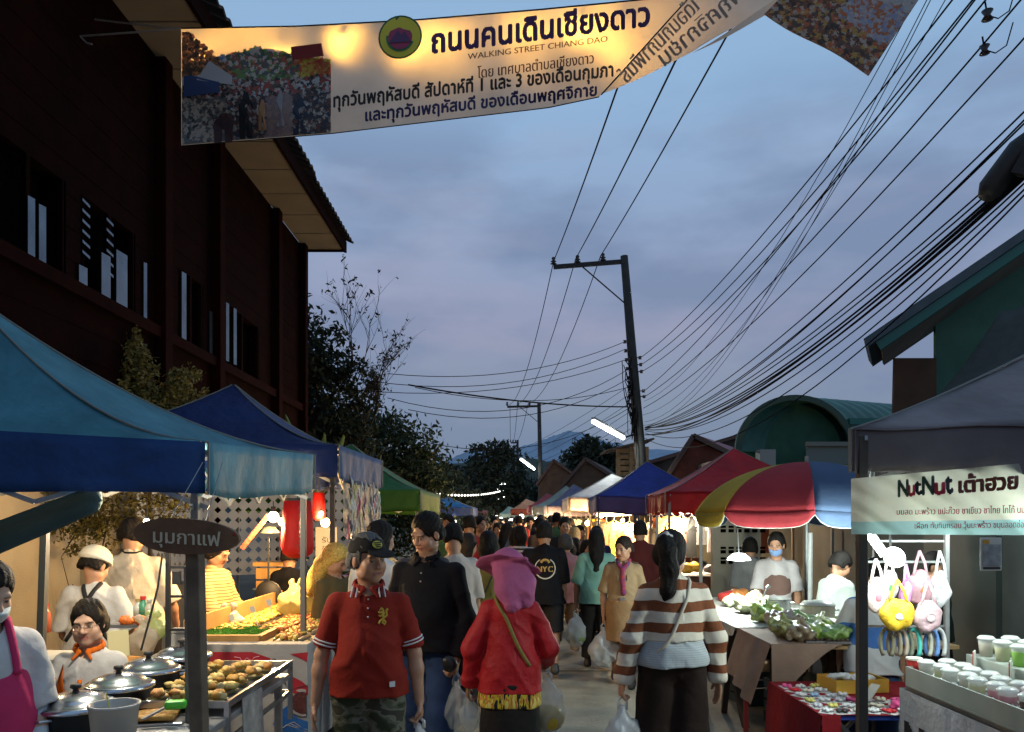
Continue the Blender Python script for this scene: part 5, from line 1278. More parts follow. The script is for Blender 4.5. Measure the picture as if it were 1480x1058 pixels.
# pots with domed lids
def pot(x, y, r, z0, h, label):
    b = empty('stock_pot', (x, y, z0), random.uniform(0, 6), label, 'pot', 'pots with lids in a row on the cart')
    mb = MB(); mb.lathe([(0, 0), (r * .86, 0), (r * .94, .02), (r * .95, h), (r, h + .008), (r * .93, h + .008), (r * .9, .02)], n=36); mb.build('pot_body', potm, b, smooth=True)
    lid = MB(); zz = h + .012; lid.lathe([(r * 1.04, zz - .012), (r * 1.05, zz), (r * .93, zz + .010), (r * .86, zz + .008), (r * .75, zz + .026), (r * .45, zz + .044), (r * .12, zz + .050), (0, zz + .05)], n=40)
    lo = lid.build('lid', lidm, b, smooth=True)
    kn = MB(); kn.lathe([(.014, zz + .048), (.010, zz + .062), (.022, zz + .070), (.020, zz + .082), (0, zz + .084)], n=14); k_ = obj('knob', kn.mesh(), lo, blk, True)
    for s in (-1, 1):
        hd = MB(); hd.tube([(s * r * .92, -.04, h * .8), (s * (r + .03), -.03, h * .82), (s * (r + .03), .03, h * .82), (s * r * .92, .04, h * .8)], .006, 6); hd.build('handle', steel, b)
    return b
pot(-1.77, 3.20, .150, .80, .085, 'nearest lidded pot on the cart, beside the white bucket')
pot(-1.755, 3.52, .145, .80, .10, 'lidded pot second from the front of the cart row')
pot(-1.77, 3.84, .145, .80, .11, 'lidded pot third in the row, before the girl in white and orange')
pot(-1.74, 4.16, .145, .80, .12, 'rearmost lidded pot next to the wooden post')
bk = empty('white_bucket', (X(165, 2.92), 2.92, .80), 0, 'white plastic bucket with a yellow handle stick at the bottom left', 'bucket')
mb = MB(); mb.lathe([(0, 0), (.07, 0), (.086, .158), (.091, .160), (.091, .168), (.082, .168), (.067, .01)], n=36); mb.build('bucket_body', mat('white_plastic', (.62, .61, .56), rough=.4, transl=.2), bk, smooth=True)
mb = MB(); mb.bar((.0, .02, .02), (-.03, .0, .205), .014, .004); mb.build('ladle_stick', mat('yel_stick', (.45, .5, .08), rough=.5), bk)
gs = empty('green_scoop', P(252, 1018, 3.25), 0, 'bright green plastic price paddle lying on the cart tray', 'paddle')
mb = MB(); mb.bar(P(205, 1040, 3.2), P(240, 1022, 3.25), .022, .008); mb.build('handle', steeld, gs, world=True)
mb = MB(); c = P(254, 1018, 3.25); mb.box(c, (.085, .05, .035), rz=.3); mb.build('blade', mat('neon_green', (.14, .75, .06), rough=.4), gs, world=True, bevel=.012)
# food on steel tray: fried chicken heaps in banana leaf cups
foodm = [mat('fried_%d' % i, c, rough=.55, noise=.35, nscale=35, bump=.5, bscale=60, spec=.4) for i, c in enumerate([(.68, .36, .08), (.72, .46, .12), (.62, .28, .07), (.74, .58, .26), (.70, .52, .16)])]
rnd = random.Random(11)
tags = ['front', 'middle', 'back']; side = ['left', 'centre', 'street side']
for i in range(5):
    for j in range(3):
        x = -1.56 + j * .125 + rnd.uniform(-.015, .015); y = 3.47 + i * .17 + rnd.uniform(-.02, .02)
        b = empty('food_parcel', (x, y, .842), rnd.uniform(0, 3), 'fried food parcel on the steel tray, %s row from the front, %s' % (['first', 'second', 'third', 'fourth', 'fifth'][i], side[j]), 'food parcel', 'fried food parcels on the steel tray')
        mb = MB(); mb.lathe([(0, .001), (.035, .002), (.048, .020), (.044, .020)], n=8); mb.build('leaf_cup', mat('leaf_cup', (.50, .46, .22), rough=.6, noise=.3, nscale=20), b)
        for q in range(4):
            mb = MB(); mb.blob((rnd.uniform(-.03, .03), rnd.uniform(-.03, .03), .03 + rnd.uniform(0, .02)), (rnd.uniform(.026, .042), rnd.uniform(.020, .032), rnd.uniform(.014, .022)), seed=i * 31 + j * 7 + q, n=10, rough=.2); mb.build('fried_piece', foodm[(i + j + q) % 5], b, smooth=True)
for k, (x, y, nm) in enumerate([(-1.92, 3.05, 'left'), (-1.50, 3.30, 'right')]):
    b = empty('sausage_tray', (x, y, .80), .2, 'shallow steel tray of skewered meat on the cart, %s of the bucket' % nm, 'tray')
    mb = MB(); mb.b2((-.13, -.08, 0), (.13, .08, .012)); mb.build('tray', steel, b, bevel=.004)
    for q in range(6):
        mb = MB(); yy = -.06 + q * .024; mb.tube([(-.09, yy, .026), (0, yy + .004, .030), (.09, yy, .026)], [.010, .013, .010], 8); mb.build('skewer', foodm[q % 3], b, smooth=True)
tg = empty('tongs', (-1.95, 2.95, .83), .6, 'steel tongs with looped end lying at the front of the cart', 'tongs')
mb = MB(); mb.bar((-.1, 0, 0), (.08, .012, .01), .008, .003); mb.bar((-.1, 0, 0), (.08, -.02, .01), .008, .003); mb.lathe([(.012, -.003), (.018, 0), (.012, .003)], (-.11, 0, 0), 12); mb.build('arms', steel, tg)
# second stall: printed cloth front table with food
st = empty('food_table', (-2.1, 5.8, 0), 0, 'long food table with red, white and blue printed cloth front', 'table')
FX, FW = -2.15, .87
table(st, -2.15, -1.30, 4.95, 7.2, .85, mat('ply', (.38, .25, .11), rough=.8, noise=.2, nscale=5), framem)
white_cl = cloth('print_white', (.42, .40, .38), noise=.05)
def front(u, v, o=0): x = FX + FW * u; return Vector((x, 4.93 - o + .012 * math.sin(u * 22) * v, .865 - v * .70))
def sidef(u, v, o=0): return Vector((-1.28 + o + .012 * math.sin(u * 19) * v, 4.93 + 2.25 * u, .865 - v * .70))
mb = MB(); mb.grid(front, 30, 6); mb.grid(sidef, 30, 6); mb.grid(lambda u, v: Vector((FX + FW * u, 4.93 + .12 * v, .866)), 2, 2); mb.build('printed_cloth', white_cl, st, world=True, smooth=True)
def patch(fn, pts, m, o=.010, nm='print'):
    mb = MB(); mb.add([fn(u, v, o) for u, v in pts], [tuple(range(len(pts)))]); return mb.build(nm, m, st, world=True)
redp, bluep, blkp = mat('print_red', (.42, .015, .03), rough=.6), mat('print_blue', (.02, .12, .38), rough=.6), mat('print_black', (.015, .012, .012), rough=.6)
def fpx(px, py): return ((X(px, 4.93) - FX) / FW, (.865 - Z(py, 4.93)) / .70)
F_ = lambda *p: [fpx(*q) for q in p]
patch(front, F_((280, 942), (365, 942), (392, 951), (385, 958), (280, 959)), redp)
patch(front, F_((420, 945), (446, 942), (444, 956), (432, 950)), redp)
patch(front, F_((424, 978), (436, 984), (446, 992), (446, 1004), (430, 1006), (415, 1000)), redp)
n = 20; patch(front, F_(*[(437 + 22 * math.cos(2 * math.pi * k / n) * (.9), 1015 + 20 * math.sin(2 * math.pi * k / n)) for k in range(n) if 437 + 22 * math.cos(2 * math.pi * k / n) * .9 < 447]), white_cl, .014)
patch(front, F_(*[(438 + 17 * math.cos(2 * math.pi * k / n), 1015 + 16 * math.sin(2 * math.pi * k / n)) for k in range(n) if 438 + 17 * math.cos(2 * math.pi * k / n) < 447]), mat('print_dark', (.10, .025, .025), noise=.5, nscale=60), .018)
patch(front, F_((396, 1046), (400, 1032), (410, 1024), (418, 1018), (422, 1030), (432, 1038), (446, 1042), (446, 1075), (420, 1075), (405, 1060)), bluep, .012)
for k in range(3):
    mb = MB(); mb.tube([Vector(front(*fpx(*p), .014)) for p in [(404 + 6 * k, 1055 - 4 * k), (415 + 5 * k, 1047 - 2 * k), (430 + 4 * k, 1052), (445, 1062 - 4 * k)]], .0025, 4); mb.build('print_line', white_cl, st, world=True)
for (x, y, r) in ((300, 980, 6), (310, 978, 6), (397, 955, 5), (412, 956, 4), (408, 985, 5)):
    mb = MB(); mb.tube([Vector(front(*fpx(x + r * math.cos(a), y - abs(r * 1.4 * math.sin(a)) + 4), .012)) for a in [math.pi * k / 8 for k in range(9)]], .004, 5); mb.build('print_line', blkp, st, world=True)
mb = MB(); mb.tube([Vector(front(*fpx(x, y), .014)) for x, y in ((340, 949), (348, 950), (352, 956), (358, 950), (364, 956), (368, 950), (376, 948))], .0025, 4); mb.build('print_line', mat('pinkline', (.75, .35, .38)), st, world=True)
mb = MB(); mb.tube([Vector(front(*fpx(x, y), .012)) for x, y in ((405, 1015), (415, 1003), (428, 994), (446, 990))], .003, 4); mb.build('print_line', blkp, st, world=True)
grassm = mat('fake_grass', (.12, .36, .025), rough=.8, noise=.3, nscale=60, bump=1, bscale=160)
def grassmat(label, x0, x1, y0, y1, z, seed):
    b = empty('grass_mat', ((x0 + x1) / 2, (y0 + y1) / 2, z), 0, label, 'grass mat')
    mb = MB(); mb.b2((x0, y0, z), (x1, y1, z + .006)); rnd = random.Random(seed)
    for i in range(int((x1 - x0) * (y1 - y0) * 26000)):
        x, y = rnd.uniform(x0, x1), rnd.uniform(y0, y1); a = rnd.uniform(0, 6.28); w = .003; h = rnd.uniform(.010, .018)
        mb.add([(x - w * math.cos(a), y - w * math.sin(a), z + .006), (x + w * math.cos(a), y + w * math.sin(a), z + .006), (x + rnd.uniform(-.006, .006), y + rnd.uniform(-.006, .006), z + h)], [(0, 1, 2)])
    mb.build('turf', grassm, b, world=True)
bx = empty('wooden_tray', (-2.2, 5.3, .85), 0, 'slanted wooden display tray with a high back board on the food table', 'tray')
pine = mat('warm_pine', (.50, .27, .08), rough=.7, noise=.15, nscale=6)
mb = MB(); mb.b2((-2.10, 5.04, .852), (-1.62, 5.08, .905)); mb.b2((-1.66, 5.085, .852), (-1.62, 5.62, .895)); mb.b2((-2.12, 5.09, .852), (-2.09, 7.18, 1.00)); mb.build('rim', pine, bx, world=True)
mb = MB(); mb.b2((-2.085, 5.082, .853), (-1.665, 5.60, .88)); mb.build('base', pine, bx, world=True)
grassmat('bright green artificial grass mat in the wooden tray', -2.08, -1.67, 5.085, 5.58, .882, 1)
grassmat('strip of artificial grass along the front edge of the food table', -1.70, -1.30, 4.96, 5.06, .852, 2)
grassmat('small piece of artificial grass on the prep table by the rear pot', X(196, 5.3), X(238, 5.3), 5.15, 5.35, .865, 3)
mb = MB(); table_r = empty('prep_table', (-3.0, 5.1, 0), 0, 'prep table with sauces behind the lidded pots', 'table'); table(table_r, -3.3, -2.30, 4.62, 5.0, .80, pine, framem)
# trays of skewers / fried snacks on second table (each tray a thing)
skm = [mat('snack_%d' % i, c, rough=.5, noise=.35, nscale=40, bump=.5, bscale=70) for i, c in enumerate([(.65, .38, .05), (.62, .22, .05), (.70, .48, .10), (.55, .12, .04), (.60, .45, .25)])]
def snack_tray(x, y, w, d, z, label, seed, dens=60, cols=(0, 1, 2), h=.03, traym=None):
    b = empty('snack_tray', (x, y, z), 0, label, 'snack tray', 'trays of snacks on the food table'); rnd = random.Random(seed)
    mb = MB(); mb.b2((-w / 2, -d / 2, 0), (w / 2, d / 2, .008)); mb.b2((-w / 2, -d / 2, .008), (-w / 2 + .006, d / 2, .022)); mb.b2((w / 2 - .006, -d / 2, .008), (w / 2, d / 2, .022)); mb.build('tray', traym or steel, b)
    nr = 4; nc = max(4, int(dens / 4))
    for i in range(nr):
        for j in range(nc // 2):
            px_, py_ = -w / 2 + w * (j + .5) / (nc / 2), -d / 2 + d * (i + .5) / nr
            mb = MB(); mb.blob((px_ + rnd.uniform(-.006, .006), py_, .022 + rnd.uniform(0, .01)), (w / nc * 1.1, d / nr * .42, h * rnd.uniform(.4, .7)), seed=rnd.randrange(999), n=8, rough=.25); mb.build('snack', skm[cols[(i + j * (1 + seed)) % len(cols)]], b, smooth=True)
si = 0
for j, y in enumerate([5.24, 5.58, 5.92, 6.26, 6.60, 6.94]):
    for i, (x, w_) in enumerate([(-1.96, .26), (-1.70, .22), (-1.50, .17), (-1.36, .10)]):
        if i == 0 and j == 0 or (i == 1 and j == 0): continue
        if i == 3: continue
        snack_tray(x + (.04 if i else 0), y, w_, .30, .853, '%s tray of %s snacks in the %s column of the food table' % (['first', 'second', 'third', 'fourth', 'fifth', 'last'][j], ['yellow', 'orange', 'golden'][i], ['inner', 'middle', 'street side'][i]), si, 44, [(0, 2, 0), (1, 3, 0), (0, 2, 1)][i]); si += 1
for k, (px, py) in enumerate([(342, 915), (372, 903), (396, 893)]):
    b = empty('price_stick', P(px, py, 5.6), .3, ['nearest white price stick standing in the snack trays', 'middle white price stick standing in the snack trays', 'farthest white price stick standing in the snack trays'][k], 'price stick'); p = P(px, py, 5.6)
    mb = MB(); mb.bar(p, p + Vector((-.03, 0, .09)), .012, .003); mb.build('stick', mat('offwhite', (.6, .58, .5)), b, world=True); mb = MB(); mb.box(p + Vector((-.035, 0, .11)), (.035, .004, .045), rot=Matrix.Rotation(-.3, 3, 'Y')); mb.build('card', mat('offwhite'), b, world=True)
# plastic bags pale yellow on the food table
def bagmat(n, col, alpha=.55): return mat('bag_' + n, col, rough=.25, alpha=alpha, transl=.35, spec=.6, bump=.8, bscale=14, noise=.1, nscale=5)
def lump(name, label, loc, r, m, seed, cat, group=None, tall=1.2, res=.008, kids=None, knot=True, cut=True, parent=None):
    S = Solid(res); rs = np.random.RandomState(seed); r = np.array(r if hasattr(r, '__len__') else (r, r, r * tall))
    S.ell((0, 0, r[2]), r, k=.02)
    for i in range(4): S.ell(rs.uniform(-.5, .5, 3) * r + np.array([0, 0, r[2] * .9]), r * rs.uniform(.5, .75), k=.03)
    if knot: S.cap((0, 0, r[2] * 1.7), (rs.uniform(-.02, .02), 0, r[2] * 2.25), r[0] * .45, r[0] * .10, .04); S.cap((0, 0, r[2] * 2.2), (.03, 0, r[2] * 2.55), .012, .028, .01); S.cap((0, 0, r[2] * 2.2), (-.03, .01, r[2] * 2.5), .012, .026, .01)
    V, Q = S.mesh(disp=folds(.008, 22, 14, seed)); 
    if parent is not None:
        return obj(name, np_mesh(name, V, Q), parent, m)
    o = obj(name, np_mesh(name, V, Q), None, m, False, label, cat, group); o.location = loc; return o
lump('plastic_bag', 'heap of pale yellow plastic carrier bags at the back of the food table', P(428, 868, 6.3) - Vector((0, 0, .1)), (.15, .10, .10), bagmat('yellow', (.70, .62, .25), .9), 3, 'bag')
lump('plastic_bag', 'clear bag of goods on the food table in front of the striped shirt vendor', P(330, 905, 5.9) - Vector((0, 0, .05)), (.12, .09, .08), bagmat('clearw', (.75, .66, .5), .8), 5, 'bag')
# red hanging windsock-like lanterns
def lantern(px, py0, py1, Y, r, label, m):
    b = empty('red_lantern', P(px, py0, Y), 0, label, 'lantern'); z0, z1 = Z(py1, Y), Z(py0, Y); x = X(px, Y)
    mb = MB(); h = z1 - z0; mb.lathe([(r * .55, 0), (r * .95, h * .08), (r * 1.05, h * .2), (r * .98, h * .6), (r * .86, h)], (x, Y, z0), 28); mb.build('shade', m, b, world=True, smooth=True, solid=.003)
    mb = MB(); mb.lathe([(r * .88, 0), (r * .88, .02), (0, .02)], (x, Y, z1 - .0), 24); mb.tube([(x, Y, z1), (x, Y, z1 + .15)], .004, 5); mb.build('top_ring', blk, b, world=True)
    return b
redl = mat('red_paper', (.75, .02, .015), rough=.6, transl=.45, noise=.08, nscale=6)
rl = lantern(430, 724, 806, 6.0, .115, 'tall red paper lantern with faint vertical lettering hanging under the teal canopy', redl)
text_obj('faint_lettering', 'เชียงดาว', lambda x, y: (X(436, 5.88) - y * .9, 5.875, Z(800, 5.88) + x), .34, mat('dull_red', (.42, .03, .02), rough=.7), rl, bold=.02, rows=20, height=.06)
lantern(461, 712, 752, 7.4, .06, 'narrow red lantern behind the canopy pole beside the tall one', redl)
# menu flags
b = empty('menu_flag', P(385, 760, 6.3), 0, 'tilted red and white menu card clipped to the stall frame', 'card')
mb = MB(); mb.add([P(347, 791, 6.3), P(352, 795, 6.3), P(390, 748, 6.2), P(386, 742, 6.2)], [(0, 1, 2, 3)]); mb.build('card', mat('card_red', (.65, .10, .05), noise=.5, nscale=30), b, world=True, solid=.006)
b = empty('paper_sign', P(468, 790, 8.0), 0, 'grey paper sign with Thai handwriting hanging behind the canopy pole', 'sign')
mb = MB(); mb.b2((X(456, 8.2), 8.2, Z(822, 8.2)), (X(487, 8.2), 8.21, Z(762, 8.2))); mb.build('sheet', mat('paper_gr', (.24, .22, .20), rough=.9), b, world=True)
for k, s_ in enumerate(['รับ', 'ร้าน', 'รวย']): text_obj('lettering', s_, lambda x, y, k=k: (X(465, 8.19) + x, 8.19, Z(784 + 14 * k, 8.19) + y), .10, mat('ink_black'), b, bold=.02, rows=16, height=.08)
# dark round thing: fan on the stall
b = empty('round_fan', P(388, 855, 6.9), 0, 'black round fan head on a thin stand at the food table', 'fan')
c = P(388, 858, 7.0); mb = MB(); mb.lathe([(0, -.03), (.10, -.03), (.118, 0), (.10, .03), (0, .03)], c, 28, rot=Matrix.Rotation(R(90), 3, 'X')); mb.build('cage', blk, b, world=True, smooth=True)
mb = MB(); mb.bar(c + Vector((0, 0, -.6)), c + Vector((0, 0, .5)), .014); mb.build('stand', blk, b, world=True)
mb = MB(); mb.lathe([(.0, .03), (.05, .02), (.085, -.03), (.08, -.035)], P(390, 765, 7.0), 24); mb.build('lamp_shade', mat('green_shade', (.30, .36, .28), rough=.5), b, world=True, smooth=True)
# wooden crate / bench at back
b = empty('wooden_crate', (-2.2, 8.4, 0), 0, 'warm coloured slatted wooden crate at the back beneath the lattice screen', 'crate')
for k in range(5): mb = MB(); mb.b2((X(370, 8), 8, .52 + k * .13), (X(412, 8), 8.03, .63 + k * .13)); mb.build('slat', pine, b, world=True)
mb = MB(); mb.b2((X(366, 8), 7.98, 1.17), (X(416, 8), 8.3, 1.21)); mb.build('lid', pine, b, world=True)
# sheet of packed accessories hanging on the navy canopy's street side
b = empty('accessory_display', (X(520, 7), 7, 1.8), 0, 'clear sheet of crowded packaged accessories hanging from the navy canopy', 'display')
P0, P1_ = P(496, 700, 6.35), P(546, 712, 7.55)
Pz0, Pz1 = Z(772, 6.4), Z(690, 6.35)
def acc(u, v, o=0): p = P0.lerp(P1_, u); return Vector((p.x + .006 * math.sin(u * 20) + o, p.y, Pz0 + (Z(702, 6.9) + .03 - Pz0) * v))
mb = MB(); mb.grid(acc, 8, 6); mb.build('backing', mat('acc_back', (.20, .17, .15), rough=.5, noise=.3, nscale=20), b, world=True)
rnd = random.Random(4)
for i in range(80):
    u, v = rnd.uniform(.03, .97), rnd.uniform(.05, .95); p = acc(u, v, .02); L_ = rnd.uniform(.03, .09); a = rnd.uniform(-.6, .6) + math.pi / 2
    mb = MB(); q = Vector((0, math.cos(a) * L_, math.sin(a) * L_)); c = rnd.choice([(.7, .68, .62), (.6, .45, .35), (.75, .7, .3), (.5, .08, .15), (.08, .08, .1), (.65, .6, .55), (.7, .68, .62)])
    mb.tube([p - q, p + Vector((.008, .005, 0)), p + q], [.004, .009, .004], 5); mb.build('item', mat('acc_%d' % int(c[0] * 100 + c[1] * 10), c, rough=.35), b, world=True)
# bottles, jars, sauces on prep area, baskets
def jar(name, label, loc, r, h, col, lidc, cat='jar', alpha=1, trans=0):
    b = empty(name, loc, 0, label, cat); mb = MB(); mb.lathe([(0, 0), (r, 0), (r, h * .75), (r * .55, h * .9), (r * .5, h)], n=16); mb.build('body', mat('jar_%02d%02d%02d' % tuple(int(c * 99) for c in col), col, rough=.25), b, smooth=True)
    mb = MB(); mb.lathe([(r * .58, h), (r * .58, h * 1.14), (0, h * 1.14)], n=14); mb.build('lid', mat('lid_%02d%02d%02d' % tuple(int(c * 99) for c in lidc), lidc, rough=.4), b)
    return b
for k, (px, py, h, col, lc, nm) in enumerate([(200, 885, .13, (.5, .5, .45), (.4, .3, .1), 'pale jar with brown lid nearest the tall cook'), (207, 887, .15, (.06, .25, .14), (.6, .03, .03), 'green sauce bottle with red cap on the prep table'), (216, 886, .13, (.45, .40, .3), (.5, .5, .45), 'cloudy jar right of the green sauce bottle'), (66, 900, .16, (.5, .12, .05), (.5, .04, .03), 'orange sauce bottle behind the masked vendor')]):
    Yj = 5.0; p = P(px, py, Yj); jar('sauce_bottle', nm, (p.x, Yj, p.z - .06), .03, h, col, lc, 'bottle')
b = empty('carrot_tray', P(192, 898, 5.0), 0, 'tray of orange shredded carrot before the cooks', 'tray'); p = P(192, 903, 4.8)
mb = MB(); mb.box(p, (.26, .16, .02)); mb.build('tray', steel, b, world=True)
for k in range(14): mb = MB(); mb.blob(p + Vector((rnd.uniform(-.1, .1), rnd.uniform(-.06, .06), .025)), .028, seed=k, n=8, rough=.3); mb.build('carrot', mat('carrot', (.70, .16, .02), rough=.6, noise=.2, nscale=40), b, world=True, smooth=True)
lump('plastic_bag', 'clear bag of green vegetables hung near the lidded pots', P(222, 925, 4.7), (.06, .05, .06), bagmat('greenveg', (.45, .55, .25), .8), 8, 'bag')
lump('plastic_bag', 'knotted white bag beside the rear lidded pot', P(208, 935, 4.65) - Vector((0, 0, .05)), (.085, .06, .085), bagmat('creamy', (.70, .60, .48), .85), 9, 'bag')
def cooler(label, loc, d, bodyc, lidc):
    b = empty('cooler_box', loc, 0, label, 'cooler'); mb = MB(); mb.box((0, 0, d[2] / 2), d, taper=1.04); mb.build('box_body', mat('cool_%d' % int(bodyc[1] * 99), bodyc, rough=.45), b, bevel=.02)
    mb = MB(); mb.box((0, 0, d[2] + .03), (d[0] * 1.08, d[1] * 1.08, .06)); mb.build('lid', mat('coollid', lidc, rough=.5), b, bevel=.012)
cooler('lime green cooler box with white lid behind the girl in white and orange', (X(64, 4.6), 4.6, .30), (.30, .3, .50), (.22, .50, .02), (.62, .60, .52))
b = empty('yellow_cutting_board', P(165, 925, 4.3), 0, 'pale yellow board leaning behind the girl in white and orange', 'board'); mb = MB(); mb.bar(P(172, 950, 4.4), P(170, 911, 4.45), .11, .012); mb.build('board', mat('pale_yel', (.62, .55, .28), rough=.6), b, world=True, bevel=.005)
b = empty('white_tub', P(262, 925, 4.6), 0, 'white lidded tub seen past the wooden post', 'tub'); p = P(262, 938, 4.6); mb = MB(); mb.box((p.x, p.y, p.z + .05), (.11, .1, .10)); mb.build('tub_body', mat('white_plastic'), b, world=True, bevel=.01); mb = MB(); mb.box((p.x, p.y, p.z + .11), (.12, .11, .015)); mb.build('lid', mat('offwhite'), b, world=True)
# black rack with hanging things next to the sign post
b = empty('wire_rack', (X(225, 4.3), 4.3, 0), 0, 'black metal rack standing behind the coffee sign', 'rack')
for x in (243, 272): mb = MB(); mb.bar((X(x, 4.3), 4.3, 0), (X(x, 4.3), 4.3, 1.62), .022); mb.build('upright', blk, b, world=True)
for y in (820, 862, 910): mb = MB(); mb.bar((X(243, 4.3) + .012, 4.3, Z(y, 4.3)), (X(272, 4.3) - .012, 4.3, Z(y, 4.3)), .014); mb.build('crossbar', blk, b, world=True)
mb = MB(); mb.b2((X(249, 4.31), 4.305, Z(845, 4.3)), (X(260, 4.31), 4.33, Z(826, 4.3))); mb.build('switch_box', blk, b, world=True)
mb = MB(); mb.tube([P(235, 800, 4.2), P(228, 850, 4.2), P(215, 900, 4.2), P(204, 940, 4.2)], .006, 5); mb.build('cable', blk, b, world=True)
# coat of lamps on left
def bulb(label, p, r, energy, col, m, group=None, cord=.12, shade=False, soft=.03):
    b = empty('light_bulb', p, 0, label, 'bulb', group); mb = MB(); mb.blob(p, r, n=14, rough=0); mb.build('glass', m, b, world=True, smooth=True)
    mb = MB(); mb.tube([p + Vector((0, 0, r * .9)), p + Vector((0, 0, r * 1.9))], r * .45, 8); mb.tube([p + Vector((0, 0, r * 1.9)), p + Vector((0, 0, cord))], .004, 5); mb.build('socket', blk, b, world=True)
    light('bulb_light', p - Vector((0, 0, r + .03)), energy, col, soft, b)
    return b
bulb('bare bulb shining beside the head of the tall cook', P(212, 754, 4.9), .020, 9, WHITE, hot_em)
bulb('large round bulb over the food table next to the tall red lantern', P(395, 747, 6.0), .042, 46, WARM, hot_em)
bulb('flat warm lamp right behind the large round bulb', P(408, 754, 6.6), .035, 20, WARM, warm_em)
bulb('small bulb beside the narrow red lantern', P(464, 742, 7.3), .022, 14, WARM, hot_em)
bulb('flattened warm lamp under the navy canopy', P(470, 755, 7.6), .045, 24, WARM, warm_em)
bulb('bulb under the teal canopy above the lidded pots', Vector((-1.75, 3.7, 1.86)), .025, 24, (1.0, .86, .66), hot_em)
bulb('bulb hanging above the cooks under the blue canopy', Vector((-3.0, 4.6, 1.95)), .025, 9, (1, .72, .38), hot_em)
bulb('warm bulb hanging inside the green canopy', Vector((-2.6, 12.8, 1.9)), .035, 30, WARM, warm_em)
# pop-up tent's dark inner curtain/hammock left edge
b = empty('folded_tarp', (-2.2, 3.3, 1.7), 0, 'folded dark green tarp strip slung under the near canopy at the far left', 'tarp')
def ft(u, v): a = P(-60, 775, 3.2).lerp(P(140, 700, 3.5), u); return a + Vector((0, .05 * math.sin(v * 3), -(.14 - .02 * u) * v))
mb = MB(); mb.grid(ft, 16, 5); mb.build('cloth', cloth('dkgreen', (.045, .065, .055), transl=.1), b, world=True, solid=.006, smooth=True)
b = empty('tent_post', (X(57, 4.2), 4.2, 0), 0, 'slim dark post in front of the beige wall at the left', 'post'); mb = MB(); mb.bar((X(50, 4.2), 4.2, 0), (X(66, 4.2), 4.2, Z(742, 4.2)), .035); mb.build('shaft', mat('dkpost', (.05, .055, .05), rough=.5), b, world=True)
# ================================================================ RIGHT STALLS
tubem = mat('tube_near', (1, 1, 1), emit=(.92, 1.0, .96), est=16)
# --- shop banner under the grey canopy
nb = empty('shop_banner', P(1360, 730, 3.5), 0, 'translucent dessert shop banner with NutNut lettering hung under the grey canopy', 'banner')
shopm = mat('vinyl_white', (.43, .42, .34), rough=.35, transl=.45, noise=.10, nscale=5, bump=.5, bscale=9)
shopt = mat('vinyl_teal', (.24, .37, .36), rough=.35, transl=.4, noise=.1, nscale=5)
def nbf(u, v, o=0):
    px = 1230 + 330 * u; yt = 692 - 30 * u; yb = 772 + 2 * u; Y = 3.52 + .022 * math.sin(u * 19 + v * 5) + .012 * math.sin(u * 43 + v * 17) * (1 - u) ; return P(px, yt + (yb - yt) * (1 - v), Y - o)
mb = MB(); mb.grid(lambda u, v: nbf(u, .22 + .78 * v), 60, 14); mb.build('vinyl_sheet', shopm, nb, world=True, smooth=True)
mb = MB(); mb.grid(lambda u, v: nbf(u, .22 * v), 60, 5); mb.build('vinyl_strip', shopt, nb, world=True, smooth=True)
gN, rN, kN, bN = mat('ink_green', (.012, .05, .035)), mat('ink_red', (.45, .015, .05)), mat('ink_black'), mat('ink_brown', (.13, .02, .015))
for ch, x0, x1, em, m_, yb in (('N', 1298, 1312, 38, gN, 717), ('u', 1312, 1322, 36, rN, 716), ('t', 1322, 1331, 36, kN, 714), ('N', 1333, 1349, 40, gN, 714), ('u', 1350, 1365, 38, rN, 714), ('t', 1366, 1376, 44, kN, 712)):
    u0, u1 = (x0 - 1230) / 330, (x1 - 1230) / 330
    vb = 1 - (yb - (692 - 30 * u0)) / (80 + 32 * u0)
    text_obj('letter', ch, lambda x, y, u0=u0, u1=u1, vb=vb: nbf(u0 + (u1 - u0) * x, vb + y, .016), 1.0, m_, nb, bold=.055, rows=22, height=em / 100)
def nbt(s, x0, x1, yb, yb2, em, m_, bold, nm='lettering', o=.016):
    def fn(x, y):
        u = (x0 - 1230 + (x1 - x0) * x) / 330; yy = yb + (yb2 - yb) * x; v = 1 - (yy - (692 - 30 * u)) / (80 + 32 * u); return nbf(u, v + y, o)
    text_obj(nm, s, fn, 1.0, m_, nb, bold=bold, rows=26, height=em / 95)
nbt('เต้าฮวย', 1386, 1470, 712, 706, 30, bN, .06)
nbt('นมสด มะพร้าว แปะก๊วย ชาเขียว ชาไทย โกโก้ นมชมพู', 1296, 1500, 744, 741, 13, rN, .035)
nbt('เผือก ทับทิมกรอบ วุ้นมะพร้าว ขนุนลอดช่อง รวมมิตร', 1322, 1520, 764, 762, 12, rN, .035)
# --- hanging white framed card (left blank)
hc_ = empty('hanging_card', P(1433, 800, 3.45), 0, 'white framed card with grey panel hanging below the shop banner', 'card')
a, c = P(1417, 825, 3.45), P(1448, 777, 3.45)
mb = MB(); mb.b2((a.x, 3.45, a.z), (c.x, 3.456, c.z)); mb.build('frame', mat('offwhite'), hc_, world=True, bevel=.003)
mb = MB(); mb.b2((a.x + .008, 3.444, a.z + .022), (c.x - .008, 3.4485, c.z - .03)); mb.build('panel', mat('card_grey', (.30, .29, .28), noise=.3, nscale=30), hc_, world=True)
mb = MB(); mb.b2((a.x + .010, 3.443, c.z - .026), (a.x + .035, 3.4485, c.z - .010)); mb.build('mark', mat('card_orange', (.6, .3, .03)), hc_, world=True)
mb = MB(); mb.b2((a.x + .010, 3.443, a.z + .008), (c.x - .010, 3.4485, a.z + .016)); mb.build('mark', mat('ink_black'), hc_, world=True)
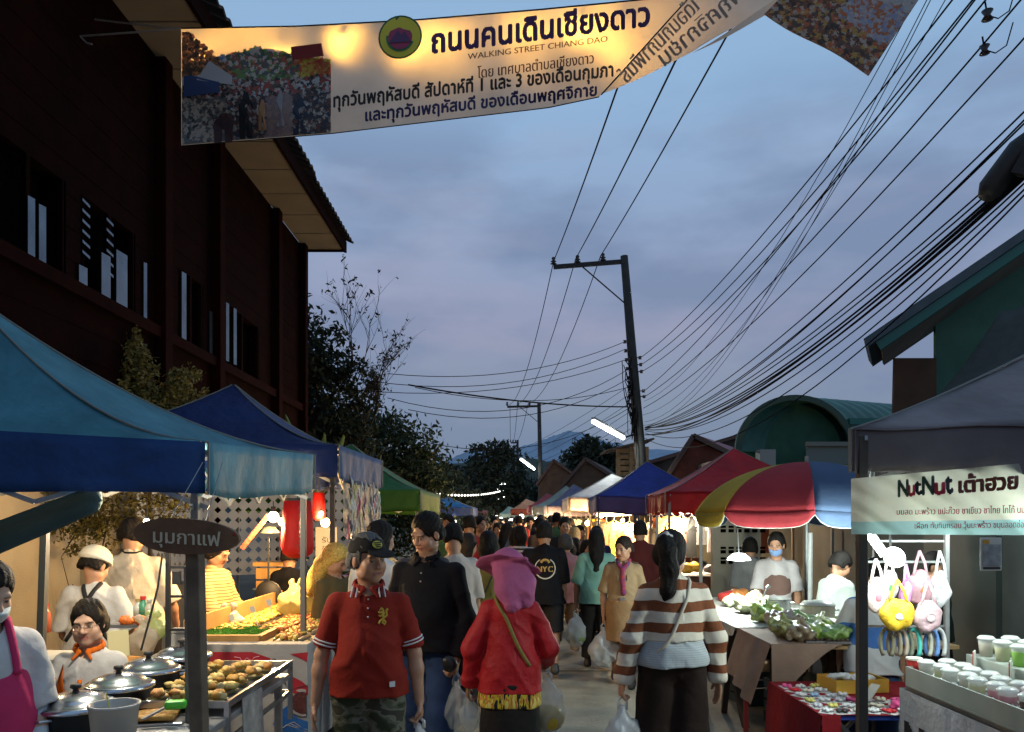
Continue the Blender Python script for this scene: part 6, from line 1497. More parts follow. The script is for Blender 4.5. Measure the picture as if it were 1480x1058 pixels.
# --- LED lamps by the bag rack
b = tube_lamp('led_tube', P(1252, 768, 4.15), P(1277, 802, 4.15), .018, 'bright white tube lamp slanting above the hanging bags', tubem, 0)
light('tube_light', P(1266, 792, 4.0), 6, COOL, .08, b)
b = empty('led_lamp', P(1292, 806, 4.05), 0, 'glaring round white lamp beside the slanting tube over the bags', 'lamp'); c = P(1292, 806, 4.05)
mb = MB(); mb.lathe([(0, -.02), (.045, -.015), (.055, .01), (.03, .03), (0, .035)], c, 20, rot=Matrix.Rotation(R(70), 3, 'X')); mb.build('reflector', tubem, b, world=True, smooth=True)
mb = MB(); mb.tube([c + Vector((0, .03, .03)), c + Vector((.02, .1, .2)), c + Vector((.02, .12, .5))], .006, 6); mb.build('cord', blk, b, world=True)
light('lamp_light', c - Vector((0, .22, .02)), 7, COOL, .06, b)
light('stall_light', Vector((2.6, 3.6, 1.75)), 26, COOL, .1, empty('led_strip_lamp', (2.6, 3.7, 1.8), 0, 'short white strip lamp under the grey canopy above the dessert cups', 'lamp'))
mb = MB(); mb.b2((2.45, 3.68, 1.80), (2.75, 3.71, 1.815)); mb.build('strip', tubem, [o for o in C.objects if o.name == 'led_strip_lamp'][0], world=True)
# --- rack with bags
rk = empty('display_rack', (2.2, 4.3, 0), 0, 'steel display rack carrying childrens bags and headbands', 'rack')
for x in (1248, 1368): mb = MB(); mb.bar((X(x, 4.3), 4.3, 0), (X(x, 4.3), 4.3, 1.62), .022); mb.build('upright', galv, rk, world=True)
for y in (782, 812, 905): mb = MB(); mb.bar((X(1248, 4.3) + .015, 4.3, Z(y, 4.3)), (X(1368, 4.3) - .015, 4.3, Z(y, 4.3)), .012); mb.build('crossbar', galv, rk, world=True)
def tote(px, py0, py1, w, col, label, seed, Y=4.2, strap=True, k=None):
    """soft bag hanging by a strap loop"""
    top, bot = P(px, py0, Y), P(px, py1, Y); h = (top - bot).length; body = h * .58; ww = w * Y / F
    b = empty('hanging_bag', top, 0, label, 'bag', 'bags hanging on the display rack'); S = Solid(.006); c = bot + Vector((0, 0, body * .48))
    S.ell(c, (ww * .50, .035, body * .50), k=.02); S.ell(c + Vector((0, 0, body * .28)), (ww * .36, .028, body * .34), k=.03)
    V, Q = S.mesh(disp=folds(.006, 26, 16, seed)); m = mat('bag_c%d' % seed, col, rough=.55, noise=.12, nscale=14, bump=.4, bscale=40)
    wparent(obj('bag_body', np_mesh('b', V, Q), None, m), b)
    mb = MB()
    for s in (-1, 1): mb.tube([top, top + Vector((s * ww * .16, -.01, -h * .22)), c + Vector((s * ww * .26, -.01, body * .42))], .008, 6)
    mb.build('strap', m, b, world=True, smooth=True)
    if k: mb = MB(); mb.blob(c + Vector((0, -.034, .0)), (ww * .14, .006, body * .13), n=12, rough=.05); mb.build('patch', mat('patch_%d' % seed, k), b, world=True)
    return b
tote(1297, 838, 910, 52, (.80, .50, .03), 'yellow rounded childrens bag with a white patch, lowest on the rack', 1, 4.12, k=(.65, .65, .6))
tote(1266, 808, 884, 34, (.75, .62, .58), 'white and pink bag at the left end of the rack under the bright lamp', 2, 4.2, k=(.7, .15, .2))
tote(1284, 800, 868, 26, (.70, .70, .66), 'pale bag directly below the glaring lamp', 3, 4.24, k=(.10, .55, .15))
tote(1309, 815, 880, 14, (.48, .20, .45), 'narrow purple ribbon bag between the yellow and pink ones', 4, 4.15)
tote(1329, 796, 872, 38, (.52, .30, .34), 'dusty pink bag hung at the middle of the upper rack bar', 5, 4.2, k=(.35, .15, .05))
tote(1341, 840, 913, 40, (.62, .42, .45), 'pale pink rabbit eared pouch hanging below the dusty pink bag', 6, 4.12, k=(.7, .6, .6))
tote(1358, 796, 876, 30, (.62, .63, .64), 'light grey white bag at the right end of the rack', 7, 4.2)
for k, (px, col, nm) in enumerate([(1283, (.14, .13, .08), 'dark olive'), (1294, (.22, .18, .12), 'brown'), (1303, (.35, .28, .22), 'beige'), (1311, (.16, .17, .12), 'grey green'), (1322, (.06, .45, .40), 'turquoise'), (1338, (.42, .42, .34), 'cream'), (1348, (.12, .25, .55), 'blue'), (1358, (.50, .50, .48), 'pale grey')]):
    b = empty('headband', P(px, 930, 4.15), 0, nm + ' hair band in the row beneath the bags', 'hair band', 'hair bands hanging in a row'); c = P(px, 930, 4.15)
    mb = MB(); r_ = .075; mb.tube([c + Vector((math.cos(t) * r_ * .38, math.sin(t * .5) * .02, math.sin(t) * r_)) for t in [R(-60 + 300 * q / 16) for q in range(17)]], .0105, 8); mb.build('band', mat('hb_%d' % k, col, rough=.7, noise=.15, nscale=20), b, world=True, smooth=True)
# --- dessert table
dt = empty('dessert_table', (2.6, 3.4, 0), 0, 'dessert table with cloth front and NutNut lettering at the lower right corner', 'table')
table(dt, 2.02, 3.3, 2.2, 4.05, .80, galv, galv)
clothw = cloth('banner_grey', (.42, .42, .44))
def dcl(u, v, o=0): return Vector((2.0 - o + .010 * math.sin(u * 22) * v, 4.06 - 1.9 * u, .78 - .72 * v))
mb = MB(); mb.grid(dcl, 40, 8); mb.grid(lambda u, v: Vector((2.0 + 1.2 * u, 4.07, .78 - .7 * v)), 10, 2); mb.build('cloth_front', clothw, dt, world=True, smooth=True)
for ch, u0, w_, m_ in (('N', .03, .09, 'ink_black'), ('u', .14, .07, 'ink_red'), ('t', .22, .05, 'ink_black'), ('N', .29, .09, 'ink_black'), ('u', .40, .07, 'ink_red'), ('t', .48, .05, 'ink_black')):
    text_obj('letter', ch, lambda x, y, u0=u0: dcl(u0 + x, .48 - y / .72, .008), w_, mat(m_), dt, bold=.07, rows=20, height=.26)
mb = MB(); mb.b2((2.005, 2.3, .802), (2.28, 4.02, .81)); mb.b2((2.005, 2.3, .811), (2.013, 4.02, .90)); mb.b2((2.014, 4.012, .811), (2.28, 4.02, .90)); mb.b2((2.272, 2.3, .811), (2.28, 4.01, .90))
ty = mb.build('ice_tray', mat('alu_tray', (.42, .47, .44), rough=.4, metal=.5, noise=.1, nscale=5), label='long aluminium ice tray holding the dessert cups', cat='tray')
mb = MB(); rnd = random.Random(2)
for i in range(900): p = (rnd.uniform(2.02, 2.265), rnd.uniform(2.6, 4.0), rnd.uniform(.81, .882)); s = rnd.uniform(.008, .016); mb.blob(p, s, seed=i, n=4, rough=.4)
mb.build('crushed_ice', mat('ice', (.75, .80, .80), rough=.2, transl=.3), kind='stuff', label='crushed ice filling the aluminium tray', cat='ice')
lidp = mat('clear_lid', (.75, .78, .76), rough=.15, alpha=.75, transl=.3)
def cup(x, y, z, col, cn, pos):
    b = empty('dessert_cup', (x, y, z), 0, '%s dessert cup with clear lid, %s' % (cn, pos), 'cup', 'dessert cups on ice')
    mb = MB(); mb.lathe([(0, 0), (.028, 0), (.035, .062), (.0355, .066)], n=18); mb.build('contents', mat('cup_' + cn.replace(' ', '_'), col, rough=.3, transl=.15), b, smooth=True)
    mb = MB(); mb.lathe([(.0358, .066), (.037, .082), (.042, .084), (.042, .090), (.036, .094), (.030, .100), (0, .101)], n=20); mb.build('lid', lidp, b, smooth=True)
cols_ = [('white', (.68, .68, .62)), ('pale yellow', (.66, .66, .42)), ('cream', (.66, .60, .50)), ('pink', (.62, .30, .34)), ('rose', (.60, .28, .32)), ('brown', (.16, .09, .06)), ('milky brown', (.28, .18, .12)), ('green', (.28, .48, .10)), ('dark green', (.20, .32, .06)), ('lime', (.32, .60, .12))]
seq = [0, 1, 0, 2, 1, 3, 4, 5, 6, 7, 8, 9]
for i in range(12):
    for j in range(2):
        y = 3.95 - i * .108; x = 2.075 + j * .105 + (.02 if i % 2 else 0)
        ci = seq[i] if j < 2 else seq[max(0, i - 2)]
        cup(x, y, .845 + .004 * (j % 2), cols_[ci][1], cols_[ci][0], '%s row from far end, %s from street' % (['first', 'second', 'third', 'fourth', 'fifth', 'sixth', 'seventh', 'eighth', 'ninth', 'tenth', 'eleventh', 'last'][i], ['first', 'second', 'third', 'fourth'][j]))
b = empty('red_tub', (2.06, 4.10, .80), 0, 'small red and white tub at the far end of the ice tray', 'tub')
mb = MB(); mb.lathe([(0, .02), (.030, .02), (.036, .09), (.036, .10)], (0, -.06, .03), n=20); mb.build('tub_body', mat('red_tubm', (.7, .06, .05), rough=.4), b, smooth=True); mb = MB(); mb.lathe([(.04, .13), (.04, .14), (0, .142)], (0, -.06, 0), n=20); mb.build('lid', mat('offwhite'), b)
# upper riser with bigger cups
rs_ = empty('display_riser', (2.75, 3.6, 0), 0, 'raised grey display step behind the ice tray', 'display step')
mb = MB(); mb.b2((2.29, 2.7, .812), (2.75, 3.98, .97)); mb.build('step', mat('alu_tray'), rs_, world=True, bevel=.004)
for i in range(7):
    for j in range(3): 
        cn = ['cream', 'pale yellow', 'lime', 'green', 'lime', 'green', 'pale yellow'][(i + (1 if j else 0)) % 7]; col = dict(cols_)[cn]
        cup(2.345 + j * .12, 3.90 - i * .13, .972, col, cn, 'on the raised step, %s row, %s place' % (['first', 'second', 'third', 'fourth', 'fifth', 'sixth', 'last'][i], ['front', 'middle', 'back'][j]))
for k, (x, y) in enumerate([(2.262, 3.86), (2.262, 3.58), (2.262, 3.32)]):
    b = empty('price_card', (x, y, .93), 0, ['far red topped price card on the raised step', 'middle red topped price card on the raised step', 'near red topped price card on the raised step'][k], 'price card')
    mb = MB(); mb.box((0, 0, .02), (.004, .055, .11), rz=-.7); mb.build('card', mat('offwhite'), b); mb = MB(); mb.box((-.004, -.004, .032), (.004, .050, .072), rz=-.7); mb.build('print', mat('card_red2', (.55, .05, .03), noise=.3, nscale=30), b); mb = MB(); mb.box((-.008, -.007, .028), (.003, .03, .014), rz=-.7); mb.build('print', mat('card_orange'), b)
# --- low table with red cloth and trinkets
tt = empty('trinket_table', (1.97, 4.6, 0), 0, 'low folding table with dark red cloth covered in hair trinkets', 'table')
mb = MB(); mb.b2((1.66, 4.20, .575), (2.50, 5.05, .60)); mb.build('table_top', mat('blue_edge', (.03, .07, .35), rough=.5), tt, world=True, bevel=.005)
redc = cloth('red_cloth', (.22, .008, .012))
mb = MB(); mb.grid(lambda u, v: Vector((1.655 - .01 - .05 * v + .012 * math.sin(u * 20) * v, 4.19 + .87 * u, .606 - .52 * v)), 24, 8); mb.grid(lambda u, v: Vector((1.645 + .86 * u, 4.19 + .87 * v, .606 + .002 * math.sin(u * 9))), 8, 8); mb.grid(lambda u, v: Vector((1.645 + .10 * u, 4.185 - .008 * v, .606 - (.5 - .3 * u) * v)), 4, 4); mb.build('red_cloth', redc, tt, world=True, smooth=True)
for (a, c) in (((1.75, 4.3, .57), (2.3, 4.3, .0)), ((2.3, 4.33, .57), (1.75, 4.33, .0)), ((1.75, 4.95, .57), (2.3, 4.95, 0)), ((2.3, 4.92, .57), (1.75, 4.92, 0))): mb = MB(); mb.bar(a, c, .022); mb.build('leg', galv, tt, world=True)
rnd = random.Random(17)
cn_ = [('white', (.65, .64, .62)), ('pale pink', (.65, .38, .42)), ('cream', (.62, .58, .45)), ('light blue', (.30, .42, .58)), ('lemon', (.66, .60, .15)), ('hot pink', (.70, .08, .25)), ('black', (.02, .02, .02)), ('red', (.55, .02, .03)), ('silver', (.5, .5, .52)), ('lilac', (.45, .35, .55))]
rows_ = ['front', 'second', 'third', 'fourth', 'fifth', 'back']; colsn = ['outermost', 'second', 'third', 'fourth', 'fifth', 'sixth', 'innermost']
for i in range(6):
    for j in range(7):
        x = 1.70 + j * .082 + rnd.uniform(-.01, .01); y = 4.25 + i * .125 + rnd.uniform(-.015, .015)
        if j > 3 and i in (3, 4): continue
        nm, col = cn_[rnd.randrange(9)] if (i + j) % 3 else cn_[0]
        b = empty('hair_clip', (x, y, .608), rnd.uniform(0, 6), '%s hair trinket on the red cloth, %s row, %s from the street' % (nm, rows_[i], colsn[j]), 'trinket', 'hair trinkets laid out on the red cloth')
        mb = MB(); mb.b2((-.036, -.05, 0), (.036, .05, .002)); mb.build('backing_card', mat('trinket_card', (.62, .60, .58), rough=.4), b)
        for q in range(4):
            mb = MB(); a = q * 1.57 + rnd.uniform(0, .5); mb.blob((.017 * math.cos(a), .024 * math.sin(a), .013), (.014, .017, .010), seed=q + i * 9 + j, n=8, rough=.25); mb.build('bow', mat('tr_' + nm.replace(' ', '_'), col, rough=.4), b, smooth=True)
b = empty('yellow_basket', (2.08, 4.82, .608), .15, 'yellow basket of pale trinkets standing on the red cloth', 'basket')
ym = mat('yellow_pl', (.72, .42, .06), rough=.5, transl=.2)
mb = MB(); mb.b2((-.17, -.11, 0), (.17, .11, .006)); 
for (a, c) in (((-.17, -.11, .006), (.17, -.104, .08)), ((-.17, .104, .006), (.17, .11, .08)), ((-.17, -.103, .006), (-.164, .103, .08)), ((.164, -.103, .006), (.17, .103, .08))): mb.b2(a, c)
mb.build('basket_body', ym, b)
for q in range(14): mb = MB(); mb.blob((rnd.uniform(-.13, .13), rnd.uniform(-.08, .08), .07), (.035, .025, .02), seed=q, n=8, rough=.3); mb.build('trinket', mat('tr_white', (.65, .64, .62), rough=.4), b, smooth=True)
b = empty('tag_card', P(1262, 1000, 4.5), 0, 'white printed card propped against the yellow basket', 'card'); c = P(1262, 1002, 4.5); mb = MB(); mb.bar(c + Vector((-.04, 0, -.035)), c + Vector((.03, .03, .045)), .06, .004); mb.build('card', mat('offwhite'), b, world=True)
b = empty('pompom', P(1296, 1020, 4.3), 0, 'fluffy hot pink pompom at the corner of the trinket table', 'pompom'); S = Solid(.005); S.ell(P(1296, 1020, 4.3), (.035, .035, .033)); V, Q = S.mesh(disp=folds(.006, 60, 50, 2)); wparent(obj('fluff', np_mesh('f', V, Q), None, mat('tr_hot_pink', (.70, .08, .25))), b)
# --- vegetable table
vt = empty('vegetable_table', (2.4, 6.2, 0), 0, 'long vegetable table with brown cloth corner and wooden trestle legs', 'table')
mb = MB(); mb.b2((1.72, 5.2, .79), (2.95, 8.3, .815)); mb.build('table_top', mat('ply'), vt, world=True)
mb = MB(); mb.grid(lambda u, v: Vector((1.70 - .14 * v * (1 - u * .4) + .02 * math.sin(u * 18) * v, 5.18 + .75 * u, .83 - .42 * v * (1 - .25 * u))), 16, 8); mb.grid(lambda u, v: Vector((1.70 + .46 * u, 5.17 - .02 * v, .83 - .42 * v * max(.04, 1 - u) ** 1.4)), 16, 8); mb.grid(lambda u, v: Vector((1.70 + .6 * u, 5.17 + .75 * v, .828)), 4, 4); mb.build('brown_cloth', cloth('brown_cl', (.27, .18, .13)), vt, world=True, smooth=True)
mb = MB(); mb.grid(lambda u, v: Vector((1.70 - .02 * v + .02 * math.sin(u * 25) * v, 6.0 + 2.3 * u, .825 - (.06 + .03 * math.sin(u * 14)) * v)), 40, 3); mb.grid(lambda u, v: Vector((1.70 + 1.2 * u, 6.0 + 2.3 * v, .824)), 6, 6); mb.build('paper_cover', mat('news', (.45, .44, .38), rough=.7, noise=.3, nscale=12), vt, world=True)
for (a, c) in (((1.80, 5.4, .78), (1.78, 5.4, 0)), ((1.76, 6.6, .78), (1.84, 6.2, 0)), ((1.76, 6.3, .78), (1.80, 6.7, 0)), ((1.78, 7.6, .78), (1.76, 7.3, 0)), ((2.8, 5.5, .78), (2.8, 5.5, 0)), ((2.8, 8, .78), (2.8, 8, 0))): mb = MB(); mb.bar(a, c, .045); mb.build('leg', mat('dkwood', (.07, .045, .03), rough=.8), vt, world=True)
mb = MB(); mb.bar((1.75, 5.9, .78), (1.75, 5.9, 0), .03); mb.build('leg', mat('redleg', (.25, .02, .02)), vt, world=True)
def bigpot(name, label, px, py, Y, r, h, m, lidded=False):
    p = P(px, py, Y); b = empty(name, (p.x, p.y, .83), 0, label, 'pot')
    mb = MB(); mb.lathe([(0, 0), (r, 0), (r, h), (r * 1.06, h + .006), (r * .96, h + .006), (r * .95, .02), (0, .02)], n=36); mb.build('pot_body', m, b, smooth=False)
    for s in (-1, 1):
        mb = MB(); mb.tube([(s * r, -.03, h * .75), (s * (r + .03), -.025, h * .78), (s * (r + .03), .025, h * .78), (s * r, .03, h * .75)], .006, 6); mb.build('handle', m, b)
    if lidded: mb = MB(); mb.lathe([(r * 1.04, h + .008), (r * .9, h + .03), (.02, h + .045), (0, h + .045)], n=30); mb.build('lid', m, b, smooth=True)
    return b
bigpot('white_pot', 'cream enamel pot on the vegetable table beside the umbrella pole', 1182, 900, 6.15, .125, .145, mat('enamel', (.55, .56, .48), rough=.35), True)
bigpot('steel_pot', 'shiny steel pot with ladles on the vegetable table', 1118, 880, 6.9, .14, .12, steel)
b = empty('ladle', (X(1104, 6.9), 6.9, .9), 0, 'steel ladle sticking out of the shiny pot', 'ladle'); mb = MB(); mb.bar(P(1102, 868, 6.9), P(1108, 850, 6.85), .012, .005); mb.bar(P(1108, 850, 6.85), P(1112, 846, 6.85), .05, .02); mb.build('handle', steel, b, world=True)
vegs = [('green leafy', (.16, .28, .05)), ('olive green', (.22, .24, .06)), ('dark green', (.07, .14, .03)), ('brownish', (.22, .17, .10)), ('lime green', (.34, .46, .08)), ('pale cabbage', (.55, .60, .36))]
for k, (px, py, Y, r_, c, nm) in enumerate([(1140, 905, 5.7, .12, 3, 'behind the brown cloth corner'), (1165, 893, 5.75, .12, 0, 'next to the cream pot'), (1190, 900, 5.6, .12, 4, 'in front of the cream pot'), (1208, 908, 5.5, .11, 1, 'by the grey canopy pole'), (1222, 915, 5.4, .10, 2, 'right beside the grey canopy pole'), (1150, 922, 5.4, .10, 1, 'at the front street corner of the table'), (1175, 925, 5.35, .10, 4, 'at the middle of the front edge'), (1200, 930, 5.3, .10, 0, 'near the right of the front edge'), (1062, 870, 7.4, .10, 5, 'at the far street side'), (1083, 880, 6.9, .13, 5, 'left of the shiny pot'), (1110, 893, 6.3, .12, 4, 'before the shiny pot'), (1125, 905, 6.0, .10, 3, 'between the pots and brown cloth')]):
    p = P(px, py, Y); S = Solid(.008); rs = np.random.RandomState(k)
    S.ell((0, 0, r_ * .5), (r_, r_ * .9, r_ * .55), k=.02)
    for i in range(9): S.ell(rs.uniform(-.8, .8, 3) * (r_, r_, r_ * .4) + np.array([0, 0, r_ * .7]), rs.uniform(.25, .45, 3) * r_, k=.02)
    V, Q = S.mesh(disp=folds(.010, 34, 30, k)); nm0, col = vegs[c]
    o = obj('vegetable_bag', np_mesh('v', V, Q), None, mat('vegbag%d' % c, col, rough=.28, noise=.45, nscale=16, bump=.7, bscale=26, spec=.8, coat=.3), False, 'bag of %s vegetables %s' % (nm0, nm), 'bag', 'bags of vegetables on the long table'); o.location = (p.x, p.y, .828)
for k, (px, py, col, nm) in enumerate([(1050, 862, (.50, .04, .03), 'red'), (1070, 858, (.45, .16, .04), 'orange'), (1058, 868, (.30, .14, .04), 'brown'), (1090, 862, (.55, .22, .05), 'pale orange')]):
    lump('fruit_bag', '%s bag of goods at the far end of the vegetable table' % nm, P(px, py + 10, 7.9), (.09, .08, .06), mat('fb%d' % k, col, rough=.4, noise=.3, nscale=20), k + 30, 'bag', knot=False)
for k, (x, y, w_, h_, nm) in enumerate([(2.15, 5.55, .42, .30, 'near'), (2.3, 6.3, .45, .36, 'far'), (2.2, 7.1, .4, .3, 'rear')]):
    b = empty('shade_crate', (x, y, 0), .1 * k, '%s dark crate added to fill the shade under the vegetable table' % nm, 'crate')  # crates added and coloured dark to make the darkness below the table top
    mb = MB(); mb.box((0, 0, .012), (w_, .34, .02)); 
    for q in range(4): z = .05 + q * h_ / 4; mb.box((0, -.17, z), (w_, .012, h_ / 5)); mb.box((0, .17, z), (w_, .012, h_ / 5)); mb.box((-w_ / 2 + .007, 0, z), (.012, .326, h_ / 5)); mb.box((w_ / 2 - .007, 0, z), (.012, .326, h_ / 5))
    mb.build('crate_body', mat('crate_shade', (.03, .05, .06), rough=.6), b)
    mb = MB(); [mb.blob((rnd.uniform(-.12, .12), rnd.uniform(-.1, .1), h_ + .02), (.09, .08, .06), seed=q, n=8, rough=.3) for q in range(4)]; mb.build('contents', mat('sack', (.22, .20, .16), rough=.6, noise=.3, nscale=12), b, smooth=True)
for k, (px, py, Y, c, nm) in enumerate([(1130, 925, 5.5, 1, 'overhanging the brown cloth'), (1158, 938, 5.28, 3, 'nearest the front left edge'), (1215, 925, 5.35, 4, 'tucked behind the canopy pole'), (1187, 912, 5.45, 5, 'piled on top in the middle'), (1105, 900, 6.3, 0, 'at the street edge before the steel pot')]):
    p = P(px, py, Y); S = Solid(.007); rs = np.random.RandomState(k + 50); r_ = .085
    S.ell((0, 0, r_ * .6), (r_, r_ * .9, r_ * .6), k=.02)
    for i in range(8): S.ell(rs.uniform(-.8, .8, 3) * (r_, r_, r_ * .5) + np.array([0, 0, r_ * .8]), rs.uniform(.25, .45, 3) * r_, k=.015)
    S.cap((0, 0, r_), (.01, 0, r_ * 2.0), .03, .010, .02); V, Q = S.mesh(disp=folds(.009, 38, 32, k)); nm0, col = vegs[c]
    o = obj('vegetable_bag', np_mesh('v', V, Q), None, mat('vegbag%d' % c, col), False, 'knotted bag of %s vegetables %s' % (nm0, nm), 'bag', 'bags of vegetables on the long table'); o.location = (p.x, p.y, .83)
# plates of food beside red table, extra row under grey pole
for k, (px, py, Y) in enumerate([(1180, 935, 5.28), (1210, 938, 5.25)]):
    b = empty('foil_tray', (X(px, Y), Y, .83), 0, ['left foil tray of dark food at the front edge of the vegetable table', 'right foil tray of dark food at the front edge of the vegetable table'][k], 'tray'); mb = MB(); mb.b2((-.09, -.06, 0), (.09, .06, .012)); mb.build('tray', steel, b)
    for q in range(5): mb = MB(); mb.tube([(-.07 + q * .03, -.05, .02), (-.07 + q * .03, .05, .022)], .010, 7); mb.build('skewer', mat('dkfood', (.10, .06, .04), rough=.4), b, smooth=True)
# metal dish lamp under umbrella: bright pendant
b = empty('pendant_lamp', P(1068, 805, 6.9), 0, 'bright pendant lamp shining at the street edge under the umbrella', 'lamp'); c = P(1068, 806, 6.9)
mb = MB(); mb.lathe([(0, .04), (.05, .035), (.09, .0), (.10, -.02), (0, -.03)], c, 20); mb.build('glow', tubem, b, world=True, smooth=True); mb = MB(); mb.tube([c + Vector((0, 0, .04)), P(1066, 765, 6.9)], .005, 5); mb.build('cord', galv, b, world=True)
light('pendant_light', c - Vector((0, 0, .10)), 34, COOL, .08, b)
bulb('white bulb above the cooking pots under the umbrella', Vector((2.9, 6.6, 1.6)), .03, 22, COOL, hot_em)
# stall posts right middle
for k, (px, y0, Y, nm) in enumerate([(1171, 770, 7.2, 'grey pipe post behind the cream pot'), (1013, 745, 9.8, 'pale square post left of the vent block wall'), (950, 745, 11.2, 'white pipe post behind the pony tailed shopper')]):
    b = empty('stall_post', (X(px, Y), Y, 0), 0, nm, 'post'); mb = MB(); mb.tube([(X(px, Y), Y, 0), (X(px, Y), Y, Z(y0, Y))], .022, 8); mb.build('pipe', [galv, mat('offwhite'), mat('white_pipe', (.6, .6, .58))][k], b, world=True)
# hanging clothes under the red and royal blue canopies
rnd = random.Random(31)
gcols = [('cream', (.55, .48, .36)), ('black', (.02, .02, .02)), ('orange', (.55, .16, .04)), ('white', (.60, .58, .55)), ('brown', (.18, .09, .05)), ('pink', (.55, .20, .26)), ('grey', (.20, .20, .20)), ('yellow', (.6, .42, .06))]
def garment(px, py, Y, w, h, nm, col, label, grp='clothes hanging under the right hand canopies'):
    c = P(px, py, Y); b = empty('hanging_garment', c, 0, label, 'garment', grp)
    pts = [(-.5, 0), (-.42, -.35), (-.30, -.30), (-.34, -1), (.34, -1), (.30, -.30), (.42, -.35), (.5, 0), (.14, .06), (0, .0), (-.14, .06)]
    mb = MB(); n = len(pts); yo = rnd.uniform(-.02, .02); f1 = [(c.x + x * w, c.y + yo + .03 * math.sin(7 * x), c.z + z * h) for x, z in pts]; f2 = [(x, y + .03, z) for x, y, z in f1]
    mb.add(f1 + f2, [tuple(range(n)), tuple(range(2 * n - 1, n - 1, -1))] + [(k, k + n, (k + 1) % n + n, (k + 1) % n) for k in range(n)]); mb.build('fabric', cloth('gar_' + nm, col), b, world=True)
    mb = MB(); mb.tube([(c.x - w * .2, c.y + .01, c.z + .02), (c.x, c.y + .01, c.z + .07), (c.x + w * .2, c.y + .01, c.z + .02)], .005, 5); mb.tube([(c.x, c.y + .01, c.z + .07), (c.x, c.y + .01, c.z + .16)], .004, 5); mb.build('hanger', galv, b, world=True)
posn = ['first', 'second', 'third', 'fourth', 'fifth', 'sixth', 'seventh', 'eighth', 'ninth', 'tenth', 'eleventh', 'twelfth', 'thirteenth', 'fourteenth']
for k in range(14):
    nm, col = gcols[(k * 3 + 1) % 8]; garment(866 + k * 11, 757 + rnd.uniform(-2, 3), 16.4 - .0 * k, .30, rnd.uniform(.5, .75), nm, col, '%s garment hanging under the royal blue canopy, %s from the street' % (nm, posn[k]))
for k in range(11):
    nm, col = gcols[(k * 5 + 2) % 8]; garment(955 + k * 15, 748 + rnd.uniform(-2, 3), 12.4, .26, rnd.uniform(.4, .6), nm, col, '%s garment hanging under the deep red canopy, %s from the street' % (nm, posn[k]))
for k in range(7):
    nm, col = gcols[(k * 3) % 8]; garment(826 + k * 7, 752, 20.5, .30, .6, nm, col, '%s garment under the white canopy, %s from the street' % (nm, posn[k]))
# tables further down both sides (cloth draped, with goods)
def far_table(x0, x1, y0, y1, label, col, seed, warm=True):
    b = empty('stall_table', ((x0 + x1) / 2, (y0 + y1) / 2, 0), 0, label, 'table', 'draped tables down the street')
    mb = MB(); mb.b2((x0, y0, .06), (x1, y1, .82)); mb.build('draped_cloth', cloth('ft_%d' % seed, col), b, world=True, bevel=.02); mb = MB(); mb.b2((x0 - .02, y0 - .02, .823), (x1 + .02, y1 + .02, .84)); mb.build('table_top', mat('news'), b, world=True)
    r_ = random.Random(seed)
    for q in range(10):
        x, y = r_.uniform(x0 + .1, x1 - .1), r_.uniform(y0 + .1, y1 - .1); mb = MB(); mb.blob((0, 0, .07), (.11, .1, r_.uniform(.05, .10)), seed=q, n=8, rough=.25)
        nm, c_ = gcols[r_.randrange(8)]; o = mb.build('goods_heap', mat('gh_' + nm, c_, rough=.5, noise=.3, nscale=20), None, smooth=True, label='%s %s goods heap on the %s' % (posn[q], nm, label), cat='goods', group='heaps of goods on the far tables'); o.location = (x, y, .842)
far_table(1.95, 3.2, 11.3, 12.9, 'table under the deep red canopy', (.10, .05, .04), 1)
far_table(1.75, 3.2, 15.3, 17.2, 'table under the royal blue canopy', (.06, .06, .10), 2)
far_table(1.60, 3.0, 19.3, 21.5, 'table under the white canopy', (.25, .22, .2), 3)
far_table(-3.0, -1.75, 9.2, 10.6, 'table beyond the navy canopy', (.10, .08, .07), 4)
far_table(-3.6, -1.75, 12.5, 14.3, 'table under the green canopy', (.08, .12, .05), 5)
# lamps along the right and left rows
bulb('bright warm bulb hanging at the corner of the white canopy', P(869, 744, 18.7), .07, 95, WARM, hot_em)
bulb('second warm bulb just below the bright one at the white canopy', P(849, 756, 18.9), .06, 60, WARM, hot_em)
b = tube_lamp('tube_lamp', P(863, 744, 15.6), P(912, 743, 15.8), .03, 'long warm tube lamp under the edge of the royal blue canopy', mat('tube_warm', (1, .9, .6), emit=(1, .80, .40), est=12), 90, WARM)
bulb('warm bulb under the greyish purple canopy nearest the street', P(800, 755, 24.6), .07, 100, WARM, hot_em)
bulb('largest warm bulb behind the young man in black', P(775, 751, 24.8), .08, 100, WARM, hot_em)
bulb('left warm bulb of the trio behind the young man in black', P(762, 753, 27), .065, 60, WARM, warm_em)
bulb('hot white bulb inside the deep red canopy', P(985, 752, 12.2), .03, 50, (1, .85, .6), hot_em)
bulb('warm bulb over the hanging clothes behind the scout uniform', P(900, 752, 16.2), .04, 60, WARM, hot_em)
rnd = random.Random(77)
places = ['nearest', 'second', 'third', 'fourth', 'fifth', 'sixth', 'seventh', 'eighth', 'ninth', 'tenth', 'eleventh', 'farthest']
for k in range(12):
    Y = 27 + k * 3.0; bulb('%s small bulb in the left hand row of far stalls' % places[k], P(628 + k * 5.5 + rnd.uniform(-4, 4), 749 + rnd.uniform(-5, 5), Y), .10, 50 if k % 3 == 0 else 6, WHITE, mat('far_em', (1, 1, 1), emit=(1, .92, .78), est=5), 'bulbs of the far left stalls')
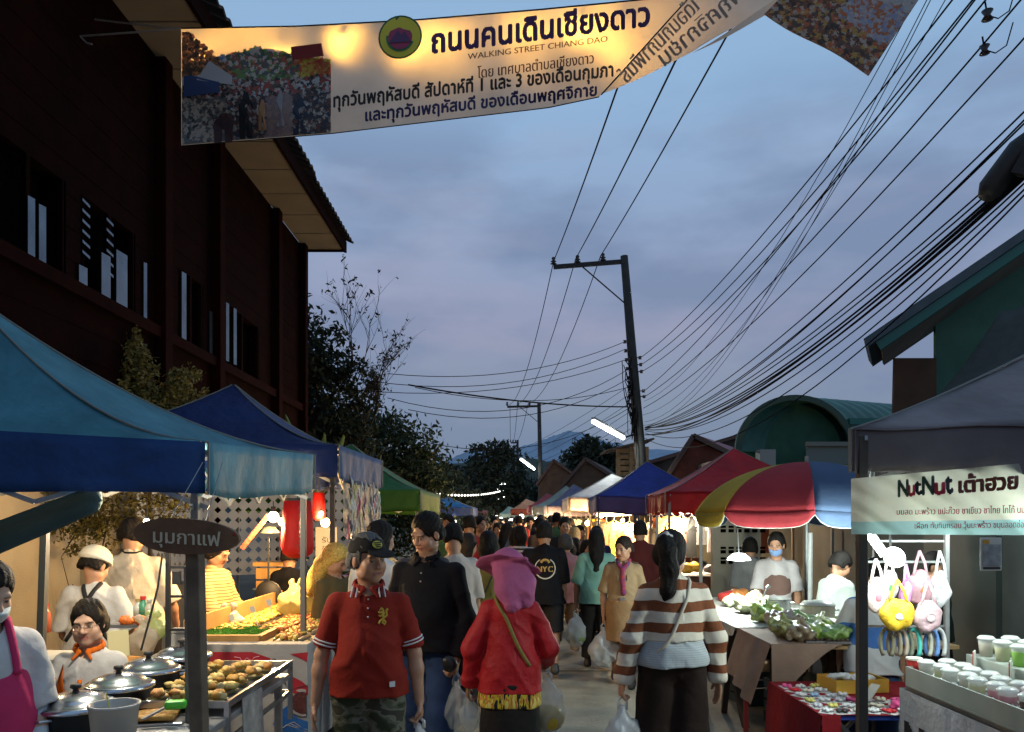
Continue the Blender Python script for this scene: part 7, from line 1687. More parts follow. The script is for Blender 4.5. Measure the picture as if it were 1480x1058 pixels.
for k in range(12):
    Y = 30 + k * 2.6; bulb('%s small bulb in the right hand row of far stalls' % places[k], P(756 - k * 4.8 + rnd.uniform(-4, 4), 750 + rnd.uniform(-4, 4), Y), .10, 50 if k % 3 == 0 else 6, (1, .85, .6), mat('far_em'), 'bulbs of the far right stalls')
# ================================================================ PEOPLE
def fig(px, htop, Y, hatd=0.0, **k):
    hatd += .004
    H = HC - (htop - HY) * Y / F - hatd
    return figure(H=H, loc=(X(px, Y), Y, k.pop('z', 0)), **k)
white_t = cloth('white_tee', (.58, .57, .55)); cream_t = cloth('cream_tee', (.60, .52, .40)); blk_t = cloth('black_shirt', (.008, .008, .010), spec=.1); denim = cloth('denim', (.025, .05, .12))
dktrs = cloth('dark_trousers', (.014, .011, .010)); 
def stripe_mat(name, c1, c2, per, frac=.5, off=0, tilt=0):
    m = cloth(name, c1); t = m.node_tree; n = t.nodes; L = t.links.new
    tc = n.new('ShaderNodeTexCoord'); sp = n.new('ShaderNodeSeparateXYZ'); L(tc.outputs['Object'], sp.inputs[0])
    nz = n.new('ShaderNodeTexNoise'); nz.inputs['Scale'].default_value = 5; L(tc.outputs['Object'], nz.inputs['Vector'])
    a = n.new('ShaderNodeMath'); a.operation = 'MULTIPLY_ADD'; L(nz.outputs['Fac'], a.inputs[0]); a.inputs[1].default_value = per * .35; L(sp.outputs['Z'], a.inputs[2])
    b = n.new('ShaderNodeMath'); b.operation = 'MULTIPLY_ADD'; L(a.outputs[0], b.inputs[0]); b.inputs[1].default_value = 1 / per; b.inputs[2].default_value = off
    f = n.new('ShaderNodeMath'); f.operation = 'FRACT'; L(b.outputs[0], f.inputs[0]); g = n.new('ShaderNodeMath'); g.operation = 'LESS_THAN'; L(f.outputs[0], g.inputs[0]); g.inputs[1].default_value = frac
    mx = n.new('ShaderNodeMix'); mx.data_type = 'RGBA'; L(g.outputs[0], mx.inputs[0]); mx.inputs[6].default_value = (*c1, 1); mx.inputs[7].default_value = (*c2, 1); L(mx.outputs[2], n['Principled BSDF'].inputs['Base Color'])
    return m
def pattern_mat(name, cols, scale, kind='noise', stretch=(1, 1, 1), base=None):
    m = cloth(name, cols[0]); t = m.node_tree; n = t.nodes; L = t.links.new
    tc = n.new('ShaderNodeTexCoord'); mp = n.new('ShaderNodeMapping'); mp.inputs['Scale'].default_value = stretch; L(tc.outputs['Object'], mp.inputs[0])
    nz = n.new('ShaderNodeTexNoise'); nz.inputs['Scale'].default_value = scale; nz.inputs['Detail'].default_value = 2; L(mp.outputs[0], nz.inputs['Vector'])
    r = n.new('ShaderNodeValToRGB'); r.color_ramp.interpolation = 'CONSTANT'; k = len(cols)
    while len(r.color_ramp.elements) < k: r.color_ramp.elements.new(.5)
    for i, (e, c) in enumerate(zip(r.color_ramp.elements, cols)): e.position = 0 if i == 0 else .36 + .28 * i / k; e.color = (*c, 1)
    L(nz.outputs['Fac'], r.inputs[0]); L(r.outputs[0], n['Principled BSDF'].inputs['Base Color']); return m
def bvh(info):
    if 'bvh' not in info: V, Q = info['topVQ']; info['bvh'] = BVHTree.FromPolygons([tuple(v) for v in V], [tuple(int(i) for i in q) for q in Q])
    return info['bvh']
def stick(info, p, off):
    """move a point onto the outside of the figure's top garment"""
    p = Vector(p); o = Vector(info['J'](0, .0, 0)); c = Vector((o.x, .005, min(p.z, 1.30 * info['s']))); d = (p - c); d.normalize()
    h = bvh(info).ray_cast(c + d * .6, -d, .62)
    return h[0] + d * off if h[0] is not None else p
def strap(info, pts, r, m, name='strap', on=True):
    pts = [Vector(p) for p in pts]; out = []
    for a, b_ in zip(pts, pts[1:]):
        for t in range(5): out.append(a.lerp(b_, t / 5))
    out.append(pts[-1])
    if on and 'topVQ' in info: out = [stick(info, p, r * .35) for p in out]
    for _ in range(2): out = [out[0]] + [(out[i - 1] + out[i] * 2 + out[i + 1]) / 4 for i in range(1, len(out) - 1)] + [out[-1]]
    mb = MB(); mb.tube(out, r, 6); return mb.build(name, m, info['root'], smooth=True)
def wtop(info, x, z, back=False, g=.0):
    h = bvh(info).ray_cast(Vector((x, .9 if back else -.9, z)), Vector((0, -1 if back else 1, 0)), 1.2)
    if h[0] is not None: return Vector((x, h[0].y + (.003 if back else -.003), z))
    return Vector((x, .12 if back else -.12, z))
def carried(label, info, side, r, m, seed, drop=.10, inner=None, group=None, tall=1.25):
    root = info['root']; w = Vector(info['wrL'] if side > 0 else info['wrR']); M = Matrix.Rotation(root.rotation_euler.z, 4, 'Z'); p = root.location + M @ (w + Vector((0, -.01, -.09 * info['s'])))
    b = empty('carrier_bag', p, 0, label, 'bag', group); rr = r if hasattr(r, '__len__') else (r, r * .7, r * tall)
    h = rr[2]; S = Solid(.007); c = np.array([0, 0, -drop - h])
    S.ell(c, rr, k=.02); rs = np.random.RandomState(seed)
    for i in range(4): S.ell(c + rs.uniform(-.45, .45, 3) * np.array(rr), np.array(rr) * rs.uniform(.55, .75), k=.03)
    S.cap(c + np.array([0, 0, h * .55]), (0, 0, -drop * .55), rr[0] * .6, .018, .04)
    V, Q = S.mesh(disp=folds(.009, 26, 13, seed)); obj('bag_film', np_mesh('b', V, Q), b, m)
    mb = MB()
    for s in (-1, 1): mb.tube([(s * .02, 0, -drop * .7), (s * .022, 0, -drop * .25), (0, 0, .005)], [.012, .009, .007], 6)
    mb.build('handle', m, b, smooth=True)
    if inner:
        S = Solid(.008); S.ell(c + np.array([0, 0, -h * .35]), np.array(rr) * np.array([.93, .93, .55]), k=.02); V, Q = S.mesh(); obj('contents', np_mesh('c', V, Q), b, inner)
    return b
film = mat('bag_film', (.66, .68, .68), rough=.22, alpha=.72, transl=.35, spec=.7, bump=.8, bscale=14)
filmc = mat('bag_clear', (.60, .62, .60), rough=.12, alpha=.45, transl=.3, spec=.9, bump=.8, bscale=12)
# --- red polo man
redp_ = cloth('polo_red', (.215, .014, .006), noise=.06)
info = fig(533, 764, 3.9, .022, yaw=R(8), res=.006, wide=1.02, belly=.012, skin='tan', old=True, head=(34, 6, -3), armL=((.30, .05, -1), (.10, -.10, -1)), armR=((-.32, .05, -1), (-.12, -.12, -1)),
    hand={1: 'grip', -1: 'relaxed'}, top=dict(mat=redp_, sleeve=.78, hem=.85, vneck=.045, g=.016, gs=.018, fold=.006, neck=.064, collar=redp_, name='polo_shirt'),
    bottom=dict(kind='trousers', mat=pattern_mat('camouflage', [(.035, .04, .02), (.09, .09, .055), (.15, .14, .10), (.05, .045, .03)], 9, stretch=(1, 1, 1.8)), name='camouflage_trousers'),
    hair='thin', haircol=(.10, .095, .09), hat=dict(kind='cap', mat=cloth('cap_black', (.014, .011, .009)), name='baseball_cap'), label='elderly man in dark red polo shirt and black cap walking toward the camera', shoes=True)
POLO = info; J, h_, s_ = info['J'], info['h'], info['s']
wht = mat('trim_wh', (.62, .60, .58), rough=.8)
for sd, sh, el in ((1, info['shL'], info['elL']), (-1, info['shR'], info['elR'])):
    d = nrm(el - sh); u_ = nrm(np.cross(d, [0, 1, 0])); v_ = np.cross(d, u_)
    for q, off in enumerate((.71, .77)):
        c = sh + (el - sh) * off; rad = .041 * s_ + .0195 + (.0012 if q else 0)
        mb = MB(); mb.tube([Vector(c + (u_ * math.cos(a) + v_ * math.sin(a)) * (rad + .003)) for a in [2 * math.pi * k / 28 for k in range(29)]], .0042, 6, cap=False); mb.build('sleeve_stripe', wht, info['root'])
for sd in (-1, 1):     # white striped collar points
    for q in range(3):
        a, c = J(sd * (.052 + q * .012), -.050 + q * .012, 1.435), J(sd * (.062 + q * .014), -.106 + q * .006, 1.372)
        mb = MB(); mb.tube([Vector(a), Vector((a + c) / 2 + np.array([0, -.012, 0])), Vector(c)], .0036, 5); mb.build('collar_stripe', wht if q != 1 else mat('trim_dk2', (.05, .01, .01)), info['root'])
# yellow rampant animal emblem on his left chest
gold = mat('gold_thread', (.55, .33, .03), rough=.6)
em_pts = [[(0, -.5), (.05, -.1), (.0, .2), (.05, .45)], [(.05, .45), (-.15, .55), (-.18, .42)], [(.0, .3), (-.25, .25), (-.35, .35)], [(.02, .12), (-.2, .02), (-.32, .08)], [(0, -.2), (-.2, -.3), (-.35, -.5)], [(.05, -.25), (.25, -.4), (.1, -.58)], [(.1, -.1), (.35, .05), (.3, .35), (.42, .5)], [(.05, .0), (.12, .3)]]
for st_ in em_pts:
    mb = MB(); pts = []
    for x, z in st_: p = wtop(info, .075 * s_ + x * .055, 1.272 * s_ + z * .07, g=.030); pts.append(p)
    mb.tube(pts, [.006] * len(pts), 5); mb.build('chest_emblem', gold, info['root'])
mb = MB(); p = wtop(info, .125 * s_, .925 * s_, g=.030); mb.box(p, (.028, .006, .026), rz=.4); mb.build('hem_label', wht, info['root'])
for q in range(3): mb = MB(); p = wtop(info, 0, (1.36 - q * .045) * s_, g=.026); mb.blob(p, .005, n=6); mb.build('button', mat('btn', (.5, .45, .4)), info['root'])
# cap badge: yellow oval with dark marks
RH, hatm = info['RH'], mat('cap_badge', (.48, .42, .05), rough=.7)
def hp(x, y, z): return Vector(h_(x, y, z))
mb = MB(); vs = []; n = 20
for k in range(n):
    a = 2 * math.pi * k / n; x = .030 * math.cos(a); z = .088 + .019 * math.sin(a); yy = .02 - .1125 * math.sqrt(max(.05, 1 - (x / .095) ** 2 - ((z - .052) / .094) ** 2)); vs.append(hp(x - .0, yy - .004, z))
mb.add(vs, [tuple(range(n))]); mb.build('cap_badge', hatm, info['root'])
for q in range(3):
    mb = MB(); z = .098 - q * .010; pts = [hp(x, .02 - .1125 * math.sqrt(max(.05, 1 - (x / .095) ** 2 - ((z - .052) / .094) ** 2)) - .008, z + .002 * math.sin(x * 300)) for x in (-.020 + q * .003, -.01, 0, .01, .020 - q * .003)]; mb.tube(pts, .0028, 4); mb.build('cap_badge', mat('ink_black'), info['root'])
carried('small white plastic bag in the hand of the man in red polo', info, 1, (.055, .04, .08), film, 1, drop=.07)
# --- man in black long sleeve
info = fig(618, 739, 4.85, yaw=R(-14), res=.006, wide=1.10, belly=.01, skin='tan', head=(-24, 22, 4), armL=((.20, .10, -1), (-.06, -.38, -.85)), armR=((-.25, .1, -1), (-.05, -.2, -1)),
    hand={1: 'grip', -1: 'relaxed'}, top=dict(mat=cloth('polo_black', (.010, .009, .010), spec=.15), sleeve=1.92, hem=.86, vneck=.05, g=.022, fold=.006, collar=blk_t, name='black_shirt'),
    bottom=dict(kind='trousers', mat=denim, name='jeans'), hair='short', haircol=(.014, .011, .009), label='taller man in black long sleeved shirt and blue jeans looking down', face='f')
for q in range(2): mb = MB(); p = wtop(info, .0, (1.33 - q * .05) * info['s'], g=.03); mb.blob(p, .006, n=6); mb.build('button', mat('btn'), info['root'])
carried('crumpled clear bag hanging from the hand of the man in black', info, 1, (.085, .06, .11), filmc, 2, drop=.10)
b = empty('black_pouch', Vector((X(650, 4.62), 4.62, .80)), 0, 'small black pouch held by the man in black', 'pouch'); S = Solid(.006); S.ell((0, 0, 0), (.045, .03, .05)); V, Q = S.mesh(disp=folds(.003, 20, 20)); obj('pouch_body', np_mesh('p', V, Q), b, mat('leather', (.01, .01, .01), rough=.4))
# --- woman with pink hat and red jacket
jk = mat('red_jacket', (.40, .010, .014), rough=.62, noise=.12, nscale=5, bump=.5, bscale=22, spec=.3)
info = fig(737, 793, 4.5, .03, yaw=R(184), res=.006, wide=.88, skin='brown', head=(10, 8, 8), armL=((.42, .0, -1), (.10, -.25, -1)), armR=((-.48, .05, -1), (-.05, -.70, -.35)),
    hand={1: 'grip', -1: 'grip'}, step=.08, top=dict(mat=jk, sleeve=1.93, hem=.79, g=.026, gs=.024, flare=.02, fold=.007, name='red_jacket', cuff=1.1),
    bottom=dict(kind='skirt', mat=dktrs, to=.25, name='black_skirt', r=(.16, .20), top=.86), hair='bob', hat=dict(kind='sun', mat=cloth('hat_pink', (.42, .105, .22), bump=.6, bscale=18), name='pink_sun_hat'),
    label='woman in red jacket and magenta pink sun hat seen from behind')
PINK = info; J, s_ = info['J'], info['s']
S = Solid(.007); g = .02
S.cap(J(-.05, .005, .86), J(-.055, .005, .73), .150 * s_, .162 * s_, .05); S.cap(J(.05, .005, .86), J(.055, .005, .73), .150 * s_, .162 * s_, .05)
S.plane((0, 0, .70 * s_), (0, 0, -1)); S.plane((0, 0, .80 * s_), (0, 0, 1)); V, Q = S.mesh(disp=folds(.005, 12, 3, 5))
obj('tie_dye_hem', np_mesh('h', V, Q), info['root'], pattern_mat('tie_dye', [(.02, .015, .015), (.55, .42, .03), (.50, .15, .04), (.65, .55, .12)], 26, stretch=(1.6, 1.6, .35)))
strap(info, [J(.10, .04, 1.42), J(.04, .155, 1.30), J(-.04, .165, 1.12), J(-.12, .145, .98)], .011, mat('olive_strap', (.20, .16, .03), rough=.7))
carried('clear plastic bag with yellow food carried by the woman in red jacket', info, -1, (.105, .08, .15), filmc, 3, drop=.07, inner=mat('yellow_food', (.55, .36, .03), rough=.4))
carried('small clear bag dangling from the left hand of the woman in pink hat', info, 1, (.05, .04, .07), filmc, 4, drop=.05)
# --- woman in striped sweater
sw = stripe_mat('striped_knit', (.62, .56, .46), (.17, .055, .022), .118, .44, off=.10)
info = fig(972, 767, 4.4, yaw=R(188), res=.006, wide=1.04, skin='tan', head=(-38, 8, 0), armL=((.34, .02, -1), (.18, -.12, -1)), armR=((-.36, .05, -1), (-.10, -.10, -1)),
    hand={1: 'grip', -1: 'relaxed'}, step=.06, top=dict(mat=sw, sleeve=1.90, hem=1.06, g=.030, gs=.022, flare=.0, fold=.006, name='striped_sweater', cuff=1.5, neck=.072),
    bottom=dict(kind='wide', mat=cloth('brown_trousers', (.018, .009, .006)), name='brown_trousers'), hair='pony', label='woman in brown and cream striped sweater with a long black ponytail')
STR = info; J, s_ = info['J'], info['s']
S = Solid(.007); S.ell(J(0, 0, 1.08), np.array([.148 * 1.04, .100, .17]) * s_ + .008, k=.05); S.ell(J(0, .01, .95), np.array([.172 * 1.04, .118, .12]) * s_ + .020, k=.05); S.cap(J(-.05, .005, .95), J(-.05, .005, .88), .15 * s_, .155 * s_, .05); S.cap(J(.05, .005, .95), J(.05, .005, .88), .15 * s_, .155 * s_, .05)
S.plane((0, 0, .91 * s_), (0, 0, -1)); S.plane((0, 0, 1.10 * s_), (0, 0, 1)); V, Q = S.mesh(disp=folds(.005, 4, 16, 7))
obj('grey_undershirt', np_mesh('u', V, Q), info['root'], stripe_mat('grey_knit', (.42, .45, .46), (.34, .37, .38), .012, .5))
strap(info, [J(-.09, .02, 1.42), J(-.075, .125, 1.38), J(-.01, .165, 1.24), J(.08, .165, 1.06), J(.15, .10, .98)], .010, mat('cream_strap', (.50, .44, .34), rough=.6))
S = Solid(.006); a = Vector(info['h'](0, .12, .075)); S.chain([a + Vector((-.03, 0, .01)), a + Vector((0, .02, .025)), a + Vector((.03, 0, .01))], [.012, .016, .012]); V, Q = S.mesh(disp=folds(.004, 40, 40)); obj('hair_tie', np_mesh('s', V, Q), info['root'], mat('scrunchie', (.45, .42, .42), rough=.8))
carried('large white plastic bag hanging from the hand of the striped sweater woman', info, 1, (.115, .085, .15), film, 5, drop=.11)
# --- masked vendor at the left edge
info = fig(-20, 812, 3.0, yaw=R(50), res=.006, skin='light', head=(12, 22, 0), armL=((.15, -.2, -1), (-.25, -.55, -.8)), armR=((-.18, -.2, -1), (.1, -.6, -.75)), hand='relaxed',
    top=dict(mat=white_t, sleeve=.95, hem=.84, g=.026, gs=.030, fold=.006, name='white_shirt'), bottom=dict(kind='trousers', mat=dktrs), hair='bun', haircol=(.015, .012, .010), label='vendor in white shirt, pink apron and face mask at the left edge')
J, s_, RH = info['J'], info['s'], info['RH']
pk = cloth('pink_apron', (.58, .04, .13)); S = Solid(.007)
S.ell(J(0, 0, 1.08), np.array([.140, .112, .22]) * s_ + .050, k=.05); S.ell(J(0, .01, .90), np.array([.172, .122, .2]) * s_ + .052, k=.05); S.plane(J(0, -.02, 1), (0, 1, 0)); S.plane(J(0, 0, 1.24), (0, 0, 1)); V, Q = S.mesh(disp=folds(.004, 8, 4, 2)); obj('apron', np_mesh('a', V, Q), info['root'], pk)
for sd in (-1, 1): strap(info, [J(sd * .07, -.12, 1.22), J(sd * .085, -.135, 1.33), J(sd * .075, -.07, 1.44), J(sd * .06, .02, 1.47)], .015, pk, 'apron_strap')
def facemask(info, m):
    h_, RH = info['h'], info['RH']; S = Solid(.005); S.ell(h_(0, -.048, -.050), (.064, .062, .060), RH, k=.01); S.ell(h_(0, -.088, -.030), (.024, .034, .030), RH, k=.03); S.plane(h_(0, -.035, 0), RH @ np.array([0, 1.0, .1])); S.plane(h_(0, -.02, -.008), RH @ np.array([0, -.25, 1.0])); V, Q = S.mesh(disp=folds(.0015, 30, 40)); obj('face_mask', np_mesh('m', V, Q), info['root'], m)
    for sd in (-1, 1): strap(info, [h_(sd * .055, -.06, -.035), h_(sd * .077, -.0, -.015), h_(sd * .082, .012, .005)], .0022, mat('offwhite'), 'ear_loop', on=False)
facemask(info, mat('mask_white', (.60, .68, .66), rough=.8))
for sd, el, wr in ((1, info['elL'], info['wrL']), (-1, info['elR'], info['wrR'])):
    S = Solid(.006); S.cap(el + (wr - el) * .05, el + (wr - el) * .85, .046 * s_, .034 * s_, .01)
    V, Q = S.mesh(disp=folds(.003, 10, 20)); obj('oversleeve', np_mesh('o', V, Q), info['root'], cloth('oversleeve', (.50, .58, .62)))
# --- girl in white and orange polo with glasses, seated
orange = cloth('orange_panel', (.72, .15, .01))
info = figure(H=1.52, loc=(X(130, 4.15), 4.15, -.30), yaw=R(4), res=.006, skin='light', head=(6, 4, -3), armL=((.22, -.1, -1), (.0, -.75, -.5)), armR=((-.25, -.1, -1), (.05, -.75, -.5)), sit=True, wide=.94,
    top=dict(mat=white_t, sleeve=.85, hem=.86, g=.022, gs=.026, vneck=.08, fold=.006, collar=orange, name='white_shirt'), bottom=dict(kind='trousers', mat=dktrs), hair='lowbun', haircol=(.015, .011, .009), label='girl with round glasses in white and orange shirt behind the pots')
J, h_, s_ = info['J'], info['h'], info['s']
mb = MB()
for sd in (-1, 1): mb.tube([Vector(h_(sd * .031 + .021 * math.cos(t), -.104 + .012 * abs(math.cos(t)) * (1 if math.cos(t) * sd > 0 else .0), -.003 + .019 * math.sin(t))) for t in [2 * math.pi * k / 18 for k in range(19)]], .0013, 5, cap=False); mb.tube([Vector(h_(sd * .052, -.096, 0)), Vector(h_(sd * .078, -.02, .004)), Vector(h_(sd * .082, .01, .0))], .0012, 4)
mb.tube([Vector(h_(-.010, -.106, 0)), Vector(h_(0, -.110, .003)), Vector(h_(.010, -.106, 0))], .0013, 4); mb.build('glasses', mat('gold_rim', (.30, .24, .16), rough=.3, metal=.8), info['root'])
def panel_on(info, pts, m, name, back=False, g=.034, off=.004):
    mb = MB(); n = len(pts); c = [sum(p[0] for p in pts) / n, sum(p[1] for p in pts) / n]
    def sp(x, z): v = wtop(info, x, z, back, g); return v + Vector((0, off if back else -off, 0))
    rings = [[sp(c[0] + (x - c[0]) * t, c[1] + (z - c[1]) * t) for x, z in pts] for t in (.0001, .35, .7, 1)]
    vs = [v for r_ in rings for v in r_]; fs = []
    for r_ in range(3):
        for i in range(n): a = r_ * n + i; b_ = r_ * n + (i + 1) % n; fs.append((a, b_, b_ + n, a + n))
    mb.add(vs, fs); return mb.build(name, m, info['root'], smooth=True, solid=.003)
def dense(pts, k=6):
    out = []
    for i in range(len(pts)):
        a, b_ = pts[i], pts[(i + 1) % len(pts)]
        for t in range(k): out.append((a[0] + (b_[0] - a[0]) * t / k, a[1] + (b_[1] - a[1]) * t / k))
    return out
panel_on(info, dense([(-.12 * s_, 1.34 * s_), (-.10 * s_, 1.22 * s_), (.01 * s_, 1.06 * s_), (.0 * s_, 1.02 * s_), (-.14 * s_, 1.05 * s_), (-.145 * s_, 1.2 * s_)]), orange, 'orange_panel', g=.030, off=.008)
mb = MB(); mb.tube([wtop(info, 0, z * s_) for z in (1.26, 1.22, 1.18, 1.14)], .010, 6); mb.build('placket', orange, info['root'], smooth=True)
el, sh = info['elR'], info['shR']; mb = MB(); d = nrm(el - sh); mb.tube([Vector(sh + (el - sh) * t + np.array([0, -.052, 0])) for t in (.25, .5, .83)], [.02, .026, .028], 8); mb.build('orange_panel', orange, info['root'], smooth=True)
stl = empty('plastic_stool', (X(130, 4.15), 4.2, 0), 0, 'plastic stool under the girl in white and orange', 'stool'); mb = MB(); mb.b2((-.15, -.15, .50), (.15, .15, .53)); mb.build('seat', mat('stool_blue', (.03, .10, .35), rough=.5), stl, bevel=.01)
for x in (-.12, .12):
    for y in (-.12, .12): mb = MB(); mb.bar((x * 1.2, y * 1.2, 0), (x, y, .499), .03); mb.build('leg', mat('stool_blue'), stl)
# --- cook with bonnet and crossed apron straps
info = fig(137, 790, 5.45, .02, yaw=R(186), res=.007, skin='tan', wide=1.12, head=(-24, 26, 0), armL=((.3, -.1, -1), (.05, -.6, -.6)), armR=((-.35, -.1, -1), (.0, -.6, -.6)),
    top=dict(mat=white_t, sleeve=.92, hem=.85, g=.028, gs=.034, fold=.007, name='white_shirt'), bottom=dict(kind='trousers', mat=cream_t), hair='short', hat=dict(kind='bonnet', mat=cloth('bonnet', (.60, .56, .46)), name='bonnet'), label='cook with cream cap and crossed black apron straps, seen from behind')
J, s_ = info['J'], info['s']; kk = mat('strap_black', (.010, .010, .012), rough=.8)
for sd in (-1, 1):
    strap(info, [J(sd * .075, -.02, 1.46), J(sd * .06, .085, 1.41), J(0, .158, 1.30), J(-sd * .08, .165, 1.12), J(-sd * .15, .13, .98)], .015, kk, 'apron_strap')
mb = MB(); mb.tube([Vector(info['h'](x, .125 - abs(x) * .5, .028)) for x in (-.07, -.04, 0, .04, .07)], .014, 6); mb.build('cap_band', kk, info['root'])
# --- tall cook in cream tee
info = fig(192, 748, 5.95, yaw=R(196), res=.007, skin='tan', wide=1.12, head=(-34, 14, 0), armL=((.25, -.1, -1), (.05, -.6, -.6)), armR=((-.35, -.05, -1), (-.1, -.5, -.8)),
    top=dict(mat=cream_t, sleeve=.92, hem=.84, g=.028, gs=.034, fold=.007, name='cream_tee'), bottom=dict(kind='trousers', mat=dktrs), hair='short', label='tall cook in loose cream t-shirt with dark hair facing away')
J = info['J']; strap(info, [J(-.07, .02, 1.445), J(-.04, .075, 1.435), J(.04, .075, 1.435), J(.07, .02, 1.445)], .008, kk, 'neck_band', on=False)
# --- striped vendor
info = fig(312, 778, 6.55, yaw=R(78), res=.007, skin='tan', head=(4, 24, 0), armL=((.18, -.25, -1), (.05, -.9, -.30)), armR=((-.18, -.3, -1), (-.05, -.9, -.35)), hand='relaxed',
    top=dict(mat=stripe_mat('yellow_stripes', (.60, .42, .18), (.22, .10, .05), .026, .28), sleeve=1.5, hem=.86, g=.028, gs=.030, fold=.006, name='striped_shirt'), bottom=dict(kind='trousers', mat=dktrs), hair='lowbun', label='vendor in yellow striped shirt reaching over the snack trays')
# --- seated / standing black shirt person under the lanterns
info = fig(418, 790, 8.0, yaw=R(200), res=.009, skin='tan', top=dict(mat=blk_t, sleeve=.9, hem=.86, g=.028, fold=.006), bottom=dict(kind='trousers', mat=dktrs), hair='short', label='person in black t-shirt standing beneath the tall red lantern', head=(0, 10, 0))
info = fig(484, 788, 6.2, yaw=R(60), res=.008, skin='tan', head=(10, 30, 0), top=dict(mat=cloth('olive_coat', (.10, .075, .03)), sleeve=1.9, hem=.80, g=.03), bottom=dict(kind='trousers', mat=dktrs), hair='long', haircol=(.60, .40, .10), label='figure with a yellow headscarf bending behind the man in red polo')
# --- behind the two men
fig(549, 752, 5.5, yaw=R(160), res=.007, wide=1.05, skin='tan', head=(-20, 6, 0), top=dict(mat=white_t, sleeve=.9, hem=.86, g=.024), bottom=dict(kind='trousers', mat=dktrs), hair='bob', haircol=(.010, .008, .008), label='person with full black hair and white shirt behind the red polo man')
fig(612, 752, 6.3, yaw=R(185), res=.009, skin='tan', top=dict(mat=cloth('dk_grey', (.05, .05, .055)), sleeve=.9, hem=.86, g=.024), bottom=dict(kind='trousers', mat=dktrs), hair='short', label='dark haired person directly behind the head of the man in black')
fig(656, 757, 6.6, yaw=R(205), res=.008, wide=1.1, skin='tan', head=(-18, 28, 0), top=dict(mat=cloth('rosy_white', (.48, .40, .34)), sleeve=.95, hem=.85, g=.026), bottom=dict(kind='trousers', mat=dktrs), hair='short', label='man in pale shirt bending his head, right of the man in black')
fig(676, 772, 8.3, yaw=R(150), res=.010, skin='tan', head=(-18, 10, 0), top=dict(mat=cloth('orange_tee', (.40, .12, .05)), sleeve=.95, hem=.85, g=.026), bottom=dict(kind='trousers', mat=dktrs), hair='bob', label='girl in orange collared shirt between the pale shirt and the olive shirt')
info = fig(706, 768, 7.0, yaw=R(182), res=.008, wide=1.05, skin='tan', top=dict(mat=cloth('olive_tee', (.18, .15, .035)), sleeve=.95, hem=.80, g=.028), bottom=dict(kind='trousers', mat=dktrs), hair='bob', label='woman in olive green shirt with a thin black bag strap on her back')
J = info['J']; strap(info, [J(-.10, .02, 1.42), J(-.07, .14, 1.35), J(.02, .165, 1.15), J(.13, .14, .98)], .007, kk)
fig(694, 745, 11.5, yaw=R(20), res=.012, skin='tan', head=(20, 0, 0), top=dict(mat=cloth('dull_green', (.07, .09, .045)), sleeve=.95, hem=.80, g=.026), bottom=dict(kind='trousers', mat=dktrs), hair='short', label='man in dull green shirt facing the camera farther down the crowd')
fig(752, 760, 10.4, yaw=R(188), res=.010, skin='tan', top=dict(mat=stripe_mat('bw_stripes', (.45, .44, .42), (.02, .02, .02), .05, .5), sleeve=.95, hem=.80, g=.026), bottom=dict(kind='trousers', mat=dktrs), hair='bob', label='woman in black and white striped top left of the young man in black')
# --- young man with ring print on the back of his black shirt
info = fig(787, 753, 8.3, yaw=R(180), res=.008, wide=1.08, skin='tan', step=.16, top=dict(mat=blk_t, sleeve=.98, hem=.80, g=.034, gs=.036, fold=.007, name='black_tee'), bottom=dict(kind='shorts', to=.50, mat=cloth('black_shorts', (.010, .010, .012)), name='shorts'), hair='short', label='young man in black shirt with round gold and white print on its back')
J, s_ = info['J'], info['s']
def ring_pts(cx, cz, r, n, a0=0, a1=2 * math.pi): return [wtop(info, cx + r * math.cos(t), cz + r * math.sin(t), True, .044) + Vector((0, .004, 0)) for t in [a0 + (a1 - a0) * k / n for k in range(n + 1)]]
pw = mat('print_off', (.50, .48, .42)); pgold = mat('print_gold', (.40, .24, .06))
cz = 1.19 * s_
for (a0, a1, r_, rr_) in ((R(200), R(340), .105, .007), (R(-40), R(60), .105, .006), (R(120), R(220), .105, .006)): mb = MB(); mb.tube(ring_pts(0, cz, r_, 16, a0, a1), rr_, 5); mb.build('back_print', pw, info['root'])
for ch, x0 in (('N', .083), ('Y', .028), ('C', -.030)):
    runs, a_, b_ = text_runs(ch, .05, 14, 0); mb = MB(); w_ = .048 / (b_ - a_)
    for (p, q, c, d) in runs: mb.add([wtop(info, x0 - (x - a_) * w_, cz - .035 + z * .085, True, .046) + Vector((0, .006, 0)) for x, z in ((p, c), (q, c), (q, d), (p, d))], [(0, 1, 2, 3)])
    mb.build('back_print', pgold, info['root'])
mb = MB(); mb.tube(ring_pts(0, cz + .045, .045, 10, R(20), R(160)), .014, 5); mb.build('back_print', pgold, info['root'])
# --- pink blouse woman
info = fig(817, 773, 9.7, yaw=R(195), res=.009, skin='tan', head=(0, 10, 0), step=.12, armR=((-.3, -.1, -1), (.1, -.7, -.4)), top=dict(mat=cloth('dusty_pink', (.36, .17, .18)), sleeve=1.7, hem=.74, g=.034, flare=.03), bottom=dict(kind='trousers', to=.16, mat=cloth('tan_trs', (.13, .08, .05))), hair='lowbun', haircol=(.06, .055, .05), shoecol=(.35, .30, .25), label='woman in dusty pink blouse and tan trousers walking away')
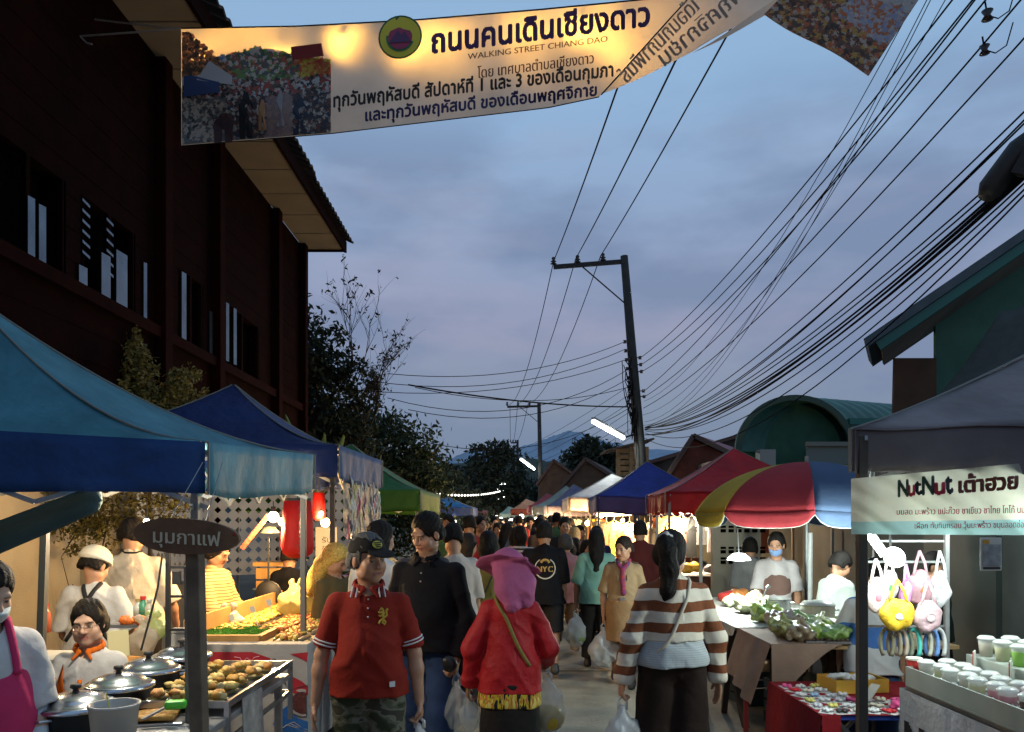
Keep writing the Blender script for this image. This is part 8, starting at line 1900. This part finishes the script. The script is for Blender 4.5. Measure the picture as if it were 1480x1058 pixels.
# --- teal shirt woman with long hair
info = fig(862, 764, 8.7, yaw=R(176), res=.008, skin='tan', step=.12, armL=((.28, 0, -1), (.05, -.1, -1)), hand='grip', top=dict(mat=cloth('mint', (.17, .33, .26)), sleeve=.95, hem=.80, g=.032, gs=.036), bottom=dict(kind='trousers', to=.12, mat=dktrs), hair='long', label='woman with long straight dark hair and mint green shirt, back turned')
carried('white bag of leafy vegetables held by the woman in mint green', info, 1, (.12, .09, .15), film, 11, drop=.10, inner=mat('leafy', (.18, .24, .10), rough=.6))
carried('bulging white bag on the other side of the woman in mint green', info, -1, (.13, .10, .17), film, 12, drop=.10)
# --- scout uniform woman
kh = cloth('khaki', (.27, .18, .095)); info = fig(901, 776, 7.85, yaw=R(-12), res=.007, skin='tan', head=(-28, 10, 0), step=.12, armL=((.2, .05, -1), (.0, -.1, -1)), armR=((-.25, 0, -1), (0, -.05, -1)), hand='grip',
    top=dict(mat=kh, sleeve=.85, hem=.96, g=.022, gs=.026, vneck=.03, collar=kh, name='khaki_shirt'), bottom=dict(kind='skirt', to=.52, mat=cloth('khaki_dk', (.25, .15, .07)), name='khaki_skirt', r=(.17, .19)), hair='short', haircol=(.02, .012, .009), label='woman in khaki scout uniform with purple neckerchief facing the camera', cat='person')
J, s_ = info['J'], info['s']; scf = pattern_mat('scarf', [(.16, .03, .10), (.30, .03, .04), (.08, .04, .12)], 20)
S = Solid(.007); S.chain([J(-.07, -.02, 1.44), J(-.045, -.09, 1.39), J(0, -.125, 1.33), J(.0, -.137, 1.20), J(.01, -.132, 1.07)], [.020, .020, .020, .024, .028]); S.chain([J(.07, -.02, 1.44), J(.045, -.09, 1.39), J(0, -.125, 1.33)], [.020, .020, .020]); S.cap(J(-.05, .07, 1.43), J(.05, .07, 1.43), .02); V, Q = S.mesh(); obj('neckerchief', np_mesh('n', V, Q), info['root'], scf)
mb = MB(); mb.lathe([(.172 * s_, -.02), (.178 * s_, -.02), (.178 * s_, .02), (.172 * s_, .02)], Vector(J(0, .0, 1.0)), 30); o = mb.build('belt', mat('belt_br', (.06, .03, .015)), info['root']); o.scale = (1.02, .72, 1)
mb = MB(); mb.b2((-.022, -.142, 1.0 * s_ - .018), (.022, -.130, 1.0 * s_ + .018)); mb.build('buckle', steel, info['root'])
for sd in (-1, 1): mb = MB(); p = wtop(info, sd * .08 * s_, 1.24 * s_, g=.028); mb.box(p, (.06, .006, .055), rz=sd * .5); mb.build('pocket', kh, info['root']); strap(info, [J(sd * .10, .0, 1.42), J(sd * .16, .005, 1.39)], .012, mat('belt_br'), 'shoulder_tab')
carried('full white plastic bag held by the woman in khaki uniform', info, -1, (.13, .10, .17), film, 13, drop=.10)
# --- dark red shirt man behind
fig(925, 752, 9.6, yaw=R(182), res=.010, skin='tan', wide=1.05, top=dict(mat=cloth('maroon_tee', (.09, .015, .012)), sleeve=1.5, hem=.80, g=.028), bottom=dict(kind='trousers', mat=dktrs), hair='short', label='man in maroon shirt behind the woman in khaki uniform')
fig(848, 782, 11.2, yaw=R(30), res=.012, skin='tan', top=dict(mat=cloth('brt_red', (.45, .02, .03)), sleeve=.9, hem=.80, g=.028), bottom=dict(kind='trousers', mat=dktrs), hair='bob', label='short person in bright red top left of the mint green shirt')
fig(830, 762, 12.5, yaw=R(120), res=.012, skin='tan', top=dict(mat=cloth('wht_blk', (.30, .28, .27)), sleeve=.9, hem=.80, g=.028), bottom=dict(kind='trousers', mat=dktrs), hair='bob', haircol=(.35, .25, .12), label='person with lamp lit brown hair left of the long haired woman')
# --- right side vendors
gy = cloth('grey_tee', (.22, .23, .23)); info = fig(1122, 770, 7.9, yaw=R(-22), res=.008, skin='tan', head=(-6, 14, 0), armL=((.25, -.1, -1), (.05, -.6, -.7)), armR=((-.15, -.3, -1), (.1, -.7, -.5)), top=dict(mat=cloth('pale_tee', (.40, .37, .36)), sleeve=.9, hem=.84, g=.028, gs=.032), bottom=dict(kind='trousers', mat=dktrs), hair='short', label='vendor with blue mask and brown apron behind the vegetable table')
facemask(info, mat('mask_blue', (.20, .32, .55), rough=.8)); J, s_ = info['J'], info['s']
S = Solid(.008); S.ell(J(0, 0, 1.12), np.array([.140, .112, .2]) * s_ + .040, k=.05); S.ell(J(0, .01, .90), np.array([.172, .122, .2]) * s_ + .042, k=.05); S.plane(J(0, -.02, 1), (0, 1, 0)); S.plane(J(0, 0, 1.28), (0, 0, 1)); V, Q = S.mesh(); obj('apron', np_mesh('a', V, Q), info['root'], cloth('apron_br', (.13, .075, .06)))
fig(1084, 778, 8.9, yaw=R(170), res=.009, skin='tan', top=dict(mat=gy, sleeve=.9, hem=.8, g=.036), bottom=dict(kind='trousers', mat=dktrs), hair='short', label='person in loose grey shirt behind the pendant lamp')
fig(1203, 800, 7.0, yaw=R(110), res=.008, wide=1.1, lean=(.0, -.12), skin='tan', head=(0, 30, 0), top=dict(mat=cloth('pale_grey', (.34, .37, .34)), sleeve=1.0, hem=.84, g=.034), bottom=dict(kind='trousers', mat=dktrs), hair='short', label='stooping person in pale grey shirt behind the cream pot')
info = fig(1262, 812, 5.2, yaw=R(150), res=.008, skin='tan', lean=(0, -.1), head=(0, 30, 0), armL=((.35, -.1, -1), (.1, -.3, -.9)), top=dict(mat=stripe_mat('white_blue', (.48, .50, .50), (.05, .14, .38), .30, .42, .1), sleeve=.9, hem=.8, g=.032), bottom=dict(kind='trousers', mat=denim), hair='short', label='person in white and blue shirt bending behind the bag rack')
fig(1350, 800, 6.6, yaw=R(40), res=.010, skin='tan', lean=(0, 0), top=dict(mat=cloth('dkgrn_tee', (.03, .05, .04)), sleeve=.9, hem=.8, g=.03), bottom=dict(kind='trousers', mat=dktrs), hair='short', label='dim figure in dark green shirt in the shade behind the rack')
# ---------------------------------------------------------------- the crowd beyond: low detail variants, copied
shirts = [('black', (.012, .012, .014)), ('white', (.50, .49, .47)), ('grey', (.16, .16, .17)), ('red', (.36, .02, .02)), ('navy', (.02, .03, .09)), ('brown', (.13, .07, .04)), ('pink', (.48, .20, .24)), ('green', (.06, .14, .06)), ('beige', (.38, .30, .20)), ('blue', (.05, .13, .32))]
protos = []
for i, (nm, col) in enumerate(shirts):
    hs = ['short', 'bob', 'long', 'short', 'lowbun', 'short', 'bob', 'short', 'long', 'bob'][i]
    inf = figure(H=[1.68, 1.56, 1.58, 1.70, 1.54, 1.66, 1.52, 1.72, 1.60, 1.57][i], loc=(0, 0, 0), res=.017, skin=['tan', 'brown', 'light'][i % 3], wide=1.04, step=[.05, .14, .1][i % 3], head=([0, 14, -16][i % 3], 8, 0),
        top=dict(mat=cloth('crowd_' + nm, col), sleeve=[.9, 1.9, .9][i % 3], hem=.80, g=.032), bottom=dict(kind='trousers', mat=[dktrs, denim, cloth('grey_trs', (.08, .08, .08))][i % 3]), hair=hs, label='x', group='people in the far crowd', shoes=False)
    protos.append((nm, hs, inf['root']))
rnd = random.Random(12); slots = []
hairn = {'short': 'short hair', 'bob': 'bobbed hair', 'long': 'long hair', 'lowbun': 'tied back hair'}
marks = [(0, -9, 'near the navy canopy'), (10.5, 12.5, 'near the green canopy'), (12.5, 15.5, 'level with the deep red canopy'), (15.5, 18.5, 'level with the royal blue canopy'), (18.5, 22, 'level with the white canopy'), (22, 27, 'level with the purple canopy'), (27, 33, 'level with the light blue canopy'), (33, 40, 'level with the orange canopy'), (40, 60, 'at the vanishing end of the street')]
spots = []
for row in range(19):
    Y = 11.3 + row * 1.75 + rnd.uniform(-.2, .2); nper = 5 if row < 15 else 4
    for j in range(nper):
        xx = -1.25 + 2.7 * (j + .5) / nper + rnd.uniform(-.2, .2); spots.append((xx, Y + rnd.uniform(-.5, .5), j, nper))
ordn = ['leftmost', 'second from left', 'middle', 'second from right', 'rightmost']; depthn = ['first', 'second', 'third', 'fourth', 'fifth', 'sixth', 'seventh', 'eighth', 'ninth', 'tenth', 'eleventh', 'twelfth', 'thirteenth', 'fourteenth', 'fifteenth', 'sixteenth', 'seventeenth', 'eighteenth', 'last']
first = set(); side_w = ['left edge', 'left of centre', 'centre', 'right of centre', 'right edge']
last = -1
for q, (x, Y, j, nper) in enumerate(spots):
    i = rnd.randrange(10)
    while i == last: i = rnd.randrange(10)
    last = i; nm, hs, root = protos[i]
    lab = '%s shirted person at the %s of the %s row of the far crowd' % (nm, side_w[j if nper == 5 else [0, 1, 3, 4][j]], depthn[q // 5 if q < 75 else 15 + (q - 75) // 4])
    yaw = R(180 + rnd.uniform(-35, 35)) if rnd.random() < .62 else R(rnd.uniform(-40, 40))
    if i not in first: first.add(i); root.location = (x, Y, 0); root.rotation_euler.z = yaw; prop(root, lab, None, 'people in the far crowd')
    else: copy_tree(root, lab, 'people in the far crowd', (x, Y, 0), yaw, rnd.uniform(.95, 1.05))
